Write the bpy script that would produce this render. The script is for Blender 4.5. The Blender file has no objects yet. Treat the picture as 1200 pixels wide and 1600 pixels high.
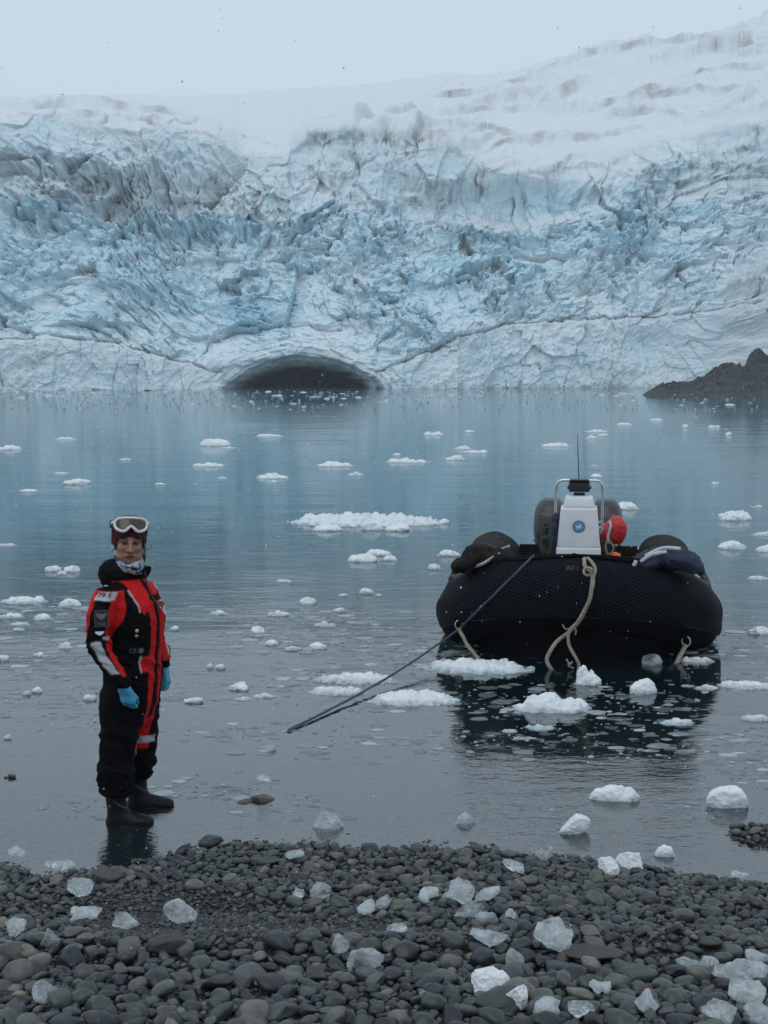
import bpy, bmesh, math, random
import numpy as np
from mathutils import Vector, Matrix, Euler

# ------------------------------------------------------------------ camera, sky, sun, exposure
scene = bpy.context.scene
col = scene.collection
PITCH = math.atan((800 - 577) / 2133.0)
CAM_H = 2.55
cam_data = bpy.data.cameras.new("camera")
cam = bpy.data.objects.new("camera", cam_data)
col.objects.link(cam)
cam_data.sensor_fit = 'VERTICAL'
cam_data.sensor_height = 36.0
cam_data.lens = 36.0 * 2133.0 / 1600.0
cam_data.clip_start = 0.05
cam_data.clip_end = 4000.0
cam.location = (0, 0, CAM_H)
cam.rotation_euler = (math.pi / 2 - PITCH, 0, 0)
scene.camera = cam

SUN_ELEV, SUN_AZ = math.radians(58), math.radians(205)     # azimuth clockwise from +Y
world = bpy.data.worlds.new("World")
scene.world = world
world.use_nodes = True
wn, wl = world.node_tree.nodes, world.node_tree.links
wn.clear()
sky = wn.new('ShaderNodeTexSky')
sky.sky_type = 'NISHITA'
sky.sun_disc = False
sky.sun_elevation = SUN_ELEV
sky.sun_rotation = SUN_AZ
sky.dust_density = 6.0
bg_sky = wn.new('ShaderNodeBackground'); bg_sky.inputs[1].default_value = 0.10
bg_cloud = wn.new('ShaderNodeBackground')                 # the even cloud deck of an overcast, snowy day
bg_cloud.inputs[0].default_value = (0.582, 0.692, 0.795, 1)
bg_cloud.inputs[1].default_value = 1.08
wmix = wn.new('ShaderNodeMixShader'); wmix.inputs[0].default_value = 0.93
wout = wn.new('ShaderNodeOutputWorld')
wl.new(sky.outputs[0], bg_sky.inputs[0])
wl.new(bg_sky.outputs[0], wmix.inputs[1]); wl.new(bg_cloud.outputs[0], wmix.inputs[2])
wl.new(wmix.outputs[0], wout.inputs[0])

sun_data = bpy.data.lights.new("sun", 'SUN')
sun_data.energy = 0.5
sun_data.angle = math.radians(40)
sun_data.color = (1.0, 0.97, 0.93)
sun = bpy.data.objects.new("sun", sun_data)
col.objects.link(sun)
_sd = Vector((math.sin(SUN_AZ) * math.cos(SUN_ELEV), math.cos(SUN_AZ) * math.cos(SUN_ELEV), math.sin(SUN_ELEV)))
sun.rotation_euler = _sd.to_track_quat('Z', 'Y').to_euler()

scene.view_settings.view_transform = 'Standard'
scene.view_settings.look = 'None'
scene.view_settings.exposure = 0.0
scene.view_settings.gamma = 1.0
scene.view_settings.use_curve_mapping = False
scene.cycles.max_bounces = 8
scene.cycles.volume_bounces = 2
scene.cycles.diffuse_bounces = 3
scene.cycles.glossy_bounces = 3
scene.cycles.transmission_bounces = 5
scene.cycles.transparent_max_bounces = 8
scene.cycles.sample_clamp_indirect = 4.0
scene.cycles.use_denoising = True

random.seed(7)
RNG = np.random.default_rng(7)

# ------------------------------------------------------------------ helpers: measuring
_cp, _sp = math.cos(PITCH), math.sin(PITCH)
def ray(px, py):
    xc, yc = (px - 600) / 2133.0, (800 - py) / 2133.0
    return xc, _cp + _sp * yc, -_sp + _cp * yc
def at(px, py, z=0.0):
    """point of the level z that the photograph shows at (px, py)"""
    a, b, c = ray(px, py)
    s = (z - CAM_H) / c
    return Vector((a * s, b * s, z))
def at_y(px, py, y):
    a, b, c = ray(px, py)
    s = y / b
    return Vector((a * s, y, CAM_H + c * s))
def pix(x, y, z):
    zz = z - CAM_H
    f = y * _cp - zz * _sp
    u = y * _sp + zz * _cp
    return 600 + 2133 * x / f, 800 - 2133 * u / f
def pxm(d):
    return 2133.0 / d

# ------------------------------------------------------------------ helpers: noise
_perm = np.random.default_rng(11).permutation(256)
_perm = np.concatenate([_perm, _perm, _perm]).astype(np.int64)
_g3 = np.random.default_rng(12).normal(size=(256, 3)); _g3 /= np.linalg.norm(_g3, axis=1)[:, None]
_gx, _gy, _gz = (np.ascontiguousarray(_g3[:, i].astype(np.float32)) for i in range(3))
_perm = _perm.astype(np.int32)
def noise3(x, y, z):
    x, y, z = np.broadcast_arrays(np.asarray(x, np.float32), np.asarray(y, np.float32), np.asarray(z, np.float32))
    fx, fy, fz = np.floor(x), np.floor(y), np.floor(z)
    xi, yi, zi = (q.astype(np.int32) & 255 for q in (fx, fy, fz))
    xf, yf, zf = x - fx, y - fy, z - fz
    u, v, w = (t * t * t * (t * (t * 6 - 15) + 10) for t in (xf, yf, zf))
    out = 0.0
    for dx in (0, 1):
        px_ = _perm[(xi + dx) & 255]; wxx = u if dx else 1 - u
        for dy in (0, 1):
            pxy = _perm[px_ + ((yi + dy) & 255)]; wxy = wxx * (v if dy else 1 - v)
            for dz in (0, 1):
                h = _perm[pxy + ((zi + dz) & 255)]
                out = out + (_gx[h] * (xf - dx) + _gy[h] * (yf - dy) + _gz[h] * (zf - dz)) * (wxy * (w if dz else 1 - w))
    return out * np.float32(1.5)
def fbm(x, y, z, octv=4, gain=0.5, lac=2.03):
    a, s, f = 1.0, 0.0, 1.0
    for k in range(octv):
        s = s + a * noise3(x * f + 17.3 * k, y * f - 9.1 * k, z * f + 4.7 * k)
        a *= gain; f *= lac
    return s
def ridged(x, y, z, octv=4, gain=0.5):
    a, s, f = 1.0, 0.0, 1.0
    for k in range(octv):
        s = s + a * (1 - 2 * np.abs(noise3(x * f + 31.3 * k, y * f - 7.7 * k, z * f + 2.9 * k)))
        a *= gain; f *= 2.07
    return s
def _h2(i, j, s):
    n = (i * 374761393 + j * 668265263 + s * 974711) & 0x7fffffff
    n = ((n ^ (n >> 13)) * 1274126177) & 0x7fffffff
    n = n ^ (n >> 16)
    return (n & 0xffff) / 65535.0
def facets(a, b, size, seed, tilt=1.0):
    """broken-block relief: every cell is a tilted plane of its own; returns height (-1..1) and distance to the cell edge"""
    A, B = a / size, b / size
    ia, ib = np.floor(A).astype(np.int64), np.floor(B).astype(np.int64)
    f1 = np.full(A.shape, 9.0); f2 = np.full(A.shape, 9.0); h = np.zeros(A.shape)
    for da in (-1, 0, 1):
        for db in (-1, 0, 1):
            ca, cb = ia + da, ib + db
            sa, sb = ca + 0.1 + 0.8 * _h2(ca, cb, seed), cb + 0.1 + 0.8 * _h2(ca, cb, seed + 1)
            ua, ub = A - sa, B - sb
            d = np.sqrt(ua * ua + ub * ub)
            hh = (_h2(ca, cb, seed + 2) * 2 - 1) + tilt * ((_h2(ca, cb, seed + 3) * 2 - 1) * ua + (_h2(ca, cb, seed + 4) * 2 - 1) * ub) * 2
            near = d < f1
            f2 = np.where(near, f1, np.minimum(f2, d))
            h = np.where(near, hh, h)
            f1 = np.where(near, d, f1)
    return h, f2 - f1
def sstep(a, b, x):
    t = np.clip((x - a) / (b - a), 0, 1)
    return t * t * (3 - 2 * t)
def seg_dist(x, y, pts):
    """distance to a polyline"""
    best = np.full(np.shape(x), 1e9)
    for (x0, y0), (x1, y1) in zip(pts[:-1], pts[1:]):
        dx, dy = x1 - x0, y1 - y0
        t = np.clip(((x - x0) * dx + (y - y0) * dy) / (dx * dx + dy * dy), 0, 1)
        best = np.minimum(best, np.hypot(x - x0 - t * dx, y - y0 - t * dy))
    return best

# ------------------------------------------------------------------ helpers: objects
def tag(o, label=None, cat=None, group=None, kind=None):
    if label: o["label"] = label
    if cat: o["category"] = cat
    if group: o["group"] = group
    if kind: o["kind"] = kind
    return o
def link(name, me, mat=None, parent=None, loc=None, rot=None):
    o = bpy.data.objects.new(name, me)
    col.objects.link(o)
    if mat is not None and me is not None and len(me.materials) == 0:
        me.materials.append(mat)
    if parent is not None: o.parent = parent
    if loc is not None: o.location = loc
    if rot is not None: o.rotation_euler = rot
    return o
def empty(name, loc=(0, 0, 0), rz=0.0, rx=0.0, ry=0.0):
    o = bpy.data.objects.new(name, None)
    o.empty_display_size = 0.1
    col.objects.link(o)
    o.location = loc; o.rotation_euler = (rx, ry, rz)
    return o
def np_mesh(name, verts, faces, smooth=True, attrs=None, mats=None, mat_idx=None):
    """verts (n,3), faces (m,3 or 4) index array"""
    me = bpy.data.meshes.new(name)
    verts = np.asarray(verts, np.float32); faces = np.asarray(faces, np.int32)
    n, m, k = len(verts), len(faces), faces.shape[1]
    me.vertices.add(n); me.vertices.foreach_set("co", verts.ravel())
    me.loops.add(m * k); me.loops.foreach_set("vertex_index", faces.ravel())
    me.polygons.add(m)
    me.polygons.foreach_set("loop_start", np.arange(0, m * k, k, dtype=np.int32))
    me.polygons.foreach_set("loop_total", np.full(m, k, np.int32))
    if mats:
        for q in mats: me.materials.append(q)
    if mat_idx is not None:
        me.polygons.foreach_set("material_index", np.asarray(mat_idx, np.int32))
    me.update(calc_edges=True)
    me.validate()
    me.polygons.foreach_set("use_smooth", np.full(len(me.polygons), smooth, bool))
    for an, av in (attrs or {}).items():
        av = np.asarray(av, np.float32)
        if av.ndim == 1:
            at_ = me.attributes.new(an, 'FLOAT', 'POINT'); at_.data.foreach_set("value", av)
        else:
            if av.shape[1] == 3: av = np.concatenate([av, np.ones((len(av), 1), np.float32)], 1)
            at_ = me.attributes.new(an, 'FLOAT_COLOR', 'POINT'); at_.data.foreach_set("color", av.ravel())
    return me
def py_mesh(name, verts, faces, smooth=False):
    me = bpy.data.meshes.new(name)
    me.from_pydata([tuple(v) for v in verts], [], [tuple(f) for f in faces])
    me.update()
    me.polygons.foreach_set("use_smooth", np.full(len(me.polygons), smooth, bool))
    return me
def bm_mesh(name, bm, smooth=False):
    me = bpy.data.meshes.new(name)
    bm.to_mesh(me); bm.free()
    me.polygons.foreach_set("use_smooth", np.full(len(me.polygons), smooth, bool))
    return me
def grid_faces(nr, nc):
    i = np.arange(nr * nc).reshape(nr, nc)
    return np.stack([i[:-1, :-1], i[:-1, 1:], i[1:, 1:], i[1:, :-1]], -1).reshape(-1, 4)
def spline(pts, n):
    """Catmull-Rom through the points, n samples per span"""
    P = [Vector(p) for p in pts]
    P = [P[0] * 2 - P[1]] + P + [P[-1] * 2 - P[-2]]
    out = []
    for i in range(1, len(P) - 2):
        a, b, c, d = P[i - 1], P[i], P[i + 1], P[i + 2]
        for k in range(n):
            t = k / n
            out.append(0.5 * ((2 * b) + (c - a) * t + (2 * a - 5 * b + 4 * c - d) * t * t + (3 * b - a - 3 * c + d) * t ** 3))
    out.append(P[-2])
    return out
def tube_mesh(name, path, rad, sides=8, closed=False, twist=0.0, lobes=0, caps=True, smooth=True):
    """tube along a list of points; rad number or list; lobes gives laid-rope strands"""
    n = len(path); vs, fs = [], []
    path = [Vector(p) for p in path]
    up = Vector((0, 0, 1))
    prev = None
    for i, p in enumerate(path):
        if closed: t = (path[(i + 1) % n] - path[i - 1]).normalized()
        else: t = (path[min(i + 1, n - 1)] - path[max(i - 1, 0)]).normalized()
        if prev is None:
            nrm = t.cross(up)
            if nrm.length < 1e-3: nrm = t.cross(Vector((1, 0, 0)))
            nrm.normalize()
        else:
            nrm = (prev - t * prev.dot(t)).normalized()
        prev = nrm
        bn = t.cross(nrm)
        r = rad[i] if hasattr(rad, '__len__') else rad
        for k in range(sides):
            a = 2 * math.pi * k / sides
            rr = r * (1 + 0.16 * math.cos(lobes * a + i * twist)) if lobes else r
            vs.append(p + (nrm * math.cos(a) + bn * math.sin(a)) * rr)
    m = n if closed else n - 1
    for i in range(m):
        for k in range(sides):
            a, b = i * sides + k, i * sides + (k + 1) % sides
            c, d = ((i + 1) % n) * sides + (k + 1) % sides, ((i + 1) % n) * sides + k
            fs.append((a, b, c, d))
    if caps and not closed:
        fs.append(tuple(range(sides - 1, -1, -1)))
        fs.append(tuple(range((n - 1) * sides, n * sides)))
    return py_mesh(name, vs, fs, smooth)
def box_mesh(name, sx, sy, sz, bevel=0.0, segs=2, taper=(1, 1), smooth=False, base=True):
    """box standing on z=0 (or centred), its top scaled by taper, edges rounded"""
    bm = bmesh.new()
    z0, z1 = (0, sz) if base else (-sz / 2, sz / 2)
    v = []
    for z, kx, ky in ((z0, 1, 1), (z1, taper[0], taper[1])):
        for x, y in ((-1, -1), (1, -1), (1, 1), (-1, 1)):
            v.append(bm.verts.new((x * sx / 2 * kx, y * sy / 2 * ky, z)))
    for f in ((3, 2, 1, 0), (4, 5, 6, 7), (0, 1, 5, 4), (1, 2, 6, 5), (2, 3, 7, 6), (3, 0, 4, 7)):
        bm.faces.new([v[i] for i in f])
    if bevel:
        bmesh.ops.bevel(bm, geom=bm.edges[:], offset=bevel, segments=segs, affect='EDGES', profile=0.6)
    return bm_mesh(name, bm, smooth)
def lathe_mesh(name, prof, sides=24, smooth=True):
    vs, fs = [], []
    for r, z in prof:
        for k in range(sides):
            a = 2 * math.pi * k / sides
            vs.append((r * math.cos(a), r * math.sin(a), z))
    for i in range(len(prof) - 1):
        for k in range(sides):
            k2 = (k + 1) % sides
            fs.append((i * sides + k, i * sides + k2, (i + 1) * sides + k2, (i + 1) * sides + k))
    fs.append(tuple(range(sides - 1, -1, -1)))
    fs.append(tuple(range((len(prof) - 1) * sides, len(prof) * sides)))
    return py_mesh(name, vs, fs, smooth)

# ------------------------------------------------------------------ helpers: rounded solids from distance fields
class Field:
    def __init__(s, lo, hi, h):
        s.lo, s.h = np.array(lo, float), h
        s.n = np.ceil((np.array(hi, float) - s.lo) / h).astype(int) + 1
        s.d = np.full(s.n, 1.0, np.float32)
        s.ax = [(s.lo[i] + h * np.arange(s.n[i])).astype(np.float32) for i in range(3)]
    def sub(s, lo, hi):
        sl = []
        for i in range(3):
            a = max(0, int((lo[i] - s.lo[i]) / s.h)); b = min(s.n[i], int((hi[i] - s.lo[i]) / s.h) + 2)
            sl.append(slice(a, max(a, b)))
        X, Y, Z = np.meshgrid(*[s.ax[i][sl[i]] for i in range(3)], indexing='ij', sparse=True)
        return tuple(sl), X, Y, Z
    def blend(s, sl, d, k, op='add'):
        o = s.d[sl]
        if op == 'cut':
            s.d[sl] = np.maximum(o, -d) if k <= 0 else -_smin(-o, d, k)
        else:
            s.d[sl] = np.minimum(o, d) if k <= 0 else _smin(o, d, k)
    def capsule(s, a, b, r1, r2=None, k=0.0, sc=(1, 1, 1), op='add'):
        r2 = r1 if r2 is None else r2
        a, b = np.array(a, float), np.array(b, float); sc = np.array(sc, float)
        m = max(r1, r2) * max(sc) + 2 * k + 3 * s.h
        sl, X, Y, Z = s.sub(np.minimum(a, b) - m, np.maximum(a, b) + m)
        ab = (b - a) / sc
        X, Y, Z = (X - a[0]) / sc[0], (Y - a[1]) / sc[1], (Z - a[2]) / sc[2]
        t = np.clip((X * ab[0] + Y * ab[1] + Z * ab[2]) / max(1e-9, ab @ ab), 0, 1)
        d = np.sqrt((X - t * ab[0]) ** 2 + (Y - t * ab[1]) ** 2 + (Z - t * ab[2]) ** 2) - (r1 + (r2 - r1) * t)
        s.blend(sl, d * min(sc), k, op)
    def ell(s, c, r, k=0.0, rot=None, op='add'):
        c, r = np.array(c, float), np.array(r, float)
        m = max(r) + 2 * k + 3 * s.h
        sl, X, Y, Z = s.sub(c - m, c + m)
        X, Y, Z = X - c[0], Y - c[1], Z - c[2]
        if rot is not None:
            M = np.array(Euler(rot).to_matrix().transposed())
            X, Y, Z = (M[i, 0] * X + M[i, 1] * Y + M[i, 2] * Z for i in range(3))
        q = np.sqrt((X / r[0]) ** 2 + (Y / r[1]) ** 2 + (Z / r[2]) ** 2)
        g = np.sqrt((X / r[0] ** 2) ** 2 + (Y / r[1] ** 2) ** 2 + (Z / r[2] ** 2) ** 2) + 1e-9
        s.blend(sl, q * (q - 1) / g, k, op)
    def loft(s, secs, k=0.0, op='add', power=2.0):
        """sections (z, cx, cy, rx, ry[, rot]) from bottom to top"""
        S = np.array([list(q) + [0.0] * (6 - len(q)) for q in sorted(secs)], float)
        m = max(S[:, 3].max(), S[:, 4].max()) + 2 * k + 3 * s.h
        lo = (S[:, 1].min() - m, S[:, 2].min() - m, S[0, 0] - m); hi = (S[:, 1].max() + m, S[:, 2].max() + m, S[-1, 0] + m)
        sl, X, Y, Z = s.sub(lo, hi)
        zz = np.clip(Z, S[0, 0], S[-1, 0])
        zf = zz.ravel()
        # smooth interpolation of the sections
        def ip(c):
            t = np.linspace(S[0, 0], S[-1, 0], 400)
            v = np.interp(t, S[:, 0], c)
            w = 9
            v = np.convolve(np.pad(v, w, mode='edge'), np.hanning(2 * w + 1) / np.hanning(2 * w + 1).sum(), 'valid')
            return np.interp(zf, t, v).reshape(zz.shape)
        cx, cy, rx, ry, ro = (ip(S[:, i]) for i in range(1, 6))
        U, V = X - cx, Y - cy
        c, n = np.cos(ro), np.sin(ro)
        U, V = (U * c + V * n), (-U * n + V * c)
        if power == 2.0:
            q = np.sqrt((U / rx) ** 2 + (V / ry) ** 2)
        else:
            q = (np.abs(U / rx) ** power + np.abs(V / ry) ** power) ** (1 / power)
        d = (q - 1) * np.minimum(rx, ry)
        dz = np.abs(Z - zz)
        d = np.where(dz > 0, np.sqrt(np.maximum(d, 0) ** 2 + dz ** 2), d)
        s.blend(sl, d, k, op)
    def mesh(s, name, iso=0.0):
        """surface nets"""
        D = s.d - iso
        inside = D < 0
        nx, ny, nz = D.shape
        c = np.zeros((nx - 1, ny - 1, nz - 1), np.int8)
        for dx in (0, 1):
            for dy in (0, 1):
                for dz in (0, 1):
                    c += inside[dx:nx - 1 + dx, dy:ny - 1 + dy, dz:nz - 1 + dz]
        act = (c > 0) & (c < 8)
        I, J, K = np.nonzero(act)
        idx = np.full(act.shape, -1, np.int64); idx[I, J, K] = np.arange(len(I))
        acc = np.zeros((len(I), 3)); cnt = np.zeros(len(I))
        corners = [(a, b, d) for a in (0, 1) for b in (0, 1) for d in (0, 1)]
        for p in corners:
            for axis in range(3):
                if p[axis]: continue
                q = list(p); q[axis] = 1
                v0 = D[I + p[0], J + p[1], K + p[2]]; v1 = D[I + q[0], J + q[1], K + q[2]]
                cr = (v0 < 0) != (v1 < 0)
                t = np.where(cr, v0 / np.where(cr, v0 - v1, 1), 0)
                for a in range(3):
                    acc[:, a] += np.where(cr, p[a] + (t if a == axis else 0), 0)
                cnt += cr
        V = np.stack([I, J, K], 1) + acc / cnt[:, None]
        V = s.lo + V * s.h
        F = []
        for axis in range(3):
            o1, o2 = [(1, 2), (2, 0), (0, 1)][axis]
            sa = [slice(None)] * 3; sb = [slice(None)] * 3
            sa[axis] = slice(0, -1); sb[axis] = slice(1, None)
            A, B = inside[tuple(sa)], inside[tuple(sb)]
            ch = A != B
            P = np.argwhere(ch)
            ok = (P[:, o1] > 0) & (P[:, o2] > 0) & (P[:, o1] < act.shape[o1]) & (P[:, o2] < act.shape[o2])
            P = P[ok]
            def cell(d1, d2):
                Q = P.copy(); Q[:, o1] -= d1; Q[:, o2] -= d2
                return idx[Q[:, 0], Q[:, 1], Q[:, 2]]
            q = np.stack([cell(1, 1), cell(0, 1), cell(0, 0), cell(1, 0)], 1)
            fl = A[P[:, 0], P[:, 1], P[:, 2]]
            q[~fl] = q[~fl][:, ::-1]
            F.append(q)
        F = np.concatenate(F)
        F = F[(F >= 0).all(1)]
        return V, F
def _smin(a, b, k):
    h = np.maximum(k - np.abs(a - b), 0) / k
    return np.minimum(a, b) - h * h * k * 0.25
def vnormals(V, F):
    n = np.zeros_like(V)
    e = np.cross(V[F[:, 2]] - V[F[:, 0]], V[F[:, -1]] - V[F[:, 1]])
    for k in range(F.shape[1]):
        for a in range(3):
            n[:, a] += np.bincount(F[:, k], e[:, a], len(V))
    return n / (np.linalg.norm(n, axis=1)[:, None] + 1e-12)
def relax(V, F, it=2, lam=0.5):
    for _ in range(it):
        s = np.zeros_like(V); c = np.zeros(len(V))
        for k in range(F.shape[1]):
            a, b = F[:, k], F[:, (k + 1) % F.shape[1]]
            for q in range(3):
                s[:, q] += np.bincount(a, V[b, q], len(V)) + np.bincount(b, V[a, q], len(V))
            c += np.bincount(a, minlength=len(V)) + np.bincount(b, minlength=len(V))
        V = V + lam * (s / np.maximum(c, 1)[:, None] - V)
    return V

# ------------------------------------------------------------------ helpers: materials
class Mat:
    def __init__(s, name):
        s.m = bpy.data.materials.new(name); s.m.use_nodes = True
        s.nt = s.m.node_tree; s.nt.nodes.clear()
        s.out = s.new('ShaderNodeOutputMaterial')
    def new(s, t, **kw):
        n = s.nt.nodes.new(t)
        for k, v in kw.items(): setattr(n, k, v)
        return n
    def ln(s, a, b): s.nt.links.new(a, b)
    def attr(s, name, out='Fac'):
        n = s.new('ShaderNodeAttribute'); n.attribute_name = name
        return n.outputs[out]
    def pos(s, scale=(1, 1, 1), obj=False):
        g = s.new('ShaderNodeTexCoord').outputs['Object'] if obj else s.new('ShaderNodeNewGeometry').outputs['Position']
        v = s.new('ShaderNodeVectorMath', operation='MULTIPLY'); s.ln(g, v.inputs[0]); v.inputs[1].default_value = scale
        return v.outputs[0]
    def noise(s, vec, scale, detail=4, rough=0.55, dist=0.0, out=0):
        n = s.new('ShaderNodeTexNoise'); s.ln(vec, n.inputs['Vector'])
        n.inputs['Scale'].default_value = scale; n.inputs['Detail'].default_value = detail
        n.inputs['Roughness'].default_value = rough; n.inputs['Distortion'].default_value = dist
        return n.outputs[out]
    def ramp(s, fac, stops, interp='LINEAR'):
        n = s.new('ShaderNodeValToRGB'); n.color_ramp.interpolation = interp
        el = n.color_ramp.elements
        while len(el) < len(stops): el.new(0.5)
        for e, (p, c) in zip(el, stops):
            e.position = p
            e.color = (c, c, c, 1) if not hasattr(c, '__len__') else (*c, 1)
        s.ln(fac, n.inputs[0])
        return n.outputs[0]
    def mix(s, f, a, b, mode='MIX'):
        n = s.new('ShaderNodeMix', data_type='RGBA', blend_type=mode)
        for sock, v in ((n.inputs[0], f), (n.inputs[6], a), (n.inputs[7], b)):
            if hasattr(v, 'is_output'): s.ln(v, sock)
            elif hasattr(v, '__len__'): sock.default_value = (*v, 1)
            else: sock.default_value = v
        return n.outputs[2]
    def math(s, op, a, b=0.0, c=0.0, clamp=False):
        n = s.new('ShaderNodeMath', operation=op, use_clamp=clamp)
        for sock, v in zip(n.inputs, (a, b, c)):
            if hasattr(v, 'is_output'): s.ln(v, sock)
            else: sock.default_value = v
        return n.outputs[0]
    def bump(s, h, strength=0.3, dist=0.02, nrm=None):
        n = s.new('ShaderNodeBump'); s.ln(h, n.inputs['Height'])
        n.inputs['Strength'].default_value = strength; n.inputs['Distance'].default_value = dist
        if nrm is not None: s.ln(nrm, n.inputs['Normal'])
        return n.outputs[0]
    def pbsdf(s, color=None, rough=0.5, nrm=None, finish=True, **kw):
        n = s.new('ShaderNodeBsdfPrincipled')
        for key, v in (('Base Color', color), ('Roughness', rough), ('Normal', nrm)) + tuple(kw.items()):
            if v is None: continue
            if hasattr(v, 'is_output'): s.ln(v, n.inputs[key])
            elif hasattr(v, '__len__') and len(v) == 3: n.inputs[key].default_value = (*v, 1)
            else: n.inputs[key].default_value = v
        if finish: s.ln(n.outputs[0], s.out.inputs[0])
        return n.outputs[0]
def simple_mat(name, color, rough=0.5, var=0.12, vscale=30.0, bump=0.0, bscale=200.0, bdist=0.002, **kw):
    """one paint or cloth with a little uneven wear and grain"""
    m = Mat(name)
    p = m.pos(obj=True)
    n = m.noise(p, vscale, 4)
    c = m.mix(m.ramp(n, [(0.3, 0.0), (0.7, 1.0)]), tuple(x * (1 - var) for x in color), tuple(min(1, x * (1 + var)) for x in color))
    nr = m.bump(m.noise(p, bscale, 3), bump, bdist) if bump else None
    r = m.math('ADD', m.math('MULTIPLY', n, 0.16), rough - 0.08)
    m.pbsdf(c, r, nr, **kw)
    return m.m

# ------------------------------------------------------------------ the glacier
def _tab(px, pts):
    xs, ys = zip(*pts)
    v = np.interp(px, xs, ys)
    w = 12
    k = np.hanning(2 * w + 1); k /= k.sum()
    return np.convolve(np.pad(v, w, mode='edge'), k, 'valid')
BAND_L = [(-260, 540), (-60, 520), (0, 528), (45, 524), (75, 519), (100, 528), (150, 531), (190, 536), (225, 545), (255, 556), (300, 565), (345, 583)]
BAND_R = [(588, 584), (620, 568), (650, 556), (680, 545), (705, 532), (750, 517), (795, 503), (850, 502), (900, 500), (960, 497),
          (1000, 492), (1050, 489), (1100, 487), (1150, 478), (1260, 470), (1460, 470)]
SCARPS = [([(462, 236), (480, 216), (560, 208), (640, 206), (690, 222), (728, 242)], 2.4, 22), ([(735, 206), (765, 203), (805, 215)], 1.0, 11), ([(848, 153), (875, 143), (918, 122)], 1.6, 15),
          ([(676, 152), (740, 146), (800, 134), (860, 118)], 1.1, 9), ([(760, 163), (820, 152), (850, 142)], 0.9, 9), ([(935, 167), (985, 151), (1030, 136)], 1.2, 11), ([(950, 183), (1030, 173), (1062, 180)], 0.9, 9),
          ([(850, 112), (930, 84), (1000, 70), (1085, 62)], 1.3, 10), ([(1090, 80), (1150, 80), (1210, 70)], 1.4, 11), ([(-60, 172), (0, 168), (120, 164), (260, 173), (335, 192)], 0.7, 6), ([(60, 182), (150, 178), (250, 190)], 0.6, 6),
          ([(690, 178), (760, 172), (830, 168)], 0.8, 8), ([(770, 232), (850, 222), (930, 215), (1000, 200)], 0.7, 7), ([(1080, 118), (1140, 105), (1210, 98)], 0.9, 8), ([(1000, 150), (1080, 140), (1150, 132)], 0.8, 8)]
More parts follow.
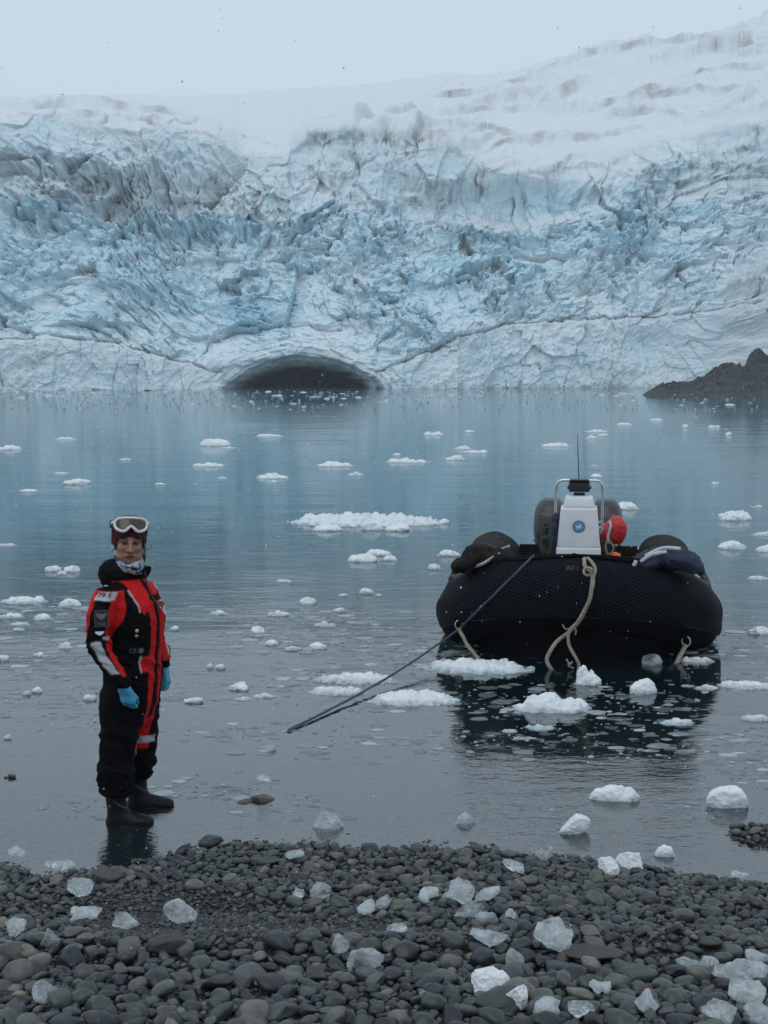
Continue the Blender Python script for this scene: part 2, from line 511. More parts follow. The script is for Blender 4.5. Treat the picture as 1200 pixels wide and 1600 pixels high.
def build_glacier():
    NX = 1290
    px = np.linspace(-440, 1620, NX)
    base_d = _tab(px, [(-260, 140), (-100, 152), (0, 165), (200, 172), (400, 179), (600, 181), (800, 187), (1000, 190), (1100, 182), (1200, 168), (1460, 140)])
    bandy = _tab(px, [(-260, 535), (0, 526), (100, 524), (200, 540), (300, 566), (350, 560), (480, 535), (590, 580), (650, 556), (750, 516), (800, 504), (1000, 493), (1150, 482), (1460, 470)])
    uy = _tab(px, [(-260, 300), (0, 300), (100, 330), (200, 330), (300, 350), (400, 352), (480, 330), (560, 300), (640, 340), (760, 362), (900, 352), (1000, 330), (1100, 320), (1200, 300), (1460, 290)])
    crest = _tab(px, [(-260, 205), (0, 196), (60, 180), (150, 186), (260, 196), (340, 212), (380, 236), (440, 236), (480, 214), (560, 205), (640, 212), (720, 240), (780, 264), (860, 258), (940, 250), (1000, 226), (1060, 208), (1120, 200), (1200, 188), (1460, 160)])
    skyl = _tab(px, [(-260, 160), (0, 151), (150, 152), (300, 149), (450, 138), (600, 128), (700, 118), (790, 106), (860, 92), (930, 72), (1000, 60), (1080, 50), (1150, 34), (1200, 22), (1460, -30)])
    crest = crest + 5 * fbm(px / 60, 0.3, 0.7, 4)
    uy = uy + 12 * fbm(px / 80, 5.3, 0.7, 3)
    skyl = skyl + (1.5 + 5 * sstep(800, 1000, px)) * fbm(px / 34, 9.3, 0.7, 4, 0.6)
    ctr_py = [None, bandy, bandy * 0.55 + uy * 0.45, uy, crest, crest * 0.55 + skyl * 0.45, skyl, None]
    dep = [base_d, base_d + 1.2, base_d + 10, base_d + 21.5, base_d + 25, base_d + 75 - 15 * sstep(600, 1000, px), base_d + 260 - 110 * sstep(600, 1000, px), base_d + 400 - 100 * sstep(600, 1000, px)]
    Ys, Zs = [], []
    xc = (px - 600) / 2133.0
    for k in range(8):
        if k == 0: z = np.full(NX, -1.2)
        elif k == 7: z = Zs[-1] - 6
        else:
            a, b, c = ray(px, ctr_py[k])
            z = CAM_H + c / b * dep[k]
        Ys.append(dep[k]); Zs.append(z)
    counts = [74, 84, 84, 66, 80, 70, 6]
    rows_y, rows_z, rows_k = [], [], []
    for k, n in enumerate(counts):
        t = np.linspace(0, 1, n, endpoint=(k == len(counts) - 1))[:, None]
        rows_y.append(Ys[k] + (Ys[k + 1] - Ys[k]) * t); rows_z.append(Zs[k] + (Zs[k + 1] - Zs[k]) * t)
        rows_k.append(np.broadcast_to(k + t, (n, NX)))
    Y, Z, KK = (np.concatenate(q) for q in (rows_y, rows_z, rows_k))
    def smooth_rows(A, w=7):
        k = np.hanning(2 * w + 1); k /= k.sum()
        P = np.pad(A, ((w, w), (0, 0)), mode='edge')
        return sum(k[i] * P[i:i + A.shape[0]] for i in range(2 * w + 1))
    lo = Y.copy()
    Y, Z = smooth_rows(Y), smooth_rows(Z)
    NR = Y.shape[0]
    fwd = Y * _cp - (Z - CAM_H) * _sp
    X = xc[None, :] * fwd
    PX = np.broadcast_to(px, X.shape)
    PY = 800 - 2133 * (Y * _sp + (Z - CAM_H) * _cp) / fwd
    # arc length up the face, used as second coordinate of the relief
    ds = np.sqrt(np.diff(Y, axis=0) ** 2 + np.diff(Z, axis=0) ** 2)
    S = np.concatenate([np.zeros((1, NX)), np.cumsum(ds, 0)])
    dY, dZ = np.gradient(Y, axis=0), np.gradient(Z, axis=0)
    ln = np.hypot(dY, dZ) + 1e-9
    NY, NZ = -dZ / ln, dY / ln
    NY, NZ = smooth_rows(NY, 10), smooth_rows(NZ, 10)
    # regions
    wall = 1 - sstep(0.75, 1.15, KK)                                 # lower wall under the dirt band
    rubble = sstep(0.85, 1.2, KK) * (1 - sstep(2.7, 3.2, KK))        # collapsed ice
    scarp = sstep(2.5, 3.0, KK) * (1 - sstep(3.85, 4.1, KK))         # upper scarp
    snow = sstep(3.85, 4.15, KK)                                     # snowfield above
    leftside = 1 - sstep(330, 470, PX)
    pile = sstep(1105, 1150, PX + 0.15 * (PY - 480)) * sstep(395, 440, PY)   # pale mass on the right
    rubble = np.clip(rubble, 0, 1) * (1 - 0.35 * pile)
    # warped coordinates, leaning towards the cave from both sides
    lean = np.clip((PX - 475) / 300, -1, 1)
    wx = fbm(X / 22, S / 22, 1.1, 2) * 3.0 + fbm(X / 5, S / 5, 21.1, 2) * 0.5; ws = fbm(X / 22, S / 22, 7.7, 2) * 3.0 + fbm(X / 5, S / 5, 27.7, 2) * 0.5
    A, B = X + wx, S + ws
    th = -lean * 0.62
    ca, sa = np.cos(th), np.sin(th)
    Au, Bu = A * ca - B * sa, A * sa + B * ca                       # Au along the streaks, Bu across
    h9, e9 = facets(A, B, 11.0, 3)
    h5, e5 = facets(A * 0.9, B, 5.2, 21)
    h2, e2 = facets(Au * 0.62, Bu, 2.3, 41)
    h1, e1 = facets(Au * 0.7 + 5, Bu, 1.05, 61)
    h05, e05 = facets(Au * 0.75 + 9, Bu, 0.58, 71)
    hv, ev = facets(A * 1.0, B * 0.42, 4.2, 81)                     # upright slabs
    hv2, ev2 = facets(A * 1.1, B * 0.45, 1.7, 91)
    rd = ridged(Au / 9, Bu / 3.6, 0.5, 5, 0.55)
    rs = ridged(A / 7, B / 14, 2.5, 4, 0.5)
    fine = fbm(A / 1.3, B / 1.1, 3.3, 4, 0.6)
    mid = fbm(A / 6, B / 5, 8.3, 4, 0.55)
    def crack(e, w): return 1 - sstep(0, w, e)
    # calm and rough places within the rubble
    calm = sstep(0.05, 0.5, fbm(PX / 120, PY / 90, 4.4, 2))
    rough_up = 1 - 0.6 * calm
    def terr(u, period, amp_n, seed):
        """ledges: the face leans out as it rises, then steps back on to a shelf"""
        t = u / period + amp_n
        k = np.floor(t); fr = t - k
        j = _h2(k.astype(np.int64), np.floor(A / (period * 2.6) + 0.5 * k).astype(np.int64), seed)
        fr = np.where(fr < 0.86, fr / 0.86, (1 - fr) / 0.14)
        return fr * (0.45 + 1.1 * j) - 0.45
    t6 = terr(B + 0.25 * A, 6.5, 1.5 * fbm(A / 12, B / 12, 3.3, 3), 7)
    t3 = terr(Bu, 2.9, 1.1 * fbm(Au / 8, Bu / 5, 13.3, 3), 17)
    t1 = terr(Bu + 3, 1.25, 0.9 * fbm(Au / 4, Bu / 2.5, 23.3, 3), 27)
    disp = 0.0
    disp = disp + rubble * (1.0 * h9 + 0.95 * h5 + 0.7 * t6) + rubble * rough_up * (0.85 * h2 + 0.50 * h1 + 0.22 * h05 + 0.22 * t3 + 0.14 * t1 + 0.14 * rd + 0.16 * fine + 0.8 * mid)
    disp = disp + rubble * sstep(700, 850, PX) * (0.5 * hv + 0.25 * hv2)
    topf = 1 - 0.75 * sstep(3.3, 3.95, KK)
    rightsc = 1 - leftside
    disp = disp + scarp * topf * (0.9 * h9 + 0.30 * h5 + 0.6 * mid + 0.16 * fine + 0.10 * h1)
    disp = disp + scarp * topf * rightsc * (0.55 * hv + 0.22 * hv2 + 0.5 * t6 - 0.3 * crack(ev, 0.10) * sstep(0.0, 0.4, fbm(PX / 50, PY / 50, 3.1, 2)))
    disp = disp + scarp * topf * leftside * (1.7 * h9 + 1.2 * h5 + 0.3 * h2 + 1.6 * t6 + 0.6 * t3 + 1.2 * mid + 0.25 * h1 + 0.10 * h05)
    disp = disp + wall * (1 - pile) * (0.45 * hv + 0.22 * hv2 + 0.10 * h2 + 0.30 * mid + 0.22 * fine + 0.22 * rs + 0.04 * ridged((A - B * 0.5) / 2.2, B / 7, 6.5, 3) + 0.06 * h1 + 0.02 * h05 + 0.22 * h5 - 0.06 * crack(ev2, 0.06))
    disp = disp + pile * (1.0 * ridged((A - 0.6 * B) / 4.5, (B + 0.6 * A) / 11, 1.2, 5, 0.6) + 0.5 * h2 + 0.35 * fine + 2.5 * mid)
    # slanting ribs on the right wall, deep blue recess
    rib = sstep(840, 930, PX) * (1 - sstep(1110, 1150, PX)) * sstep(1.2, 2.0, KK) * (1 - sstep(3.5, 4.0, KK))
    disp = disp + rib * 2.2 * ridged((A - 0.55 * B) / 9.0, B / 40, 11.2, 3, 0.5)
    recess = np.exp(-(((PX - 800) / 130) ** 2 + ((PY - 318) / 34) ** 2) ** 2)
    disp = disp - 3.0 * recess + recess * (-0.6 * scarp * mid)
    recess2 = np.exp(-(((PX - 395) / 60) ** 2 + ((PY - 490) / 50) ** 2)) + np.exp(-(((PX - 1015) / 30) ** 2 + ((PY - 540) / 36) ** 2))
    disp = disp - 2.2 * recess2
    # snow: soft swells, an icefall of crevasses towards the upper right, and thin crevasses at the left
    icef = snow * (sstep(600, 720, PX - 0.6 * (PY - 150)) * (1 - 0.9 * np.exp(-(((PX - 960) / 130) ** 2 + ((PY - 128) / 34) ** 2)) - 0.9 * np.exp(-(((PX - 950) / 220) ** 2 + ((PY - 205) / 20) ** 2))))
    icef = np.clip(icef, 0, 1) * (0.35 + 0.65 * sstep(-0.25, 0.15, fbm(PX / 90, PY / 36, 3.9, 3)))
    tilt_u = X - 0.35 * (Y - 250)
    vv_ = PY + PX * 0.27 + 16 * fbm(PX / 170, PY / 60, 2.2, 3) + 1.2 * fbm(PX / 40, PY / 14, 6.2, 2)
    def scarps(period, seed, wide):
        t = vv_ / period + 0.6 * fbm(PX / 200, PY / 80, 1.0 + seed, 2)
        k = np.floor(t); fr = t - k
        seg = np.floor(PX / wide + 0.37 * k + 0.25 * fbm(PX / 60, PY / 30, seed + 4.0, 2)).astype(np.int64)
        j = _h2(k.astype(np.int64), seg, int(seed * 10))
        amp_ = np.clip(0.45 + 1.6 * noise3(PX / wide, k * 7.31, seed), 0, 1)
        saw = np.where(fr < 0.78, fr / 0.78, (1 - fr) / 0.22)
        return saw * amp_, sstep(0.80, 0.86, fr) * sstep(1.0, 0.95, fr) * amp_
    sc1, fc1 = scarps(27.0, 1.7, 120.0)
    sc2, fc2 = scarps(12.0, 2.9, 60.0)
    lum = fbm(PX / 110, vv_ / 26, 1.9, 3, 0.5)
    fe = np.ones_like(X); fh = sc1
    sdisp = icef * (1.8 * sc1 + 0.8 * sc2 + 0.9 * lum + 0.30 * fbm(PX / 12, vv_ / 5, 31.9, 3, 0.6))
    scarp_face = 0.0
    for pts_, hgt_m, face_px in SCARPS:
        xs_ = [q[0] for q in pts_]; yl = np.interp(PX, xs_, [q[1] for q in pts_]) + 2.5 * fbm(PX / 22, pts_[0][0], 0.3, 3)
        win = sstep(xs_[0] - 14, xs_[0] + 14, PX) * sstep(xs_[-1] + 14, xs_[-1] - 14, PX) * (0.75 + 0.5 * noise3(PX / 30, pts_[0][0], 5.0))
        dpy = PY - yl
        sdisp = sdisp + snow * hgt_m * win * (1 - sstep(-0.5, face_px * 0.5, dpy)) * np.exp(-np.maximum(0, -dpy) / 22.0)
        scarp_face = np.maximum(scarp_face, win * sstep(-2.5, 0.5, dpy) * sstep(face_px * 0.9, face_px * 0.35, dpy))
    left_cr = snow * (1 - sstep(330, 480, PX)) * (1 - sstep(4.3, 5.0, KK))
    l_h, l_e = facets(PX * 0.12, PY * 0.9 - PX * 0.10 + 5 * fbm(PX / 70, PY / 30, 2.9, 2), 9.0, 171)
    sdisp = sdisp + left_cr * (0.4 * l_h - 0.7 * crack(l_e, 0.10) + 0.5 * mid)
    sdisp = sdisp + snow * (1.2 * fbm(X / 40, Y / 40, 4.4, 3) * sstep(4.2, 5, KK) + 0.10 * fine)
    # scarps that cross the snow (left-centre)
    sc_m = snow * np.exp(-((PX - 590) / 140) ** 2) * (1 - sstep(4.5, 4.9, KK))
    sdisp = sdisp + sc_m * (2.2 * sc1 + 0.6 * sc2 + 0.6 * lum)
    disp = disp + sdisp
    # dirt bands with the ice overhanging them
    dl = np.minimum(seg_dist(PX, PY + 4 * fbm(PX / 26, 0.2, 0.4, 4), BAND_L), seg_dist(PX, PY + 3.5 * fbm(PX / 24, 3.2, 0.4, 4), BAND_R))
    disp = disp - 0.7 * np.exp(-(dl / 3.0) ** 2)
    # the cave and the stepped rings round it
    zc = np.maximum(Z, 0)
    bump_px = 6 * fbm(PX / 26, Z / 1.6, 2.7, 4)
    zj = np.maximum(0, zc + 0.10 * fbm(PX / 18, 2.2, 0.4, 3))
    e = np.sqrt(((PX - 474 + bump_px) / np.where(PX < 474, 126, 123)) ** 2 + (zj / 4.25) ** 1.15)
    e_o = np.sqrt(((PX - 470 + bump_px) / 158) ** 2 + (zc / 6.2) ** 1.2)
    steps = np.floor(np.clip((1.25 - e_o) / 0.085 + 0.5 * fbm(PX / 50, Z / 3, 5.5, 2), 0, 9)) / 9
    ring = sstep(1.28, 1.0, e_o) * np.clip(0.15 + 1.1 * sstep(-0.15, 0.35, fbm(PX / 45, Z / 2.5, 15.5, 3)), 0, 1)
    disp = disp * (1 - 0.55 * np.clip(sstep(1.5, 1.1, e_o), 0, 1))
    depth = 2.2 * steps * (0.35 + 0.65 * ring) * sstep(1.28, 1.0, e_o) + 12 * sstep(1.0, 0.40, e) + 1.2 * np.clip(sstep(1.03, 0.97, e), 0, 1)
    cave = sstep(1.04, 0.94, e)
    # apply
    edge = 1 - 0.0 * X
    flat = 0.40 + 0.60 * snow                              # broken ice is pushed out of the face rather than up
    Y2 = Y + disp * (NY * snow + (1 - snow) * np.minimum(NY, -0.75)) + depth
    Z2 = Z + disp * NZ * flat * (1 - cave)
    Z2[0] = -1.5
    jx = rubble * 0.5 * fbm(A / 2, B / 2, 12.1, 2) + scarp * 0.5 * fbm(A / 3, B / 3, 14.1, 2)
    X2 = X + jx
    V = np.stack([X2, Y2, Z2], -1).reshape(-1, 3)
    F = grid_faces(NR, NX)
    N = vnormals(V, F).reshape(NR, NX, 3)
    if N[NR // 4, NX // 2, 1] > 0: F = F[:, ::-1]; N = -N
    up = N[..., 2]
    # colours that belong to the ice: fresh snow on ledges, blue ice, dirt; plus painted shade in the cave
    sn = snow * (1 - 0.55 * icef * (1 - sstep(0.2, 0.6, up))) + (1 - snow) * sstep(0.35, 0.85, up + 0.3 * fine) * (0.42 + 0.25 * scarp)
    sn = np.clip(sn - 0.75 * snow * scarp_face + 0.10 * scarp * sstep(-0.1, 0.5, mid) + 0.45 * pile, 0, 1)
    blob = lambda cx, cy, rx, ry: np.exp(-((PX - cx) / rx) ** 2 - ((PY - cy) / ry) ** 2)
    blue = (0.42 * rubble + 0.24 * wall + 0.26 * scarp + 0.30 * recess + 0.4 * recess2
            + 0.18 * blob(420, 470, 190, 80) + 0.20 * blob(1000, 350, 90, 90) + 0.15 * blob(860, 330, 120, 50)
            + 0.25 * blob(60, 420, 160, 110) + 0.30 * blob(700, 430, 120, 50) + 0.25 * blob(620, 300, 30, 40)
            + 0.18 * fbm(PX / 50, PY / 40, 6.1, 4) + 0.10 * h2 * rubble + 0.12 * h5 * (rubble + scarp) + 0.08 * h9)
    blue = blue * (1 - 0.85 * pile) * (1 - 0.8 * snow) - 0.25 * fine * rubble
    dirt = np.exp(-(dl / 1.5) ** 2) * np.clip(0.75 + 0.7 * fbm(PX / 12, PY / 12, 2.1, 3), 0, 1)
    dirt = dirt + 0.30 * np.exp(-(np.maximum(dl, 0) / 9) ** 2) * wall * np.clip(0.3 + fbm(PX / 8, PY / 40, 5.1, 3), 0, 1)
    spots = [(80, 305, 34, 22, .9), (150, 292, 46, 16, .9), (60, 330, 16, 30, .5), (385, 352, 13, 8, 1.2), (402, 322, 9, 26, .9), (440, 300, 26, 30, .45), (271, 340, 6, 14, 1.3),
             (125, 280, 26, 8, 1.0), (205, 300, 12, 24, .8), (100, 342, 9, 26, .8), (380, 430, 60, 30, .5), (460, 335, 14, 14, .7), (300, 420, 40, 26, .4), (690, 310, 50, 46, .55),
             (730, 395, 26, 30, .8), (700, 385, 60, 18, .6), (752, 282, 10, 26, 1.2), (758, 340, 8, 16, 1.4), (640, 222, 90, 9, 1.3), (520, 218, 50, 8, .7), (620, 240, 60, 5, .9),
             (1000, 270, 70, 30, .55), (910, 255, 60, 20, .5), (1100, 260, 60, 40, .5), (1020, 365, 30, 14, .8), (1180, 330, 26, 60, .6), (1178, 220, 22, 26, .7),
             (860, 352, 16, 10, .9), (1040, 425, 50, 50, .25), (900, 215, 40, 4, .8), (880, 130, 40, 6, .9), (760, 148, 80, 8, .6), (760, 205, 20, 6, 1.0), (1000, 160, 60, 8, .5),
             (700, 185, 60, 10, .4), (40, 160, 60, 5, .5), (1170, 455, 40, 60, .3), (30, 590, 50, 12, .5), (60, 560, 40, 20, .3)]
    brk = np.clip(0.35 + 1.5 * fbm(PX / 14, PY / 16, 9.9, 4, 0.6), 0, 1)
    streak = np.clip(0.2 + 1.6 * fbm(PX / 6, PY / 60, 1.9, 3, 0.6), 0, 1)
    for (cx, cy, rx, ry, a) in spots:
        dirt = dirt + a * blob(cx, cy, rx, ry) * (0.6 * brk + 0.4 * streak) * (1 - 0.75 * sstep(0.45, 0.8, up))
    dirt = dirt + scarp * (0.16 * streak + 0.22 * brk) * sstep(0.3, -0.3, up) * (1 - recess) + icef * 0.30 * sstep(0.45, 0.1, up) * brk
    dirt = dirt + 0.5 * (scarp + 0.2 * rubble) * crack(ev, 0.06) * sstep(0.20, 0.5, fbm(PX / 50, PY / 50, 3.1, 2))
    dirt = dirt + snow * scarp_face * (0.16 + 0.60 * np.clip(0.3 + 1.3 * fbm(PX / 45, PY / 22, 19.9, 3), 0, 1))
    dirt = dirt + snow * (0.14 * fc1 + 0.10 * fc2) * np.clip(icef + sc_m, 0, 1) * (0.4 + 0.6 * brk) + left_cr * 0.35 * crack(l_e, 0.06)
    wl_d = np.exp(-((Z - 0.1) / 0.35) ** 2) * (PX > 560) * np.clip(0.5 + fbm(PX / 25, 0.1, 0.1, 3), 0, 1) * sstep(560, 700, PX)
    dirt = np.clip(dirt + 0.55 * wl_d, 0, 1) * (1 - cave)
    me_attr = {"snow_cover": sn.ravel(), "blue_ice": np.clip(blue, 0, 1.2).ravel(), "dirt": dirt.ravel(), "basal_shade": np.clip(0.92 * sstep(1.02, 0.62, e) + 0.55 * sstep(1.22, 0.95, e) * (0.65 + 0.5 * fbm(PX / 60, zc * 1.6, 3.5, 3)), 0, 1).ravel()}  # dirty basal ice, with the overhang's shade painted as a fade to dark inside
    # cut into the ice cliff, the snowfield and the cave
    kk = KK[:-1, :-1].ravel()
    cv = (cave[:-1, :-1].ravel() > 0.5)
    root = empty("glacier", (0, 180, 0)); tag(root, kind="structure")
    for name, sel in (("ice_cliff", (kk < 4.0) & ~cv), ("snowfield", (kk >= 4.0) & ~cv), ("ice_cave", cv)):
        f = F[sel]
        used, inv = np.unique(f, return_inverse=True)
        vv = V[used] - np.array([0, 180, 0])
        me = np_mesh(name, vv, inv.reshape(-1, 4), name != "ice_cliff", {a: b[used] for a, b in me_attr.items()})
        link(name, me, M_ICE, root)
    # ragged fine pattern is carried by the material
def glacier_mat():
    m = Mat("glacier_ice")
    p = m.pos()
    sn, bl, di, ba = (m.attr(a) for a in ("snow_cover", "blue_ice", "dirt", "basal_shade"))
    n1 = m.noise(p, 0.9, 6, 0.62)
    n2 = m.noise(p, 0.16, 4, 0.5)
    b = m.math('ADD', bl, m.math('MULTIPLY', m.math('SUBTRACT', n1, 0.5), 0.5))
    ice = m.ramp(b, [(0.0, (0.76, 0.82, 0.845)), (0.35, (0.665, 0.79, 0.84)), (0.65, (0.565, 0.735, 0.805)), (1.0, (0.43, 0.645, 0.745))])
    snowc = m.mix(n2, (0.66, 0.705, 0.75), (0.74, 0.775, 0.81))
    s2 = m.ramp(m.math('ADD', sn, m.math('MULTIPLY', m.math('SUBTRACT', n1, 0.5), 0.7)), [(0.3, 0.0), (0.62, 1.0)])
    c = m.mix(s2, ice, snowc)
    d2 = m.math('MULTIPLY', di, m.ramp(n1, [(0.25, 0.55), (0.6, 1.0)]), clamp=True)
    c = m.mix(d2, c, (0.13, 0.12, 0.105))
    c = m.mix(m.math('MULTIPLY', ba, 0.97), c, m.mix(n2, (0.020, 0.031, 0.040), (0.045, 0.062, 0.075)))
    nr = m.bump(m.noise(p, 2.2, 6, 0.7), 0.35, 0.30)
    m.pbsdf(c, 0.62, nr, **{'Specular IOR Level': 0.3})
    return m.m
M_ICE = glacier_mat()
build_glacier()

# ------------------------------------------------------------------ rocks at the foot of the glacier
def rock_mat(name, a, b, c, rough=0.75, scale=1.0):
    m = Mat(name)
    p = m.pos()
    n = m.noise(p, 0.8 * scale, 7, 0.65, 0.4)
    n2 = m.noise(p, 3.5 * scale, 5, 0.6)
    colr = m.mix(m.ramp(n, [(0.35, 0.0), (0.65, 1.0)]), a, b)
    colr = m.mix(m.ramp(n2, [(0.55, 0.0), (0.75, 0.7)]), colr, c)
    m.pbsdf(colr, rough, m.bump(n2, 0.8, 0.25 / scale))
    return m.m
M_ROCK = rock_mat("dark_rock", (0.018, 0.021, 0.025), (0.055, 0.060, 0.066), (0.20, 0.21, 0.22))
def rock_ridge(name, prof, y0, depth, label, cat, nx=300, ny=90, amp=1.0, seed=0.0):
    """prof: list of (px, py of its top seen in the photograph); the ridge stands y0 from the camera and is depth thick"""
    pxs = np.linspace(prof[0][0], prof[-1][0], nx)
    top = np.interp(pxs, [q[0] for q in prof], [q[1] for q in prof])
    t = np.linspace(0, 1, ny)
    PXg, T = np.meshgrid(pxs, t)
    Y = y0 + depth * T
    X = (PXg - 600) / 2133 * Y * 1.005
    yc = np.interp(pxs, pxs, y0 + depth * 0.55 + 0 * pxs)
    a, b, c = ray(pxs, top)
    H = CAM_H + c / b * yc
    shape = np.sin(np.clip(T, 0, 1) * math.pi) ** 0.75 * np.sqrt(sstep(prof[0][0], prof[0][0] + 40, PXg) * sstep(prof[-1][0], prof[-1][0] - 40, PXg)) ** 0.8
    rid = ridged((X + 0.5 * Y) / 2.6, (Y - 0.5 * X) / 8.5, seed, 6, 0.62) - 1.3
    blk, be = facets(X + 0.4 * Y, Y, 2.2, int(seed * 10) + 5)
    Z = (H[None, :] + 0.1) * shape * (1 + 0.10 * rid) + amp * shape * (0.35 * rid + 0.25 * blk) - 0.5
    V = np.stack([X, Y, Z], -1)
    o = V[0, nx // 2].copy(); o[2] = 0
    me = np_mesh(name, (V - o).reshape(-1, 3), grid_faces(ny, nx), False)
    ob = link(name, me, M_ROCK, None, o)
    tag(ob, label, cat)
    return ob
rock_ridge("rock_outcrop", [(990, 609), (1015, 604), (1040, 597), (1075, 594), (1095, 586), (1118, 572), (1138, 566), (1150, 569), (1175, 574), (1200, 568), (1260, 555), (1330, 560), (1400, 600)],
           122, 34, "dark layered rock outcrop at the waterline, right foot of the glacier", "rock", amp=0.9, seed=1.3)
rock_ridge("rock_outcrop", [(1138, 606), (1148, 566), (1162, 548), (1180, 542), (1192, 552), (1206, 545), (1226, 546), (1246, 606)],
           146, 9, "small dark rock knob poking from the pale ice above the outcrop", "rock", nx=140, ny=40, amp=0.6, seed=4.1)
rock_ridge("rock_outcrop", [(200, 609), (215, 607), (232, 603), (242, 605), (270, 607), (300, 606), (322, 609)],
           160, 7, "low dark rock ledge in the water left of the ice cave", "rock", nx=120, ny=26, amp=0.12, seed=2.2)

# ------------------------------------------------------------------ beach and lake bed, one sheet
SHORE = [(-400, 1366), (0, 1360), (90, 1364), (200, 1352), (290, 1332), (400, 1330), (520, 1334), (640, 1332), (760, 1326), (880, 1328), (960, 1342), (1020, 1356), (1080, 1374), (1140, 1386), (1200, 1390), (1600, 1390)]
_shx = np.array([at(p, q).x for p, q in SHORE]); _shy = np.array([at(p, q).y for p, q in SHORE])
def ground_z(x, y):
    """height of the pebble surface"""
    x = np.asarray(x, float); y = np.asarray(y, float)
    s = np.interp(x, _shx, _shy) + 0.06 * fbm(x * 1.6, 0.2, 0.4, 2)
    d = s - y                                            # metres up the beach
    up = 0.135 * d
    dn = np.where(d > -0.4, 0.085 * d, np.where(d > -2.6, -0.034 + 0.020 * (d + 0.4), -0.078 + 0.085 * (d + 2.6)))
    z = np.where(d > 0, up, np.maximum(dn, -6.0))
    near = np.exp(-np.maximum(0, np.abs(y - 6) - 3) / 2)
    z = z + near * (0.020 * noise3(x * 0.9, y * 1.3, 0.7) + 0.012 * noise3(x * 3, y * 3, 2.7))
    # shallow hollow of gravel behind the front ridge of cobbles
    p = at(300, 1425, 0.12); z = z - 0.045 * np.exp(-((x - p.x) / 0.75) ** 2 - ((y - p.y) / 0.22) ** 2)
    p = at(340, 1495, 0.2); z = z + 0.05 * np.exp(-((y - p.y) / 0.16) ** 2) * near
    # spits that break the water
    for (px_, py_, h, r) in ((390, 1255, 0.028, 0.30), (15, 1214, 0.07, 0.13), (1190, 1306, 0.06, 0.20), (505, 1268, 0.01, 0.3)):
        p = at(px_, py_); z = z + h * np.exp(-((x - p.x) / r) ** 2 - ((y - p.y) / (r * 1.2)) ** 2)
    return z
def axis(lo, hi, f0, f1, fine, grow):
    a = list(np.arange(f0, f1, fine))
    s, v = fine, a[-1]
    while v < hi: s *= grow; v += s; a.append(v)
    s, v = fine, a[0]
    while v > lo: s *= grow; v -= s; a.insert(0, v)
    return np.array(a)
gx, gy = axis(-700, 700, -3.2, 3.2, 0.03, 1.14), axis(-60, 900, 3.6, 10.5, 0.03, 1.13)
GX, GY = np.meshgrid(gx, gy)
GZ = ground_z(GX, GY)
m = Mat("beach_gravel")
p = m.pos()
vor = m.new('ShaderNodeTexVoronoi'); m.ln(p, vor.inputs['Vector']); vor.inputs['Scale'].default_value = 85
vor2 = m.new('ShaderNodeTexVoronoi'); m.ln(p, vor2.inputs['Vector']); vor2.inputs['Scale'].default_value = 30
n = m.noise(p, 2.5, 5)
c = m.mix(vor.outputs['Color'], (0.008, 0.009, 0.010), (0.030, 0.032, 0.034))
c = m.mix(m.ramp(n, [(0.4, 0.0), (0.7, 0.5)]), c, (0.012, 0.0125, 0.0135))
h = m.math('ADD', m.math('MULTIPLY', vor.outputs['Distance'], -0.5), m.math('MULTIPLY', vor2.outputs['Distance'], -0.6))
m.pbsdf(c, 0.55, m.bump(h, 1.0, 0.012))
M_GRAVEL = m.m
beach = link("beach", np_mesh("beach", np.stack([GX, GY, GZ], -1).reshape(-1, 3), grid_faces(*GX.shape), True), M_GRAVEL)
tag(beach, kind="structure")

# ------------------------------------------------------------------ water
m = Mat("lagoon_water")
p = m.pos()
sep = m.new('ShaderNodeSeparateXYZ'); m.ln(p, sep.inputs[0])
yy = sep.outputs['Y']
w1 = m.noise(m.pos((0.9, 2.6, 1)), 2.2, 3, 0.5, 0.6)          # small ripples
w2 = m.noise(m.pos((0.22, 0.9, 1)), 0.8, 3, 0.5, 0.4)          # slow undulation
w3 = m.noise(m.pos((0.05, 0.05, 1)), 1.0, 2, 0.5)              # patches of breeze
breeze = m.ramp(w3, [(0.35, 0.35), (0.65, 1.0)])
hgt = m.math('ADD', m.math('MULTIPLY', m.math('MULTIPLY', w1, breeze), 0.0065), m.math('MULTIPLY', w2, 0.018))
near = m.noise(m.pos((1, 1.6, 1)), 8.0, 3, 0.5, 0.5)
nearf = m.new('ShaderNodeMapRange'); m.ln(yy, nearf.inputs[0]); nearf.inputs[1].default_value = 22; nearf.inputs[2].default_value = 6
hgt = m.math('ADD', hgt, m.math('MULTIPLY', m.math('MULTIPLY', near, nearf.outputs[0]), 0.0026))
shore = m.noise(m.pos((1, 2.2, 1)), 16.0, 3, 0.55, 0.4)
shf = m.new('ShaderNodeMapRange'); m.ln(yy, shf.inputs[0]); shf.inputs[1].default_value = 9.6; shf.inputs[2].default_value = 7.2
hgt = m.math('ADD', hgt, m.math('MULTIPLY', m.math('MULTIPLY', shore, shf.outputs[0]), 0.0030))
nr = m.bump(hgt, 1.0, 1.0)
fr = m.new('ShaderNodeFresnel'); fr.inputs['IOR'].default_value = 2.05; m.ln(nr, fr.inputs['Normal'])
gl = m.new('ShaderNodeBsdfGlossy'); gl.inputs['Roughness'].default_value = 0.03; m.ln(nr, gl.inputs['Normal'])
gl.inputs['Color'].default_value = (0.97, 0.98, 0.98, 1)
tr = m.new('ShaderNodeBsdfTransparent'); tr.inputs['Color'].default_value = (0.80, 0.90, 0.90, 1)
milk = m.new('ShaderNodeBsdfDiffuse'); milk.inputs['Color'].default_value = (0.050, 0.150, 0.195, 1)   # rock flour hangs in the deep water
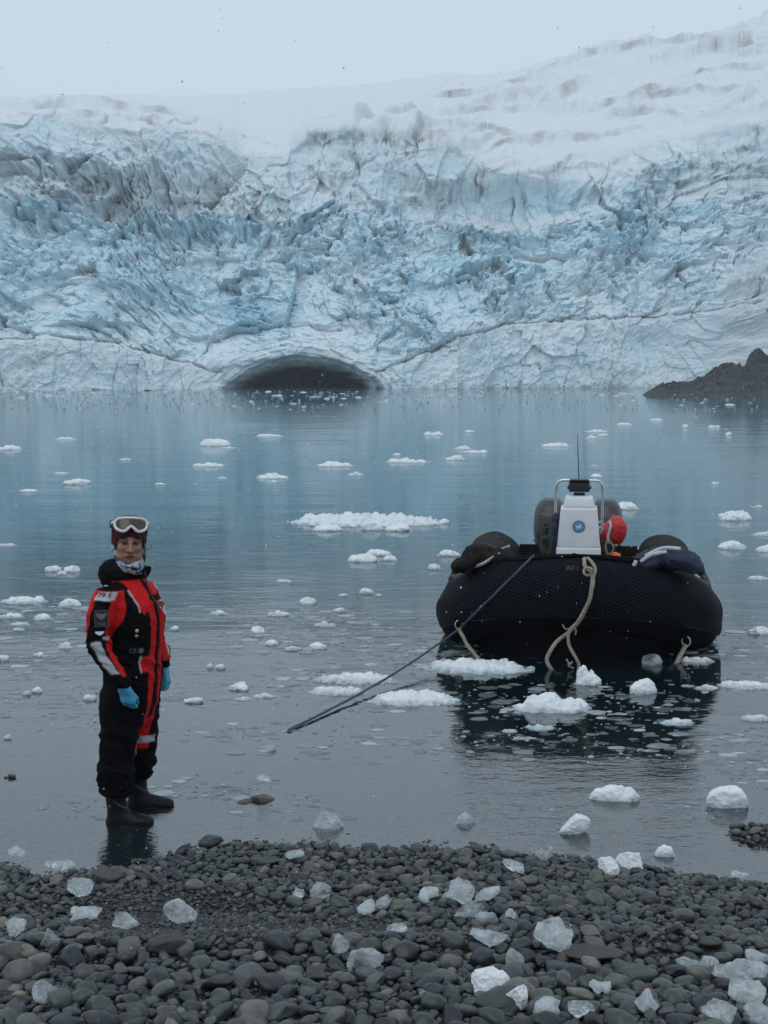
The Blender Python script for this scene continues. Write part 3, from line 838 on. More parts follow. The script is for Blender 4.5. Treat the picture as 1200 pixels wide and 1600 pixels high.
turb = m.new('ShaderNodeMapRange'); turb.interpolation_type = 'SMOOTHSTEP'
m.ln(yy, turb.inputs[0]); turb.inputs[1].default_value = 9.0; turb.inputs[2].default_value = 30.0
turb.inputs[3].default_value = 0.05; turb.inputs[4].default_value = 0.97
body = m.new('ShaderNodeMixShader'); m.ln(turb.outputs[0], body.inputs[0]); m.ln(tr.outputs[0], body.inputs[1]); m.ln(milk.outputs[0], body.inputs[2])
refl = m.math('ADD', m.math('MULTIPLY', fr.outputs[0], 0.74), 0.10)          # extra sheen added to the shader: near water brighter, far water dimmer
top = m.new('ShaderNodeMixShader'); m.ln(refl, top.inputs[0]); m.ln(body.outputs[0], top.inputs[1]); m.ln(gl.outputs[0], top.inputs[2])
m.ln(top.outputs[0], m.out.inputs[0])
M_WATER = m.m
wx_, wy_ = np.linspace(-300, 300, 41), np.linspace(5.0, 330, 66)
WX, WY = np.meshgrid(wx_, wy_)
water = link("water", np_mesh("water", np.stack([WX, WY, 0 * WX], -1).reshape(-1, 3), grid_faces(*WX.shape), True), M_WATER)
tag(water, kind="structure")

# ------------------------------------------------------------------ stones of the beach
def stone_mat():
    m = Mat("beach_stone")
    oi = m.new('ShaderNodeObjectInfo').outputs['Random']
    isl = m.new('ShaderNodeNewGeometry').outputs['Random Per Island']
    r = m.math('FRACT', m.math('ADD', m.math('MULTIPLY', oi, 7.13), isl))
    r2 = m.math('FRACT', m.math('MULTIPLY', r, 13.7))
    p = m.pos()
    n = m.noise(p, 22.0, 6, 0.65)
    n2 = m.noise(p, 130.0, 4, 0.6)
    base = m.ramp(r, [(0.0, (0.020, 0.024, 0.026)), (0.20, (0.044, 0.050, 0.050)), (0.38, (0.028, 0.038, 0.034)), (0.52, (0.060, 0.066, 0.066)), (0.66, (0.018, 0.021, 0.027)),
                      (0.80, (0.076, 0.077, 0.070)), (0.90, (0.038, 0.048, 0.041)), (0.955, (0.105, 0.103, 0.090)), (0.985, (0.13, 0.12, 0.10))], 'CONSTANT')
    c = m.mix(m.ramp(n, [(0.3, 0.0), (0.7, 1.0)]), m.mix(1.0, base, (0.78, 0.80, 0.82), 'MULTIPLY'), m.mix(1.0, base, (1.62, 1.62, 1.58), 'MULTIPLY'))
    c = m.mix(m.ramp(n2, [(0.58, 0.0), (0.78, 0.35)]), c, (0.12, 0.12, 0.115))
    rough = m.math('ADD', m.math('MULTIPLY', r2, 0.28), 0.12)
    m.pbsdf(c, rough, m.bump(m.math('ADD', n, m.math('MULTIPLY', n2, 0.5)), 0.5, 0.006), **{'Specular IOR Level': 0.42})
    return m.m
M_STONE = stone_mat()
def stone_shape(sub, seed, angular):
    bm = bmesh.new(); bmesh.ops.create_icosphere(bm, subdivisions=sub, radius=1.0)
    v = np.array([list(q.co) for q in bm.verts]); fcs = np.array([[q.index for q in fc.verts] for fc in bm.faces]); bm.free()
    rg = np.random.default_rng(seed)
    # flattened, knocked about by a few planes, then worn round
    for _ in range(int(6 + 6 * angular)):
        n = rg.normal(size=3); n /= np.linalg.norm(n)
        d = rg.uniform(0.62, 0.92)
        h = v @ n - d
        v = v - np.where(h > 0, h * min(0.97, 0.55 + 0.42 * angular), 0)[:, None] * n
    v = v * (1 + (0.10 + 0.05 * angular) * noise3(v[:, 0] * 1.2 + seed, v[:, 1] * 1.2, v[:, 2] * 1.2) + 0.03 * noise3(v[:, 0] * 4 + seed, v[:, 1] * 4, v[:, 2] * 4))[:, None]
    ax = np.array([1.0, rg.uniform(0.66, 0.95), rg.uniform(0.42, 0.72)])
    v = v * ax
    v /= np.abs(v[:, 0]).max()
    return v, fcs
ST3 = [stone_shape(3, 100 + k, (k % 4) / 2.4) for k in range(24)]
ST2 = [stone_shape(2, 300 + k, (k % 4) / 3.0) for k in range(12)]
ST1 = [stone_shape(1, 500 + k, (k % 3) / 2.0) for k in range(8)]

def region(px, py):
    """typical stone radius (m) at a place on the beach"""
    front = sstep(1462, 1492, py)
    r = 0.0265 + 0.0065 * front
    gravel = max(math.exp(-((px - 250) / 190) ** 2 - ((py - 1428) / 40) ** 2), math.exp(-((px - 330) / 240) ** 2 - ((py - 1452) / 20) ** 2), 0.8 * math.exp(-((px - 560) / 90) ** 2 - ((py - 1450) / 22) ** 2),
                 0.85 * math.exp(-((px - 1010) / 50) ** 2 - ((py - 1478) / 14) ** 2), 0.75 * math.exp(-((px - 690) / 70) ** 2 - ((py - 1462) / 16) ** 2))
    return r, min(1.0, gravel * 1.15)
stones = []            # x, y, z, r, rx, ry, rz, kind
cellsz = 0.06
occ = {}
def free(x, y, r, k):
    ci, cj = int(x // cellsz), int(y // cellsz)
    w = int((r + 0.11) / cellsz) + 1
    for i in range(ci - w, ci + w + 1):
        for j in range(cj - w, cj + w + 1):
            for (a, b, q) in occ.get((i, j), ()):
                if (a - x) ** 2 + (b - y) ** 2 < (k * (r + q)) ** 2: return False
    return True
def put_stone(x, y, r): occ.setdefault((int(x // cellsz), int(y // cellsz)), []).append((x, y, r))
rs = random.Random(21)
def scatter(n, rlo, rhi, k, lo_gravel, reach=(3.9, 8.8)):
    for _ in range(n):
        y = rs.uniform(*reach)
        x = rs.uniform(-0.42, 0.42) * y
        z = float(GZI(x, y))
        if z < -0.045: continue
        px, py = pix(x, y, z)
        if py > 1690 or px < -240 or px > 1440: continue
        r0, g = region(px, py)
        if z < 0.004 and rs.random() > (0.60 if z > -0.014 else (0.30 if z > -0.034 else 0.05)): continue
        if g > 0.25 and rs.random() < (g * 1.6 if rlo > 0.016 else g * 1.0) * lo_gravel: continue
        r = rs.uniform(rlo, rhi) * (r0 / 0.034)
        if z < 0.004: r *= 0.8
        if not free(x, y, r, k): continue
        put_stone(x, y, r)
        stones.append((x, y, z - (0.55 * r + 0.004 if z < -0.002 else 0.0), r, z < 0.0))
_gi_x = np.linspace(-3.2, 3.2, 321); _gi_y = np.linspace(3.6, 9.0, 271)
_GX, _GY = np.meshgrid(_gi_x, _gi_y)
_GG = ground_z(_GX, _GY)
def GZI(x, y):
    i = min(max((x + 3.2) / 0.02, 0), 319.0); j = min(max((y - 3.6) / 0.02, 0), 269.0)
    i0, j0 = int(i), int(j); a, b = i - i0, j - j0
    return (_GG[j0, i0] * (1 - a) + _GG[j0, i0 + 1] * a) * (1 - b) + (_GG[j0 + 1, i0] * (1 - a) + _GG[j0 + 1, i0 + 1] * a) * b
scatter(1100, 0.044, 0.062, 0.80, 1.0)
scatter(14500, 0.030, 0.044, 0.80, 1.0)
scatter(31000, 0.020, 0.030, 0.78, 0.9)
scatter(40000, 0.013, 0.020, 0.78, 0.55)
def seen_size(s):
    px, py = pix(s[0], s[1], s[2])
    inside = -20 < px < 1220 and py < 1620
    return (s[3] / s[1]) * (1.0 if inside else 0.01) * (0.25 if s[4] else 1.0)
stones.sort(key=seen_size, reverse=True)
def orient(rr):
    return Euler((rr.gauss(0, 0.28), rr.gauss(0, 0.28), rr.uniform(0, 2 * math.pi)))
rr = random.Random(33)
st_mesh = []
for k, (v, fcs) in enumerate(ST3):
    me = np_mesh("stone", v, fcs, True); me.materials.append(M_STONE); st_mesh.append(me)
for s in stones[:300]:
    x, y, z, r, uw = s
    o = bpy.data.objects.new("stone", st_mesh[rr.randrange(len(st_mesh))])
    col.objects.link(o)
    o.parent = beach
    o.location = (x, y, z + r * rr.uniform(0.25, 0.62)); o.rotation_euler = orient(rr); q = r * 1.12
    o.scale = (q * rr.uniform(0.92, 1.12), q * rr.uniform(0.88, 1.05), q * rr.uniform(0.85, 1.1))
def merged(name, items, shapes, lift=(0.2, 0.55), grow=1.1, parent=None, mat=None):
    Vs, Fs, off = [], [], 0
    for (x, y, z, r, uw) in items:
        v, fcs = shapes[rr.randrange(len(shapes))]
        Mx = np.array(orient(rr).to_matrix())
        sc = r * grow * np.array([rr.uniform(0.9, 1.12), rr.uniform(0.85, 1.05), rr.uniform(0.85, 1.1)])
        Vs.append((v * sc) @ Mx.T + np.array([x, y, z + r * rr.uniform(*lift)])); Fs.append(fcs + off); off += len(v)
    me = np_mesh(name, np.concatenate(Vs), np.concatenate(Fs), True)
    return tag(link(name, me, mat or M_STONE, parent), kind="stuff")
rest = stones[300:]
big = [s for s in rest if s[3] > 0.024]; small = [s for s in rest if s[3] <= 0.024]
merged("cobbles", big, ST3 if len(big) < 1500 else ST2, parent=beach)
merged("pebbles", small, ST2, parent=beach)
# gravel between and in the hollow
gr = []
for _ in range(48000):
    y = rs.uniform(4.0, 7.4); x = rs.uniform(-0.38, 0.38) * y
    z = float(GZI(x, y))
    if z < -0.012: continue
    px, py = pix(x, y, z)
    if py > 1640: continue
    g = region(px, py)[1]
    if rs.random() > 0.30 + 0.7 * g: continue
    gr.append((x, y, z, rs.uniform(0.0045, 0.0115) * (1.0 if rs.random() < 0.85 else 1.35), False))
gm = Mat("wet_gravel"); _r = gm.new('ShaderNodeNewGeometry').outputs['Random Per Island']
gm.pbsdf(gm.ramp(_r, [(0.0, (0.010, 0.011, 0.012)), (0.6, (0.026, 0.028, 0.029)), (0.93, (0.05, 0.05, 0.048)), (1.0, (0.12, 0.115, 0.10))]), 0.42)
merged("gravel", gr, ST1, mat=gm.m, lift=(0.0, 0.5), parent=beach)
#print("stones", len(stones), "gravel", len(gr), "big", len(big), "small", len(small))
# stones that stand out
def single_stone(px, py, r, sc, yaw, color, label, seed, ang=0.6, z=None, tilt=(0, 0)):
    p = at(px, py, 0.1)
    for _ in range(6): p = at(px, py, float(GZI(p.x, p.y)) + r * 0.35)
    v, fcs = stone_shape(4, seed, ang)
    v = v * np.array(sc) * r
    v = v + 0.0
    m = Mat("stone_" + str(seed))
    pp = m.pos(obj=True); n = m.noise(pp, 16.0, 6, 0.65); n2 = m.noise(pp, 120.0, 3)
    c = m.mix(m.ramp(n, [(0.3, 0), (0.7, 1)]), tuple(q * 0.7 for q in color), tuple(q * 1.2 for q in color))
    m.pbsdf(c, 0.48, m.bump(m.math('ADD', n, m.math('MULTIPLY', n2, 0.4)), 0.6, 0.008))
    o = link("stone", np_mesh("stone", v, fcs, True), m.m, None, p, (tilt[0], tilt[1], yaw))
    return tag(o, label, "stone")
G_, B_, S_ = (0.050, 0.062, 0.052), (0.032, 0.038, 0.050), (0.060, 0.062, 0.060)
single_stone(996, 1522, 0.078, (1.0, 0.9, 0.95), 0.2, (0.062, 0.074, 0.062), "large smooth olive green boulder near the lower right, right of centre", 901, 0.1)
single_stone(168, 1372, 0.088, (1.0, 0.8, 1.0), 0.3, (0.055, 0.060, 0.056), "flat topped grey rock at the water's edge below the person", 902, 0.8)
single_stone(112, 1498, 0.070, (0.85, 0.8, 1.3), 0.5, (0.034, 0.044, 0.056), "slate blue upright cobble in the front ridge at the left", 903, 0.7)
single_stone(22, 1490, 0.078, (1.0, 0.8, 0.9), 0.1, (0.066, 0.070, 0.066), "broad pale grey cobble at the left edge of the front ridge", 904, 0.4)
single_stone(930, 1490, 0.105, (1.25, 0.6, 0.6), -0.25, (0.052, 0.048, 0.040), "long brown slab of rock behind the olive boulder", 905, 0.9)
single_stone(33, 1556, 0.036, (1.0, 0.9, 1.0), 0.4, (0.26, 0.225, 0.15), "small cream coloured stone near the lower left corner", 906, 0.4)
single_stone(962, 1398, 0.050, (0.95, 0.8, 1.0), 1.2, (0.105, 0.092, 0.075), "square tan sandstone block among the cobbles at right", 907, 1.0)
single_stone(262, 1478, 0.085, (1.2, 0.7, 0.9), 0.15, (0.048, 0.052, 0.046), "wide dark rock in the middle of the left front ridge", 908, 0.8)
single_stone(1071, 1407, 0.036, (1.2, 0.7, 0.9), 0.1, (0.12, 0.115, 0.065), "small yellowish stone between grey cobbles at right", 909, 0.7)
single_stone(1006, 1546, 0.035, (1.3, 0.8, 0.8), 0.5, (0.085, 0.022, 0.022), "dark red stone under the olive green boulder", 910, 0.8)
single_stone(327, 1315, 0.080, (1.0, 0.8, 0.9), 0.4, (0.052, 0.056, 0.055), "angular grey rock breaking the water line right of the person", 911, 0.9)
single_stone(410, 1249, 0.062, (1.2, 0.8, 0.7), 0.2, (0.070, 0.064, 0.055), "wet brownish rock with ice on top in the shallows", 912, 0.8)
single_stone(382, 1253, 0.045, (1.2, 0.8, 0.7), 0.5, (0.075, 0.068, 0.055), "smaller wet rock left of the ice topped rock in the shallows", 913, 0.8)
single_stone(414, 1346, 0.062, (1.3, 0.8, 0.8), 0.0, (0.048, 0.062, 0.054), "greenish rounded stone at the top of the cobble bank, centre left", 914, 0.3)
single_stone(790, 1500, 0.055, (1.2, 0.8, 0.8), 0.3, (0.052, 0.056, 0.052), "grey cobble just left of the white rounded ice lump", 915, 0.5)
single_stone(780, 1562, 0.090, (1.1, 0.9, 0.8), 0.7, (0.042, 0.050, 0.044), "broad greenish cobble at the bottom edge, centre right", 916, 0.8)

# ------------------------------------------------------------------ inflatable boat, bow on to the beach
def rubber_mat(name, color, rough=0.5):
    return simple_mat(name, color, rough, 0.25, 9.0, 0.25, 260.0, 0.0015, **{'Specular IOR Level': 0.02})
M_TUBE = simple_mat("grey_tube_fabric", (0.20, 0.215, 0.225), 0.5, 0.25, 6.0, 0.2, 240.0, 0.001)
M_BLACK = rubber_mat("black_rubber", (0.006, 0.0066, 0.008), 0.6)
M_BROWNBLK = simple_mat("worn_dark_cover", (0.016, 0.0135, 0.012), 0.65, 0.5, 5.0, 0.4, 60.0, 0.006, **{'Specular IOR Level': 0.06})
M_STEEL = simple_mat("stainless_steel", (0.62, 0.63, 0.64), 0.28, 0.06, 20.0, Metallic=1.0)
M_GEL = simple_mat("white_gelcoat", (0.66, 0.68, 0.70), 0.38, 0.07, 4.0, 0.06, 60.0, 0.002)
M_COWL = simple_mat("graphite_cowling", (0.034, 0.037, 0.042), 0.40, 0.15, 5.0)
M_ROPE = simple_mat("worn_beige_rope", (0.30, 0.27, 0.21), 0.85, 0.25, 40.0, 0.6, 420.0, 0.003)
M_LINE = simple_mat("slate_blue_line", (0.055, 0.085, 0.115), 0.8, 0.25, 60.0, 0.6, 700.0, 0.002)
M_GREENROPE = simple_mat("dark_green_rope", (0.038, 0.060, 0.045), 0.85, 0.3, 60.0, 0.6, 500.0, 0.003)
M_NAVY = simple_mat("navy_cloth", (0.018, 0.028, 0.060), 0.8, 0.4, 12.0, 0.5, 120.0, 0.004)
M_WHITECLOTH = simple_mat("pale_strap", (0.50, 0.52, 0.54), 0.75, 0.15, 20.0, 0.3, 200.0, 0.002)
M_REDBAG = simple_mat("red_coated_fabric", (0.50, 0.018, 0.022), 0.42, 0.15, 12.0, 0.3, 60.0, 0.004)
M_ORANGE = simple_mat("orange_fabric", (0.78, 0.085, 0.02), 0.55, 0.12, 14.0, 0.3, 60.0, 0.004)
M_DARKPL = simple_mat("black_plastic", (0.012, 0.013, 0.014), 0.4, 0.2, 20.0)
M_SKYBLUE = simple_mat("emblem_blue", (0.10, 0.36, 0.56), 0.4, 0.05)
M_WHITEP = simple_mat("white_print", (0.74, 0.75, 0.75), 0.45, 0.04)
M_YELLOWP = simple_mat("faded_yellow_print", (0.055, 0.046, 0.018), 0.6, 0.3, 60.0)
M_REDP = simple_mat("red_print", (0.42, 0.02, 0.02), 0.4, 0.05)
M_NET = None
def net_mat():
    """black chafe net: a diamond mesh lying on the tube, worked out in metres along and round the tube"""
    m = Mat("black_net")
    wn_ = m.noise(m.pos(obj=True), 3.5, 3)
    u = m.math('ADD', m.attr("along"), m.math('MULTIPLY', wn_, 0.09)); v = m.math('ADD', m.attr("round"), m.math('MULTIPLY', m.noise(m.pos(obj=True), 2.7, 3), 0.08))
    k = 2 * math.pi / 0.052
    a = m.math('SINE', m.math('ADD', m.math('MULTIPLY', u, k * 0.5), m.math('MULTIPLY', v, k * 0.85)))
    b = m.math('SINE', m.math('SUBTRACT', m.math('MULTIPLY', u, k * 0.5), m.math('MULTIPLY', v, k * 0.85)))
    wob = m.noise(m.pos(obj=True), 14.0, 3)
    d = m.math('MAXIMUM', m.math('ABSOLUTE', a), m.math('ABSOLUTE', b))
    knot = m.ramp(d, [(0.70, 0.0), (0.98, 1.0)])
    c = m.mix(knot, m.mix(wob, (0.002, 0.0022, 0.003), (0.005, 0.0055, 0.008)), m.mix(wob, (0.007, 0.008, 0.013), (0.022, 0.025, 0.036)))
    m.pbsdf(c, m.math('ADD', m.math('MULTIPLY', wob, 0.3), 0.38), m.bump(m.math('ADD', knot, m.math('MULTIPLY', wob, 0.4)), 0.9, 0.010), **{'Specular IOR Level': 0.03})
    return m.m
M_NET = net_mat()

BOAT_P = at(902, 1045)
boat = empty("inflatable_boat", BOAT_P, rz=-math.atan2(302, 2133) )
tag(boat, "black inflatable boat with net covered bow, white console and two outboard motors", "boat")
TR = 0.325
def tube_center(s):
    """s in -1..1 along the U of the tubes; returns point and half flag; |s|<.42 is the bow"""
    q = abs(s); sg = 1 if s > 0 else -1
    if q < 0.42:
        t = q / 0.42 * math.pi / 2
        x = 1.0 * math.sin(t) ** 0.86
        y = TR + 1.0 * (1 - math.cos(t) ** 0.95)
    else:
        t = math.pi / 2
        x = 1.0; y = TR + 1.0 + (q - 0.42) / 0.58 * 3.65
    z = 0.225 + 0.37 * (math.cos(t) ** 1.15 if q < 0.42 else 0) + (0.05 * min(1, (q - 0.42) / 0.3) if q > 0.42 else 0)
    return Vector((sg * x, y, z))
NS = 150
def resample():
    raw = [tube_center(-1 + 2 * i / 3000) for i in range(3001)]
    L = [0.0]
    for a, b in zip(raw[:-1], raw[1:]): L.append(L[-1] + (b - a).length)
    L = np.array(L); R = np.array([list(p) for p in raw])
    t = np.linspace(0, L[-1], NS)
    P = np.stack([np.interp(t, L, R[:, i]) for i in range(3)], 1)
    return t - L[-1] / 2, P
TS, TP = resample()
T_tan = np.gradient(TP, axis=0); T_tan /= np.linalg.norm(T_tan, axis=1)[:, None]
T_out = np.cross(T_tan, np.array([0, 0, 1.0])); T_out /= np.linalg.norm(T_out, axis=1)[:, None]
if T_out[NS // 2][1] > 0: T_out = -T_out
T_up = np.cross(T_out, T_tan); T_up *= np.sign(T_up[:, 2])[:, None]
def tube_pt(i, ang, r=TR):
    """i float index along the tube, ang 0 = outwards, 90 deg = up"""
    i = min(max(i, 0), NS - 1.001); k = int(i); f = i - k
    P = TP[k] * (1 - f) + TP[k + 1] * f
    o = T_out[k] * (1 - f) + T_out[k + 1] * f; u = T_up[k] * (1 - f) + T_up[k + 1] * f
    rr = r * RAD[k]
    return Vector(P + rr * (math.cos(ang) * o + math.sin(ang) * u))
_s = np.abs(TS) / TS.max()
RAD = np.where(_s > 0.955, np.sqrt(np.maximum(0.0, 1 - ((_s - 0.955) / 0.045) ** 2)) * 0.9 + 0.1, 1.0)
def tube_sheet(name, i0, i1, a0, a1, r, na, mat, parent, closed=False, wob=0.0, step=1):
    ids = np.arange(i0, i1 + 1, step)
    V, U, W = [], [], []
    for i in ids:
        for a in np.linspace(a0, a1(i) if callable(a1) else a1, na):
            rr = r + wob * float(noise3(TS[i] * 3, a * 2.0, 1.7))
            V.append(TP[i] + rr * RAD[i] * (math.cos(a) * T_out[i] + math.sin(a) * T_up[i]))
            U.append(TS[i]); W.append(a * TR)
    F = grid_faces(len(ids), na)
    me = np_mesh(name, np.array(V), F, True, {"along": np.array(U), "round": np.array(W)})
    o = link(name, me, mat, parent)
    return o
tube = tube_sheet("buoyancy_tube", 0, NS - 1, -math.pi, math.pi, TR, 45, M_TUBE, boat)
D = math.radians
BC = (NS - 1) / 2
def edge_ang(i): return D(84 - 42 * float(sstep(14, 40, abs(i - BC))))         # the laced upper edge drops towards the shoulders
cov = tube_sheet("net_cover", 22, NS - 23, D(-28), edge_ang, TR + 0.012, 40, M_NET, boat, wob=0.018)
tag(cov, "black net chafe cover laced round the bow")
tube_sheet("rubbing_strake", 3, NS - 4, D(-95), D(-29), TR + 0.006, 12, M_BLACK, boat)
for i0, i1 in ((2, 40), (NS - 41, NS - 3)):
    tube_sheet("tube_cover", i0, i1, D(40), D(165), TR + 0.008, 18, M_BROWNBLK, boat, wob=0.012)
# hull under the tubes
vs, fs = [], []
lev = [(0.02, 0.02), (-0.02, -0.10), (-0.16, -0.30), (-0.5, -0.42)]
for i in range(NS):
    for inset, zz in lev:
        p = TP[i] + T_out[i] * inset
        z = TP[i][2] - 0.12 if inset == 0.02 else zz
        vs.append((p[0], p[1], z))
fs = [(i * 4 + k, (i + 1) * 4 + k, (i + 1) * 4 + k + 1, i * 4 + k + 1) for i in range(NS - 1) for k in range(3)]
link("hull_bottom", py_mesh("hull_bottom", vs, fs, True), M_BLACK, boat)
me = box_mesh("floor", 1.5, 3.9, 0.03, 0.01); link("floor", me, M_DARKPL, boat, (0, 3.0, 0.22))
me = box_mesh("transom", 1.4, 0.06, 0.36, 0.012); link("transom", me, M_BROWNBLK, boat, (0, 4.75, 0.1))
# bow dodger lip: the stiff black edge that closes the top of the bow
lip = []
for i in range(30, NS - 30):
    lip.append(tube_pt(i, edge_ang(i) + D(1.5), TR + 0.012))
link("bow_lip", tube_mesh("bow_lip", lip, 0.020, 8), M_BLACK, boat)
# lacing / grab lines: ropes that sag in loops along the upper edge of the cover
def scallop(i0, i1, n, a_hi, a_lo, r, rad, seed):
    rnd = random.Random(seed)
    pts = []
    for k in range(n):
        lo = a_lo + rnd.uniform(-6, 6)
        for t in range(8):
            f = t / 8
            sag = math.sin(f * math.pi)
            ii = i0 + (i1 - i0) * (k + f) / n
            a = edge_ang(ii) + D(a_hi + rnd.uniform(-0.6, 0.6) - (a_hi - lo) * sag ** 0.8)
            pts.append(tube_pt(ii, a, r))
    pts.append(tube_pt(i1, edge_ang(i1) + D(a_hi), r))
    return tube_mesh("grab_line", spline(pts, 2), rad, 7)
link("grab_line", scallop(22, 62, 8, 3, -13, TR + 0.024, 0.013, 1), simple_mat("weathered_dark_rope", (0.085, 0.080, 0.075), 0.8, 0.4, 40.0, 0.5, 300.0, 0.003), boat)
link("grab_line", scallop(NS - 63, NS - 23, 8, 3, -16, TR + 0.026, 0.013, 2), bpy.data.materials["weathered_dark_rope"], boat)
link("grab_line", scallop(60, NS - 61, 2, -1, -10, TR + 0.022, 0.014, 3), M_BLACK, boat)
for i in (58, 66, 74, NS - 66):                      # black lashing knots on the bow edge
    p = tube_pt(i, edge_ang(i), TR + 0.02)
    me = bm_ico = None
    bm = bmesh.new(); bmesh.ops.create_icosphere(bm, subdivisions=2, radius=0.034)
    for v in bm.verts: v.co *= 1 + 0.25 * float(noise3(v.co.x * 40 + i, v.co.y * 40, v.co.z * 40)); v.co.z *= 0.7
    link("lashing", bm_mesh("lashing", bm, True), M_BLACK, boat, p)
# pale stripes across the tube tops beside the covers
for i0, i1, a0, a1 in ((34, 37, 72, 118), (39, 41, 70, 112), (NS - 42, NS - 40, 70, 116), (NS - 37, NS - 34, 78, 120)):
    tube_sheet("tube_patch", i0, i1, D(a0), D(a1), TR + 0.014, 14, M_WHITECLOTH, boat)
# black webbing straps over the shoulders
for i, a0, a1 in ((36, 30, 120), (38.5, 36, 120), (32, 20, 110), (28, 10, 100), (NS - 33, 30, 120), (NS - 38, 30, 115), (NS - 29, 15, 105)):
    pts = [tube_pt(i + 1.2 * math.sin(k), D(a0 + (a1 - a0) * k / 14), TR + 0.022 + 0.006 * math.sin(k * 1.3)) for k in range(15)]
    link("webbing", tube_mesh("webbing", pts, 0.012, 6), M_BLACK, boat)
for k in range(9):
    i_ = 24 + 2.1 * k; 
    pts = [tube_pt(i_ + 1.5 * math.sin(q * 0.9 + k), D(46 + 8 * q), TR + 0.03 + 0.012 * math.sin(q * 1.7 + k)) for q in range(9)]
    link("lashing_cord", tube_mesh("lashing_cord", spline(pts, 3), 0.007, 6), M_BLACK if k % 3 else bpy.data.materials["weathered_dark_rope"], boat)
    pts = [tube_pt(NS - 1 - i_ + 1.4 * math.sin(q * 0.8 + 2 * k), D(44 + 8 * q), TR + 0.03 + 0.012 * math.sin(q * 1.9 + k)) for q in range(9)]
    link("lashing_cord", tube_mesh("lashing_cord", spline(pts, 3), 0.007, 6), M_BLACK if k % 3 else bpy.data.materials["weathered_dark_rope"], boat)
# rope stubs lying along the right shoulder
link("shoulder_strap", tube_mesh("shoulder_strap", spline([tube_pt(NS - 36, D(92), TR + 0.03), tube_pt(NS - 32, D(72), TR + 0.04), tube_pt(NS - 28, D(48), TR + 0.04), tube_pt(NS - 25, D(30), TR + 0.035)], 8), 0.026, 8), M_BROWNBLK, boat)

# rings
def dring(p, size, rot, name="tow_ring"):
    pts = [Vector((math.cos(a) * size, 0, math.sin(a) * size * 1.25)) for a in [2 * math.pi * k / 24 for k in range(24)]]
    o = link(name, tube_mesh(name, pts, size * 0.16, 8, closed=True), M_STEEL, boat, p, rot)
    pad = lathe_mesh("ring_pad", [(0.055, -0.004), (0.052, 0.004), (0.02, 0.008)], 20)
    link("ring_pad", pad, M_BLACK, o, (0, 0.02, size * 1.25), (D(90), 0, 0))
    return o
BR = Matrix.Rotation(-boat.rotation_euler.z, 3, 'Z')
def to_boat(w): return BR @ (Vector(w) - Vector(BOAT_P))
def boat_px(px, py, y_local):
    """boat-space point on the cross plane y_local behind the bow, as measured on the photograph"""
    a, b, c = ray(px, py)
    d = BR @ Vector((a, b, c)); o = BR @ (Vector((0, 0, CAM_H)) - Vector(BOAT_P))
    s = (y_local - o.y) / d.y
    return o + d * s
def surf_px(px, py, gap=0.0, back=None):
    """first point on the tube's skin (plus gap) that the photograph's line of sight meets, in boat space"""
    o = boat_px(px, py, -0.6); e = boat_px(px, py, 3.0 if back is None else back)
    ts = np.linspace(0, 1, 700)[:, None]
    L = np.array(o)[None] + ts * (np.array(e) - np.array(o))[None]
    dd = np.sqrt(((L[:, None, :] - TP[None, 20:-20, :]) ** 2).sum(-1)).min(1)
    k = np.nonzero(dd < TR + 0.012 + gap)[0]
    k = k[0] if len(k) else int(np.argmin(dd))
    return Vector(L[k])
RING_L = surf_px(717, 976, 0.02); RING_R = surf_px(1072, 1002, 0.02)
dring(RING_L, 0.033, (0, D(10), 0)); dring(RING_R, 0.036, (0, D(-15), 0))
for R_, sg in ((RING_L, -1), (RING_R, 1)):
    pts = [R_ + Vector((sg * 0.03 * math.cos(a) - 0.01 * sg, 0.02, 0.085 + 0.045 * math.sin(a))) for a in np.linspace(-1.2, 2.4, 9)]
    link("ring_hook", tube_mesh("ring_hook", pts, 0.006, 6), M_STEEL, boat)
def laid_rope(name, pts, rad, mat, parent, n=10):
    p = spline(pts, n)
    return link(name, tube_mesh(name, p, rad, 12, lobes=3, twist=0.55), mat, parent)
laid_rope("mooring_tail", [RING_L + Vector((0, -0.02, -0.03))] + [boat_px(a_, b_, RING_L.y - c_) for a_, b_, c_ in ((722, 992, 0.04), (732, 1010, 0.10), (745, 1026, 0.17), (753, 1036, 0.2))], 0.017, M_ROPE, boat)
laid_rope("mooring_tail", [RING_R + Vector((0, -0.02, -0.03))] + [boat_px(a_, b_, RING_R.y - c_) for a_, b_, c_ in ((1066, 1018, 0.05), (1058, 1034, 0.12), (1046, 1048, 0.2))], 0.020, M_ROPE, boat)
# bow painter, looped and knotted
YB = -0.03
laid_rope("bow_painter", [boat_px(913, 873, 0.20), boat_px(913, 880, 0.06), boat_px(916, 888, 0.02), boat_px(924, 894, YB), boat_px(925, 915, YB - 0.02), boat_px(920, 940, YB), boat_px(908, 965, YB + 0.02), boat_px(893, 984, YB + 0.03),
                          boat_px(873, 1000, YB + 0.0), boat_px(859, 1018, YB - 0.02), boat_px(855, 1034, YB - 0.03), boat_px(864, 1049, YB - 0.02), boat_px(876, 1055, YB)], 0.0165, M_ROPE, boat, 8)
laid_rope("bow_painter", [boat_px(918, 872, 0.20), boat_px(926, 880, 0.05), boat_px(930, 890, 0.0), boat_px(927, 904, YB - 0.01), boat_px(926, 918, YB - 0.04), boat_px(917, 945, YB - 0.02), boat_px(904, 969, YB), boat_px(890, 986, YB),
                          boat_px(888, 1003, YB), boat_px(896, 1022, YB - 0.01), boat_px(904, 1036, YB - 0.01), boat_px(903, 1048, YB)], 0.0135, M_ROPE, boat, 8)
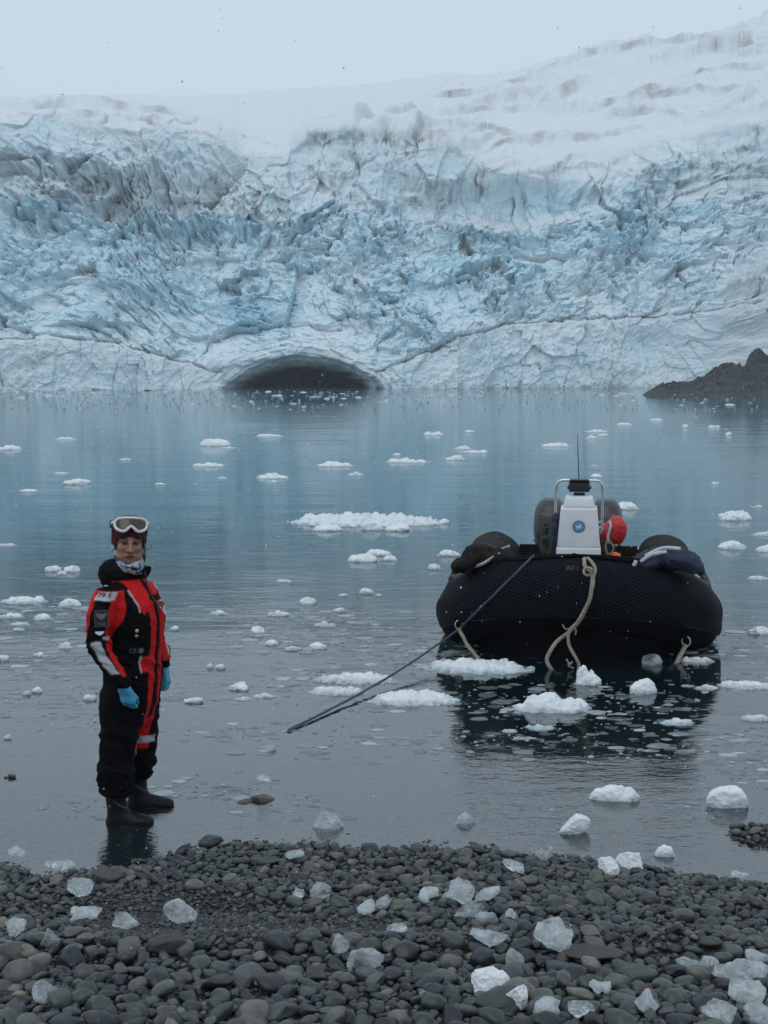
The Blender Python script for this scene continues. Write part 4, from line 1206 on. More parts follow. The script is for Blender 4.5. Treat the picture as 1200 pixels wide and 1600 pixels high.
link("bow_painter_knot", tube_mesh("bow_painter_knot", spline([boat_px(919 + 7 * math.cos(t), 893 + 6 * math.sin(t), YB - 0.03 + 0.02 * math.sin(2 * t)) for t in np.linspace(0, 11, 26)], 3), 0.011, 8), M_ROPE, boat)
link("bow_painter_whipping", tube_mesh("bow_painter_whipping", spline([boat_px(879, 976, YB - 0.03), boat_px(884, 983, YB - 0.035), boat_px(893, 981, YB - 0.04), boat_px(900, 984, YB - 0.03), boat_px(899, 992, YB - 0.03)], 5), 0.006, 6), M_ROPE, boat)
link("bow_painter_whipping", tube_mesh("bow_painter_whipping", spline([boat_px(885, 1030, YB), boat_px(890, 1038, YB - 0.03), boat_px(894, 1034, YB), boat_px(888, 1040, YB - 0.02), boat_px(896, 1044, YB)], 5), 0.008, 6), M_ROPE, boat)

# faded yellow letters on the bow
def text_mesh(name, body, size, ext=0.001):
    cu = bpy.data.curves.new(name, 'FONT'); cu.body = body; cu.size = size; cu.extrude = ext
    cu.align_x = 'CENTER'; cu.align_y = 'CENTER'; cu.resolution_u = 3
    t = bpy.data.objects.new(name, cu)
    col.objects.link(t)
    dg = bpy.context.evaluated_depsgraph_get()
    me = bpy.data.meshes.new_from_object(t.evaluated_get(dg))
    bpy.data.objects.remove(t); bpy.data.curves.remove(cu)
    return me
pb = surf_px(895, 888, 0.012)
link("registration_letters", text_mesh("registration_letters", "BE1", 0.075), M_YELLOWP, boat, (pb.x, pb.y, pb.z), (D(38), 0, 0))

# console
CY = 2.95
con = link("console", None, None, boat, (0, CY, 0.25)) if False else empty("console", (0, CY, 0.25)); con.parent = boat
link("console_base", box_mesh("console_base", 0.485, 0.52, 0.44, 0.018, 3, (0.955, 0.95), True), M_GEL, con, (0, 0, 0))
link("console_body", box_mesh("console_body", 0.450, 0.46, 0.415, 0.022, 3, (0.845, 0.82), True), M_GEL, con, (0, 0, 0.438))
link("console_cap", box_mesh("console_cap", 0.335, 0.33, 0.122, 0.035, 4, (0.86, 0.8), True), M_GEL, con, (0, 0, 0.848))
em = empty("emblem", (0, -0.222, 0.665), rx=D(90 + 5.2)); em.parent = con
link("disc", lathe_mesh("disc", [(0.064, -0.003), (0.064, 0.003)], 36, False), simple_mat("emblem_rim", (0.10, 0.17, 0.24), 0.4, 0.05), em)
link("disc_field", lathe_mesh("disc_field", [(0.053, 0.0), (0.053, 0.0055)], 36, False), M_SKYBLUE, em)
bird = [(-0.034, 0.006), (-0.018, 0.010), (-0.006, 0.002), (0.006, 0.016), (0.020, 0.032), (0.024, 0.026), (0.018, 0.010), (0.030, 0.004), (0.036, -0.004), (0.024, -0.004), (0.014, -0.016), (0.0, -0.022), (-0.014, -0.016), (-0.022, -0.026), (-0.030, -0.024), (-0.022, -0.012), (-0.026, -0.002)]
n_ = len(bird)
link("bird", py_mesh("bird", [(x, y, 0.006) for x, y in bird] + [(x, y, 0.0085) for x, y in bird], [tuple(range(n_, 2 * n_))] + [(k, (k + 1) % n_, n_ + (k + 1) % n_, n_ + k) for k in range(n_)]), M_WHITEP, em)
# grab rail arch
rail = [(-0.245, 0.10, 0.62), (-0.247, 0.10, 0.86), (-0.245, 0.10, 1.03), (-0.235, 0.10, 1.085), (-0.195, 0.10, 1.118), (-0.10, 0.10, 1.122), (0.10, 0.10, 1.122), (0.195, 0.10, 1.118), (0.235, 0.10, 1.085), (0.245, 0.10, 1.03), (0.247, 0.10, 0.80), (0.245, 0.10, 0.55)]
link("grab_rail", tube_mesh("grab_rail", spline(rail, 5), 0.0155, 12), M_STEEL, con)
for z in (0.66, 0.60):
    for sx in (-1, 1):
        link("rail_foot", box_mesh("rail_foot", 0.05, 0.03, 0.03, 0.006), M_STEEL, con, (sx * 0.222, 0.10, z))
# instrument / radio box with its bracket and antenna
rb = empty("instrument_box", (0, 0.02, 0.965)); rb.parent = con
link("bracket", box_mesh("bracket", 0.12, 0.04, 0.035, 0.008), M_DARKPL, rb)
link("bracket_arm", box_mesh("bracket_arm", 0.03, 0.03, 0.06, 0.006), M_STEEL, rb, (-0.03, 0.0, 0.01))
link("housing", box_mesh("housing", 0.215, 0.13, 0.108, 0.014, 3, (1, 0.9), True), M_DARKPL, rb, (0, 0, 0.045))
link("hood", box_mesh("hood", 0.205, 0.15, 0.022, 0.008, 2), M_DARKPL, rb, (0, -0.008, 0.156))
for sx in (-1, 1):
    link("clamp_knob", lathe_mesh("clamp_knob", [(0.022, 0), (0.024, 0.006), (0.018, 0.016)], 14), M_DARKPL, rb, (sx * 0.108, 0, 0.09), (0, sx * D(90), 0))
link("antenna", tube_mesh("antenna", [Vector((0, 0.05, 0.06)) + Vector((-0.028 * t, 0, 0.60 * t)) for t in np.linspace(0, 1, 8)], [0.0075 - 0.0045 * t for t in np.linspace(0, 1, 8)], 8), simple_mat("antenna_green_black", (0.03, 0.05, 0.05), 0.5), con, (0, 0.06, 0.95))

# outboard motors
def outboard(x, mirror, text, parent):
    o = empty("outboard_motor", (x, 4.92, 0.28)); o.parent = parent
    f = Field((-0.3, -0.42, -0.1), (0.3, 0.5, 0.85), 0.016)
    f.loft([(0.02, 0, 0.02, 0.13, 0.20), (0.16, 0, 0.02, 0.185, 0.27), (0.34, 0, 0.03, 0.205, 0.31), (0.52, 0, 0.05, 0.20, 0.30), (0.64, 0, 0.07, 0.165, 0.25), (0.70, 0, 0.08, 0.11, 0.18)], 0.0, power=2.6)
    V, F = f.mesh("cowling"); V = relax(V, F, 4)
    link("cowling", np_mesh("cowling", V, F, True), M_COWL, o)
    link("lower_cowling", box_mesh("lower_cowling", 0.30, 0.42, 0.20, 0.05, 4, (1.1, 1.1), True), M_DARKPL, o, (0, 0.02, -0.12))
    link("leg", box_mesh("leg", 0.10, 0.20, 0.55, 0.03, 3, (1, 1.2), True), M_DARKPL, o, (0, 0.1, -0.64))
    # moulded seam and trim band
    band = [Vector((0.206 * math.cos(a) * (1 - 0.10 * abs(math.sin(a))), 0.025 + 0.312 * math.sin(a), 0.235 + 0.03 * math.cos(a) * mirror)) for a in np.linspace(0, 2 * math.pi, 40, endpoint=False)]
    link("seam", tube_mesh("seam", band, 0.008, 6, closed=True), M_DARKPL, o)
    for dz, w in ((0.0, 0.11), (-0.035, 0.08)):
        link("stripe", box_mesh("stripe", w, 0.004, 0.016, 0.0, base=False), M_REDP, o, (0.055 * -mirror, -0.222 - dz * 0.3, 0.555 + dz), (D(-26), 0, 0))
    t = link("power_number", text_mesh("power_number", text, 0.085), M_WHITEP, o, (0.10, -0.292, 0.22), (D(90), 0, D(12)))
    return o
outboard(-0.335, 1, "40", boat)
outboard(0.325, -1, "40", boat)

# gear stowed in the boat: things of their own
def world_of(v): return boat.matrix_basis @ Vector(v)
BOAT_RZ = boat.rotation_euler.z
def lump(name, lo, hi, h, prims, mat, label, cat, loc_b, noise_a=0.01, noise_s=12.0, group=None, relax_n=2, big=1.0):
    f = Field(lo, hi, h)
    for (c, r, k, rot) in prims: f.ell(c, r, k, rot)
    V, F = f.mesh(name); V = relax(V, F, relax_n)
    N = vnormals(V, F)
    V = V + N * (noise_a * (ridged(V[:, 0] * noise_s, V[:, 1] * noise_s, V[:, 2] * noise_s, 3) - 0.8))[:, None]
    o = link(name, np_mesh(name, V, F, True), mat, None, world_of(loc_b), (0, 0, BOAT_RZ))
    o.scale = (big, big, big)
    return tag(o, label, cat, group)
pR = boat_px(957, 828, 3.35)
rbag = lump("dry_bag", (-0.2, -0.2, -0.22), (0.22, 0.2, 0.2), 0.011, [((-0.05, 0, -0.02), (0.085, 0.09, 0.075), 0.05, (0, 0.5, 0)), ((0.045, 0, 0.03), (0.085, 0.10, 0.105), 0.06, (0, -0.3, 0)), ((0.03, 0, -0.06), (0.08, 0.085, 0.075), 0.05, None)],
            M_REDBAG, "red dry bag hanging on the right side of the white console", "bag", pR, 0.006, 14, big=1.18)
link("strap", tube_mesh("strap", spline([(-0.028, -0.085, 0.09), (-0.020, -0.112, 0.05), (-0.030, -0.112, 0.0), (-0.042, -0.105, -0.06), (-0.03, -0.095, -0.11)], 5), 0.014, 8), M_WHITECLOTH, rbag)
link("cord", tube_mesh("cord", spline([(-0.05, -0.10, -0.08), (-0.06, -0.11, -0.15), (-0.035, -0.11, -0.21), (0.01, -0.11, -0.17), (0.0, -0.11, -0.13), (-0.03, -0.105, -0.09), (-0.065, -0.10, -0.13), (-0.055, -0.10, -0.2), (-0.02, -0.10, -0.24)], 5), 0.007, 6), M_ROPE, rbag)
pO = boat_px(966, 872, 2.85)
lump("orange_bag", (-0.16, -0.16, -0.16), (0.16, 0.16, 0.12), 0.011, [((0.0, 0, -0.02), (0.085, 0.07, 0.05), 0.03, (0, 0.7, 0)), ((-0.03, 0, 0.0), (0.05, 0.06, 0.06), 0.03, None), ((0.05, 0, -0.07), (0.07, 0.06, 0.05), 0.03, None)],
     M_ORANGE, "bright orange bag lying low behind the bow, right of the console", "bag", pO, 0.006, 18)
pN = surf_px(1040, 893) + Vector((0, 0.10, 0.05))
nb = lump("folded_tarp", (-0.34, -0.3, -0.2), (0.34, 0.4, 0.2), 0.015, [((-0.10, 0.02, 0.02), (0.13, 0.16, 0.045), 0.04, (0, -0.35, 0.2)), ((0.05, 0.0, 0.045), (0.15, 0.17, 0.055), 0.04, (0, 0.15, 0)), ((0.16, 0.0, 0.01), (0.09, 0.13, 0.05), 0.04, (0, 0.6, 0))],
          M_NAVY, "crumpled navy blue tarp with white edging on the boat's right tube", "tarp", pN, 0.024, 11, big=1.35)
for k, pts in enumerate(([(-0.19, -0.10, 0.0), (-0.10, -0.13, 0.075), (0.0, -0.14, 0.10)], [(-0.13, -0.06, 0.06), (-0.02, -0.09, 0.115), (0.09, -0.10, 0.115)], [(-0.22, -0.14, -0.05), (-0.21, -0.16, 0.0), (-0.19, -0.15, 0.04)])):
    link("edging", tube_mesh("edging", spline(pts, 5), 0.013, 7), M_WHITECLOTH, nb)
pL = surf_px(756, 888) + Vector((0, 0.12, 0.05))
lb = lump("folded_tarp", (-0.36, -0.3, -0.2), (0.36, 0.4, 0.2), 0.015, [((0.06, 0.02, 0.03), (0.16, 0.16, 0.045), 0.04, (0, 0.2, 0.1)), ((-0.10, 0.0, 0.0), (0.13, 0.15, 0.05), 0.04, (0, -0.5, 0)), ((-0.05, 0.0, 0.05), (0.08, 0.1, 0.04), 0.04, None)],
          M_BROWNBLK, "dark lumpy bundle lashed on the boat's left tube", "tarp", pL, 0.022, 11, big=1.35)
for k in range(2):
    pts = [surf_px(744 + 26 * t + 4 * k - (14 if k else 0), 876 - 9 * t + 11 * k + 3 * math.sin(t * 2.5), 0.05) for t in np.linspace(0, 2.0, 12)]
    st = []
    for p_ in pts:
        for w_ in (-1, 1): st.append((p_.x, p_.y - 0.006 * w_, p_.z + 0.015 * w_ + 0.01))
    so = link("tube_stripe", py_mesh("tube_stripe", st, [(2 * q, 2 * q + 2, 2 * q + 3, 2 * q + 1) for q in range(11)], True), M_WHITECLOTH, boat)
    so.modifiers.new("thickness", 'SOLIDIFY').thickness = 0.006
# green rope coil on the left of the console
pG = boat_px(853, 840, 2.75)
coil = empty("rope_coil", world_of(pG), BOAT_RZ); tag(coil, "dark green rope hank hanging left of the white console", "rope")
rnd = random.Random(5)
for k in range(9):
    w, hgt_ = rnd.uniform(0.025, 0.06), rnd.uniform(0.13, 0.19)
    dy, dx = rnd.uniform(-0.05, 0.03), rnd.uniform(-0.015, 0.015)
    pts = [Vector((dx + w * math.sin(a) * (0.75 if math.cos(a) > 0 else 1.0), dy + 0.01 * math.sin(3 * a), -0.02 + hgt_ * math.cos(a))) for a in np.linspace(0, 2 * math.pi, 22, endpoint=False)]
    link("loop", tube_mesh("loop", pts, 0.0085, 7, closed=True), M_GREENROPE, coil)
for dz in (-0.015, 0.0, 0.015):
    pts = [Vector((0.055 * math.cos(a), -0.01 + 0.055 * math.sin(a), 0.01 + dz + 0.012 * math.cos(a))) for a in np.linspace(0, 2 * math.pi, 20, endpoint=False)]
    link("binding", tube_mesh("binding", pts, 0.009, 7, closed=True), M_GREENROPE, coil)
pK = boat_px(871, 838, 2.95)
lump("dark_bag", (-0.12, -0.14, -0.32), (0.12, 0.14, 0.32), 0.013, [((-0.02, 0, 0.02), (0.05, 0.07, 0.22), 0.03, None), ((-0.03, 0, -0.12), (0.06, 0.08, 0.14), 0.03, None), ((-0.015, 0, 0.2), (0.045, 0.05, 0.05), 0.03, None)],
     M_NAVY, "dark navy bag strapped upright against the console's left side", "bag", pK, 0.008, 16)
# mooring line from the bow over the ring to the shallows
pl = [surf_px(834 + (716 - 834) * t, 868 + (984 - 868) * t, 0.022) for t in np.linspace(0, 1, 26)]
hull_y = np.minimum.accumulate(np.array([p_.y for p_ in pl])[::-1])[::-1]
pts = [world_of(p_) for p_ in pl]
q0, q1 = pts[0], pts[-1]
q2 = at(452, 1140, 0.01)
pts += [q1 + (q2 - q1) * t + Vector((0, 0, -0.05 * math.sin(t * math.pi))) for t in np.linspace(0.04, 1, 40)]
dirv = (q2 - q1).normalized()
pts += [q2 + dirv * 0.12 + Vector((0, 0, -0.06)), q2 + dirv * 0.3 + Vector((0.02, 0, -0.16)), q2 + dirv * 0.4 + Vector((0.02, 0, -0.3))]
ml = link("mooring_line", tube_mesh("mooring_line", [p_ - q0 for p_ in pts], 0.0092, 12, lobes=3, twist=0.8), M_LINE, None, q0)
tag(ml, "taut slate blue mooring line running from the boat's bow down into the shallow water", "rope")

# ------------------------------------------------------------------ the person in the dry suit
M_BLACKSUIT = None
def suit_mat():
    m = Mat("drysuit_fabric")
    c = m.attr("panel", 'Color')
    p = m.pos(obj=True)
    n = m.noise(p, 26.0, 4)
    c2 = m.mix(m.ramp(n, [(0.3, 0.0), (0.75, 1.0)]), m.mix(1.0, c, (0.82, 0.82, 0.82), 'MULTIPLY'), c)
    h = m.math('ADD', m.noise(p, 900.0, 2), m.math('MULTIPLY', n, 1.5))
    m.pbsdf(c2, 0.62, m.bump(h, 0.35, 0.003), **{'Specular IOR Level': 0.04})
    return m.m
M_SUIT = suit_mat()
M_SKIN = Mat("skin")
_c = M_SKIN.attr("panel", 'Color')
_n = M_SKIN.noise(M_SKIN.pos(obj=True), 60.0, 4)
M_SKIN.pbsdf(M_SKIN.mix(_n, M_SKIN.mix(1.0, _c, (0.88, 0.84, 0.82), 'MULTIPLY'), _c), 0.5, M_SKIN.bump(_n, 0.15, 0.002), **{'Subsurface Weight': 0.0, 'Specular IOR Level': 0.35})
M_SKIN = M_SKIN.m
M_HAT = simple_mat("maroon_knit", (0.085, 0.008, 0.020), 0.9, 0.35, 30.0, 0.8, 260.0, 0.004)
M_HOOD = simple_mat("black_hood_cloth", (0.006, 0.0065, 0.008), 0.75, 0.35, 16.0, 0.5, 150.0, 0.004, **{'Specular IOR Level': 0.12})
M_GLOVE = simple_mat("blue_glove", (0.045, 0.27, 0.43), 0.5, 0.18, 30.0, 0.5, 60.0, 0.004)
M_BOOT = simple_mat("black_rubber_boot", (0.006, 0.0066, 0.008), 0.42, 0.3, 14.0, 0.1, 120.0, 0.001, **{'Specular IOR Level': 0.2})
M_SILVER = simple_mat("reflective_tape", (0.50, 0.52, 0.54), 0.4, 0.12, 30.0, 0.1, 90.0, 0.001)
M_GOGFRAME = simple_mat("white_goggle_frame", (0.62, 0.62, 0.60), 0.35, 0.06, 30.0)
M_LENS = simple_mat("smoke_brown_lens", (0.050, 0.036, 0.030), 0.12, 0.1, 5.0)
M_HAIR = simple_mat("dark_hair", (0.014, 0.010, 0.008), 0.5, 0.3, 90.0)
M_EYEW = simple_mat("eye_white", (0.42, 0.38, 0.36), 0.25, 0.05)
M_IRIS = simple_mat("dark_iris", (0.012, 0.009, 0.007), 0.15, 0.1)
M_GREYP = simple_mat("grey_print", (0.10, 0.105, 0.11), 0.6, 0.1)
M_BRASS = simple_mat("brass", (0.55, 0.33, 0.10), 0.35, 0.1, Metallic=0.8)
M_INK = simple_mat("marker_ink", (0.02, 0.02, 0.03), 0.6, 0.1)

P_YAW, P_K = math.radians(66), 1.035
_foot = at(187, 1292, -0.03)
person = empty("person", (0, 0, 0), P_YAW)
FOOT_R, FOOT_L = Vector((-0.130, -0.005, 0)), Vector((0.150, 0.050, 0))
_rf = Matrix.Rotation(P_YAW, 3, 'Z') @ FOOT_R * P_K
person.scale = (P_K, P_K, P_K)
person.location = (_foot.x - _rf.x, _foot.y - _rf.y, -0.035)
tag(person, "person in a red and black dry suit with goggles on the maroon hat", "person")

SUIT_H = 0.0056
f = Field((-0.42, -0.30, 0.08), (0.42, 0.30, 1.50), SUIT_H)
# trunk
f.loft([(0.57, 0, 0.0, 0.120, 0.105), (0.66, 0, -0.004, 0.166, 0.142), (0.76, 0, -0.012, 0.170, 0.150), (0.88, 0, -0.026, 0.158, 0.148), (1.0, 0, -0.034, 0.158, 0.150),
        (1.12, 0, -0.036, 0.168, 0.156), (1.20, 0, -0.026, 0.165, 0.148), (1.27, 0, -0.004, 0.138, 0.120), (1.32, 0, 0.010, 0.100, 0.09), (1.37, 0, 0.004, 0.084, 0.08)], power=2.3)
# legs with the cloth gathered over the boots
legR = [(0.185, -0.130, 0.010, 0.066, 0.070), (0.205, -0.131, 0.010, 0.087, 0.092), (0.232, -0.131, 0.010, 0.081, 0.085), (0.262, -0.131, 0.010, 0.099, 0.101), (0.293, -0.130, 0.010, 0.089, 0.093),
        (0.325, -0.128, 0.010, 0.104, 0.108), (0.37, -0.124, 0.008, 0.089, 0.094), (0.46, -0.116, 0.002, 0.091, 0.100), (0.56, -0.102, 0.0, 0.100, 0.115), (0.66, -0.088, 0.003, 0.100, 0.120), (0.74, -0.082, 0.005, 0.090, 0.11)]
legL = [(0.20, 0.148, 0.045, 0.062, 0.066), (0.225, 0.146, 0.040, 0.070, 0.075), (0.27, 0.138, 0.038, 0.073, 0.078), (0.32, 0.134, 0.034, 0.094, 0.098), (0.37, 0.128, 0.028, 0.090, 0.095),
        (0.46, 0.118, 0.016, 0.088, 0.10), (0.56, 0.102, 0.008, 0.098, 0.112), (0.66, 0.088, 0.004, 0.100, 0.118), (0.74, 0.082, 0.005, 0.090, 0.11)]
f.loft(legR, 0.03); f.loft(legL, 0.03)
# arms: shoulder, elbow, cuff
armR = [(0.80, -0.214, -0.100, 0.047, 0.049), (0.835, -0.218, -0.085, 0.053, 0.056), (0.90, -0.230, -0.038, 0.056, 0.060), (0.97, -0.238, 0.012, 0.060, 0.064), (1.02, -0.238, 0.030, 0.063, 0.066), (1.09, -0.230, 0.034, 0.062, 0.068), (1.17, -0.212, 0.030, 0.066, 0.074), (1.235, -0.186, 0.022, 0.067, 0.076), (1.28, -0.150, 0.018, 0.060, 0.070)]
armL = [(0.82, 0.232, -0.058, 0.046, 0.048), (0.88, 0.240, -0.044, 0.053, 0.055), (0.95, 0.244, -0.006, 0.056, 0.060), (1.02, 0.240, 0.024, 0.061, 0.064), (1.09, 0.236, 0.022, 0.064, 0.068), (1.17, 0.216, 0.020, 0.067, 0.074), (1.235, 0.187, 0.016, 0.068, 0.077), (1.28, 0.150, 0.014, 0.060, 0.070)]
f.loft(armR, 0.045); f.loft(armL, 0.045)
# stand-up collar
f.loft([(1.33, 0, 0.0, 0.098, 0.094), (1.365, 0, -0.006, 0.096, 0.100), (1.382, 0, -0.008, 0.094, 0.100)], 0.02)
V, F = f.mesh("drysuit"); V = relax(V, F, 3, 0.5)
N = vnormals(V, F)
x, y, z = V.T
arm = np.abs(x) > np.interp(z, [0.7, 1.0, 1.12, 1.20, 1.26, 1.32], [0.172, 0.175, 0.165, 0.152, 0.135, 0.12])
lx = np.where(arm, np.abs(x), 0)
# folds: rings where sleeves and legs bunch, slanting pulls on the trunk
gather = np.exp(-((z - 0.27) / 0.11) ** 2) * 1.25 + np.exp(-((z - 1.0) / 0.10) ** 2) * arm * 1.0 + 0.35 + 0.5 * np.exp(-((z - 0.86) / 0.10) ** 2) * (~arm) + 0.45 * np.exp(-((z - 0.52) / 0.09) ** 2)
fold = ridged(x * 5 + z * 6, y * 6 - z * 4, z * 13 + x * 5, 3, 0.5) - 0.9
soft = fbm(x * 9, y * 9, z * 7, 3)
V = V + N * (0.0105 * gather * fold + 0.005 * soft)[:, None]
N = vnormals(V, F)
x, y, z = V.T
# panels of the suit, worked out round and along the body
BLK, RED, DRK, SIL = np.array([0.0050, 0.0055, 0.0075]), np.array([0.62, 0.020, 0.020]), np.array([0.20, 0.008, 0.010]), np.array([0.42, 0.44, 0.46])
C = np.tile(BLK, (len(V), 1))
trunk = ~arm & (z > 0.60)
front = (N[:, 1] < 0.15) | (y < -0.03)
jag = 0.010 * np.sin(x * 160) * (x < -0.07)
def put(mask, c): C[mask] = c
# centre strip down to the knees and the chest yoke
wL = np.interp(z, [0.38, 0.55, 0.75, 0.93, 1.0, 1.22, 1.36], [0.030, 0.062, 0.066, 0.07, 0.078, 0.085, 0.07])
wR = np.interp(z, [0.38, 0.55, 0.75, 0.855, 0.86, 0.935, 0.94, 1.18, 1.22, 1.36], [0.020, 0.050, 0.056, 0.062, 0.106, 0.110, 0.052, 0.062, 0.075, 0.07])
strip = trunk & front & (x < wL) & (x > -wR) & (z < 1.36)
put(strip, RED)
yoke = trunk & front & (z > 1.165 + jag + 0.10 * np.clip(-x - 0.13, 0, 1)) & (z < 1.335) & (x < 0.138) & (x > -0.108) & (y < 0.03)
put(yoke, RED)
put(trunk & front & (x > 0.10) & (z > 1.06) & (z < 1.335) & (y < 0.02), RED)
# lower centre strip runs down the inside of the left thigh
thigh = ~arm & (z <= 0.62) & (z > 0.40) & (x > -0.045) & (x < np.interp(z, [0.40, 0.62], [0.075, 0.065])) & (N[:, 1] < 0.35)
put(thigh, RED)
put(~arm & (z < 0.40) & (z > 0.355) & (y > -0.01) & (x < -0.15), RED * 0.8)
# zip, chest panel and its dark strap
put(~arm & front & (np.abs(x - 0.004) < 0.017) & (z > 0.63) & (z < 1.40), BLK)
put(~arm & front & (np.abs(x - np.interp(z, [0.63, 0.80], [0.012, 0.004])) < np.interp(z, [0.63, 0.70, 0.80], [0.034, 0.028, 0.017])) & (z > 0.60) & (z < 0.80), BLK)
put(trunk & (np.abs(z - 1.225) < 0.014) & (x > -0.02) & (x < 0.12) & (y < 0), BLK)
put(trunk & front & (x > -0.150) & (x < -0.108) & (z > 1.0), BLK)
piping = trunk & front & (np.abs(x + 0.112) < 0.0040) & (z > 1.165) & (z < 1.335)
put(piping, SIL)
put(trunk & front & (np.abs(x + 0.107) < 0.0045) & (z > 0.855) & (z < 0.94), SIL)
# shoulders black, sleeves red front and back with a black outer panel
sh = z > 1.285
put(sh & (np.abs(x) > 0.09) & ~yoke, BLK)
def armax(z_, A):
    A = np.array(sorted(A)); return np.interp(z_, A[:, 0], A[:, 1]), np.interp(z_, A[:, 0], A[:, 2])
for A, sg in ((armR, -1), (armL, 1)):
    cx, cy = armax(z, A)
    sel = arm & (np.sign(x) == sg)
    out = np.array([-0.91, -0.41]) if sg < 0 else np.array([0.86, -0.50])
    ang = np.degrees(np.arctan2((x - cx) * out[1] - (y - cy) * out[0], (x - cx) * out[0] + (y - cy) * out[1])) * (1 if sg < 0 else -1)
    # ang > 0 towards the back on the right arm
    upper = sel & (z > 1.045) & (z < 1.305)
    put(upper, RED)
    put(upper & (np.abs(ang - 2) < np.interp(z, [1.045, 1.15, 1.235], [54, 44, 40])) & (z < 1.237), BLK)
    put(upper & (z > 1.276 + 0.03 * np.abs(np.sin(np.radians(ang)))), BLK)
    put(upper & (np.abs(ang + 4) < 50) & (z > 1.237) & (z < 1.276), np.array([0.46, 0.47, 0.48]))
    lowr = sel & (z <= 1.045)
    put(lowr & (ang < -48) & (ang > -92) & (z > np.interp(z, [0.85, 0.86], [0.85, 0.86])) & (z > 0.86), RED)
    if sg > 0:
        put(lowr & (z < 0.98) & (z > 0.86) & (ang < 40), RED)
    tape = sel & (z > 0.875) & (z < 1.035) & (np.abs(ang - np.interp(z, [0.875, 1.035], [-18, 0])) < 25)
    put(tape, SIL)
    put(sel & (np.abs(z - 1.05) < 0.008) & (ang < -30) & (ang > -70), SIL * 0.8)
    put(sel & (z < 0.838), BLK * 0.9)
put((z > 1.280) & (x < -0.108), BLK)
# knee tapes
put(~arm & (z > 0.405) & (z < 0.465) & (x > -0.085) & (x < -0.048) & (N[:, 1] < 0.1), SIL * 1.15)
put(~arm & (z > 0.395) & (z < 0.478) & (((x > -0.096) & (x < -0.085)) | ((x > -0.048) & (x < -0.040))) & (N[:, 1] < 0.1), RED)
put(~arm & (z > 0.435) & (z < 0.475) & (x > 0.03) & (x < 0.12) & (N[:, 1] < 0.1), SIL)
put(~arm & (z > 0.44) & (z < 0.443 + 0.04) & (x < -0.19) & (y > 0.04) & (np.abs(z - 0.46 - (y - 0.05)) < 0.006), SIL)
cl = (V[:, 2] > 1.322)
C[cl] = BLK
C = relax(C, F, 1, 0.45)
V[:, 2] = np.where(V[:, 2] > 0.6, 0.6 + (V[:, 2] - 0.6) * 1.06, V[:, 2])
suit = link("drysuit", np_mesh("drysuit", V, F, True, {"panel": C}), M_SUIT, person)
tag(suit, "red and black dry suit with reflective tape")
SUITV, SUITN = V, vnormals(V, F)
def on_suit(p, lift=0.003):
    """nearest point of the suit to p and its outward direction"""
    d = ((SUITV - np.array(p)) ** 2).sum(1)
    k = np.argsort(d)[:12]
    n = SUITN[k].mean(0); n /= np.linalg.norm(n)
    return Vector(SUITV[k].mean(0) + n * lift), Vector(n)
def cast_suit(px_, py_, lift=0.003):
    """point of the suit seen at a pixel of the photograph, in the person's own space"""
    R_ = Matrix.Rotation(-P_YAW, 3, 'Z')
    o = (R_ @ (Vector((0, 0, CAM_H)) - person.location)) / P_K
    d = (R_ @ Vector(ray(px_, py_))).normalized()
    rel = SUITV - np.array(o)
    t = rel @ np.array(d)
    perp = np.linalg.norm(rel - t[:, None] * np.array(d)[None], axis=1)
    ok = np.nonzero((perp < 0.009) & (SUITN @ np.array(d) < 0))[0]
    if len(ok) == 0:
        k = int(np.argmin(perp))
    else:
        k = ok[np.argmin(t[ok])]
    return on_suit(SUITV[k], lift)
def face_rot(n, up=Vector((0, 0, 1)), roll=0.0):
    zax = n.normalized(); xax = up.cross(zax).normalized(); yax = zax.cross(xax)
    Mx = Matrix((xax, yax, zax)).transposed()
    return (Mx @ Matrix.Rotation(roll, 3, 'Z')).to_euler()
def decal(name, me, mat, px_, py_, roll=0.0, lift=0.004, parent=suit):
    p, n = cast_suit(px_, py_, lift)
    return link(name, me, mat, parent, p, face_rot(n, roll=roll))
# marks on the suit
decal("number", text_mesh("number", "79 5", 0.044, 0.0008), M_INK, 163, 929, -0.05, 0.005)
patch = decal("sleeve_patch", box_mesh("sleeve_patch", 0.074, 0.088, 0.002, 0.0), M_GREYP, 158, 967, 0.02, 0.003)
link("patch_field", box_mesh("patch_field", 0.068, 0.082, 0.003, 0.0), simple_mat("patch_black", (0.012, 0.013, 0.015), 0.6), patch)
crest = [(-0.026, 0.022), (-0.020, 0.026), (-0.012, 0.016), (-0.006, 0.022), (0.0, 0.016), (0.006, 0.022), (0.012, 0.016), (0.020, 0.026), (0.026, 0.022), (0.024, 0.008), (0.012, -0.004), (0.0, -0.012), (-0.012, -0.004), (-0.024, 0.008)]
link("crest", py_mesh("crest", [(a, b + 0.006, 0.004) for a, b in crest], [tuple(range(len(crest)))]), simple_mat("crest_grey", (0.15, 0.155, 0.16), 0.6), patch)
for dy in (-0.024, -0.031):
    link("patch_line", box_mesh("patch_line", 0.044, 0.003, 0.001), M_GREYP, patch, (0, dy, 0.0035))
decal("sleeve_tab", py_mesh("sleeve_tab", [(-0.024, 0.010, 0), (0.024, 0.010, 0), (0.022, 0.0, 0), (0.004, -0.012, 0), (-0.004, -0.012, 0), (-0.022, 0.0, 0)], [(0, 5, 4, 3, 2, 1)]), M_SILVER, 157, 988, 0.0, 0.005)
decal("conformity_mark", text_mesh("conformity_mark", "CE", 0.034, 0.0008), M_GREYP, 209, 1017, 0, 0.005)
decal("round_mark", lathe_mesh("round_mark", [(0.015, 0), (0.015, 0.002)], 20, False), M_GREYP, 222, 1016, 0, 0.004)
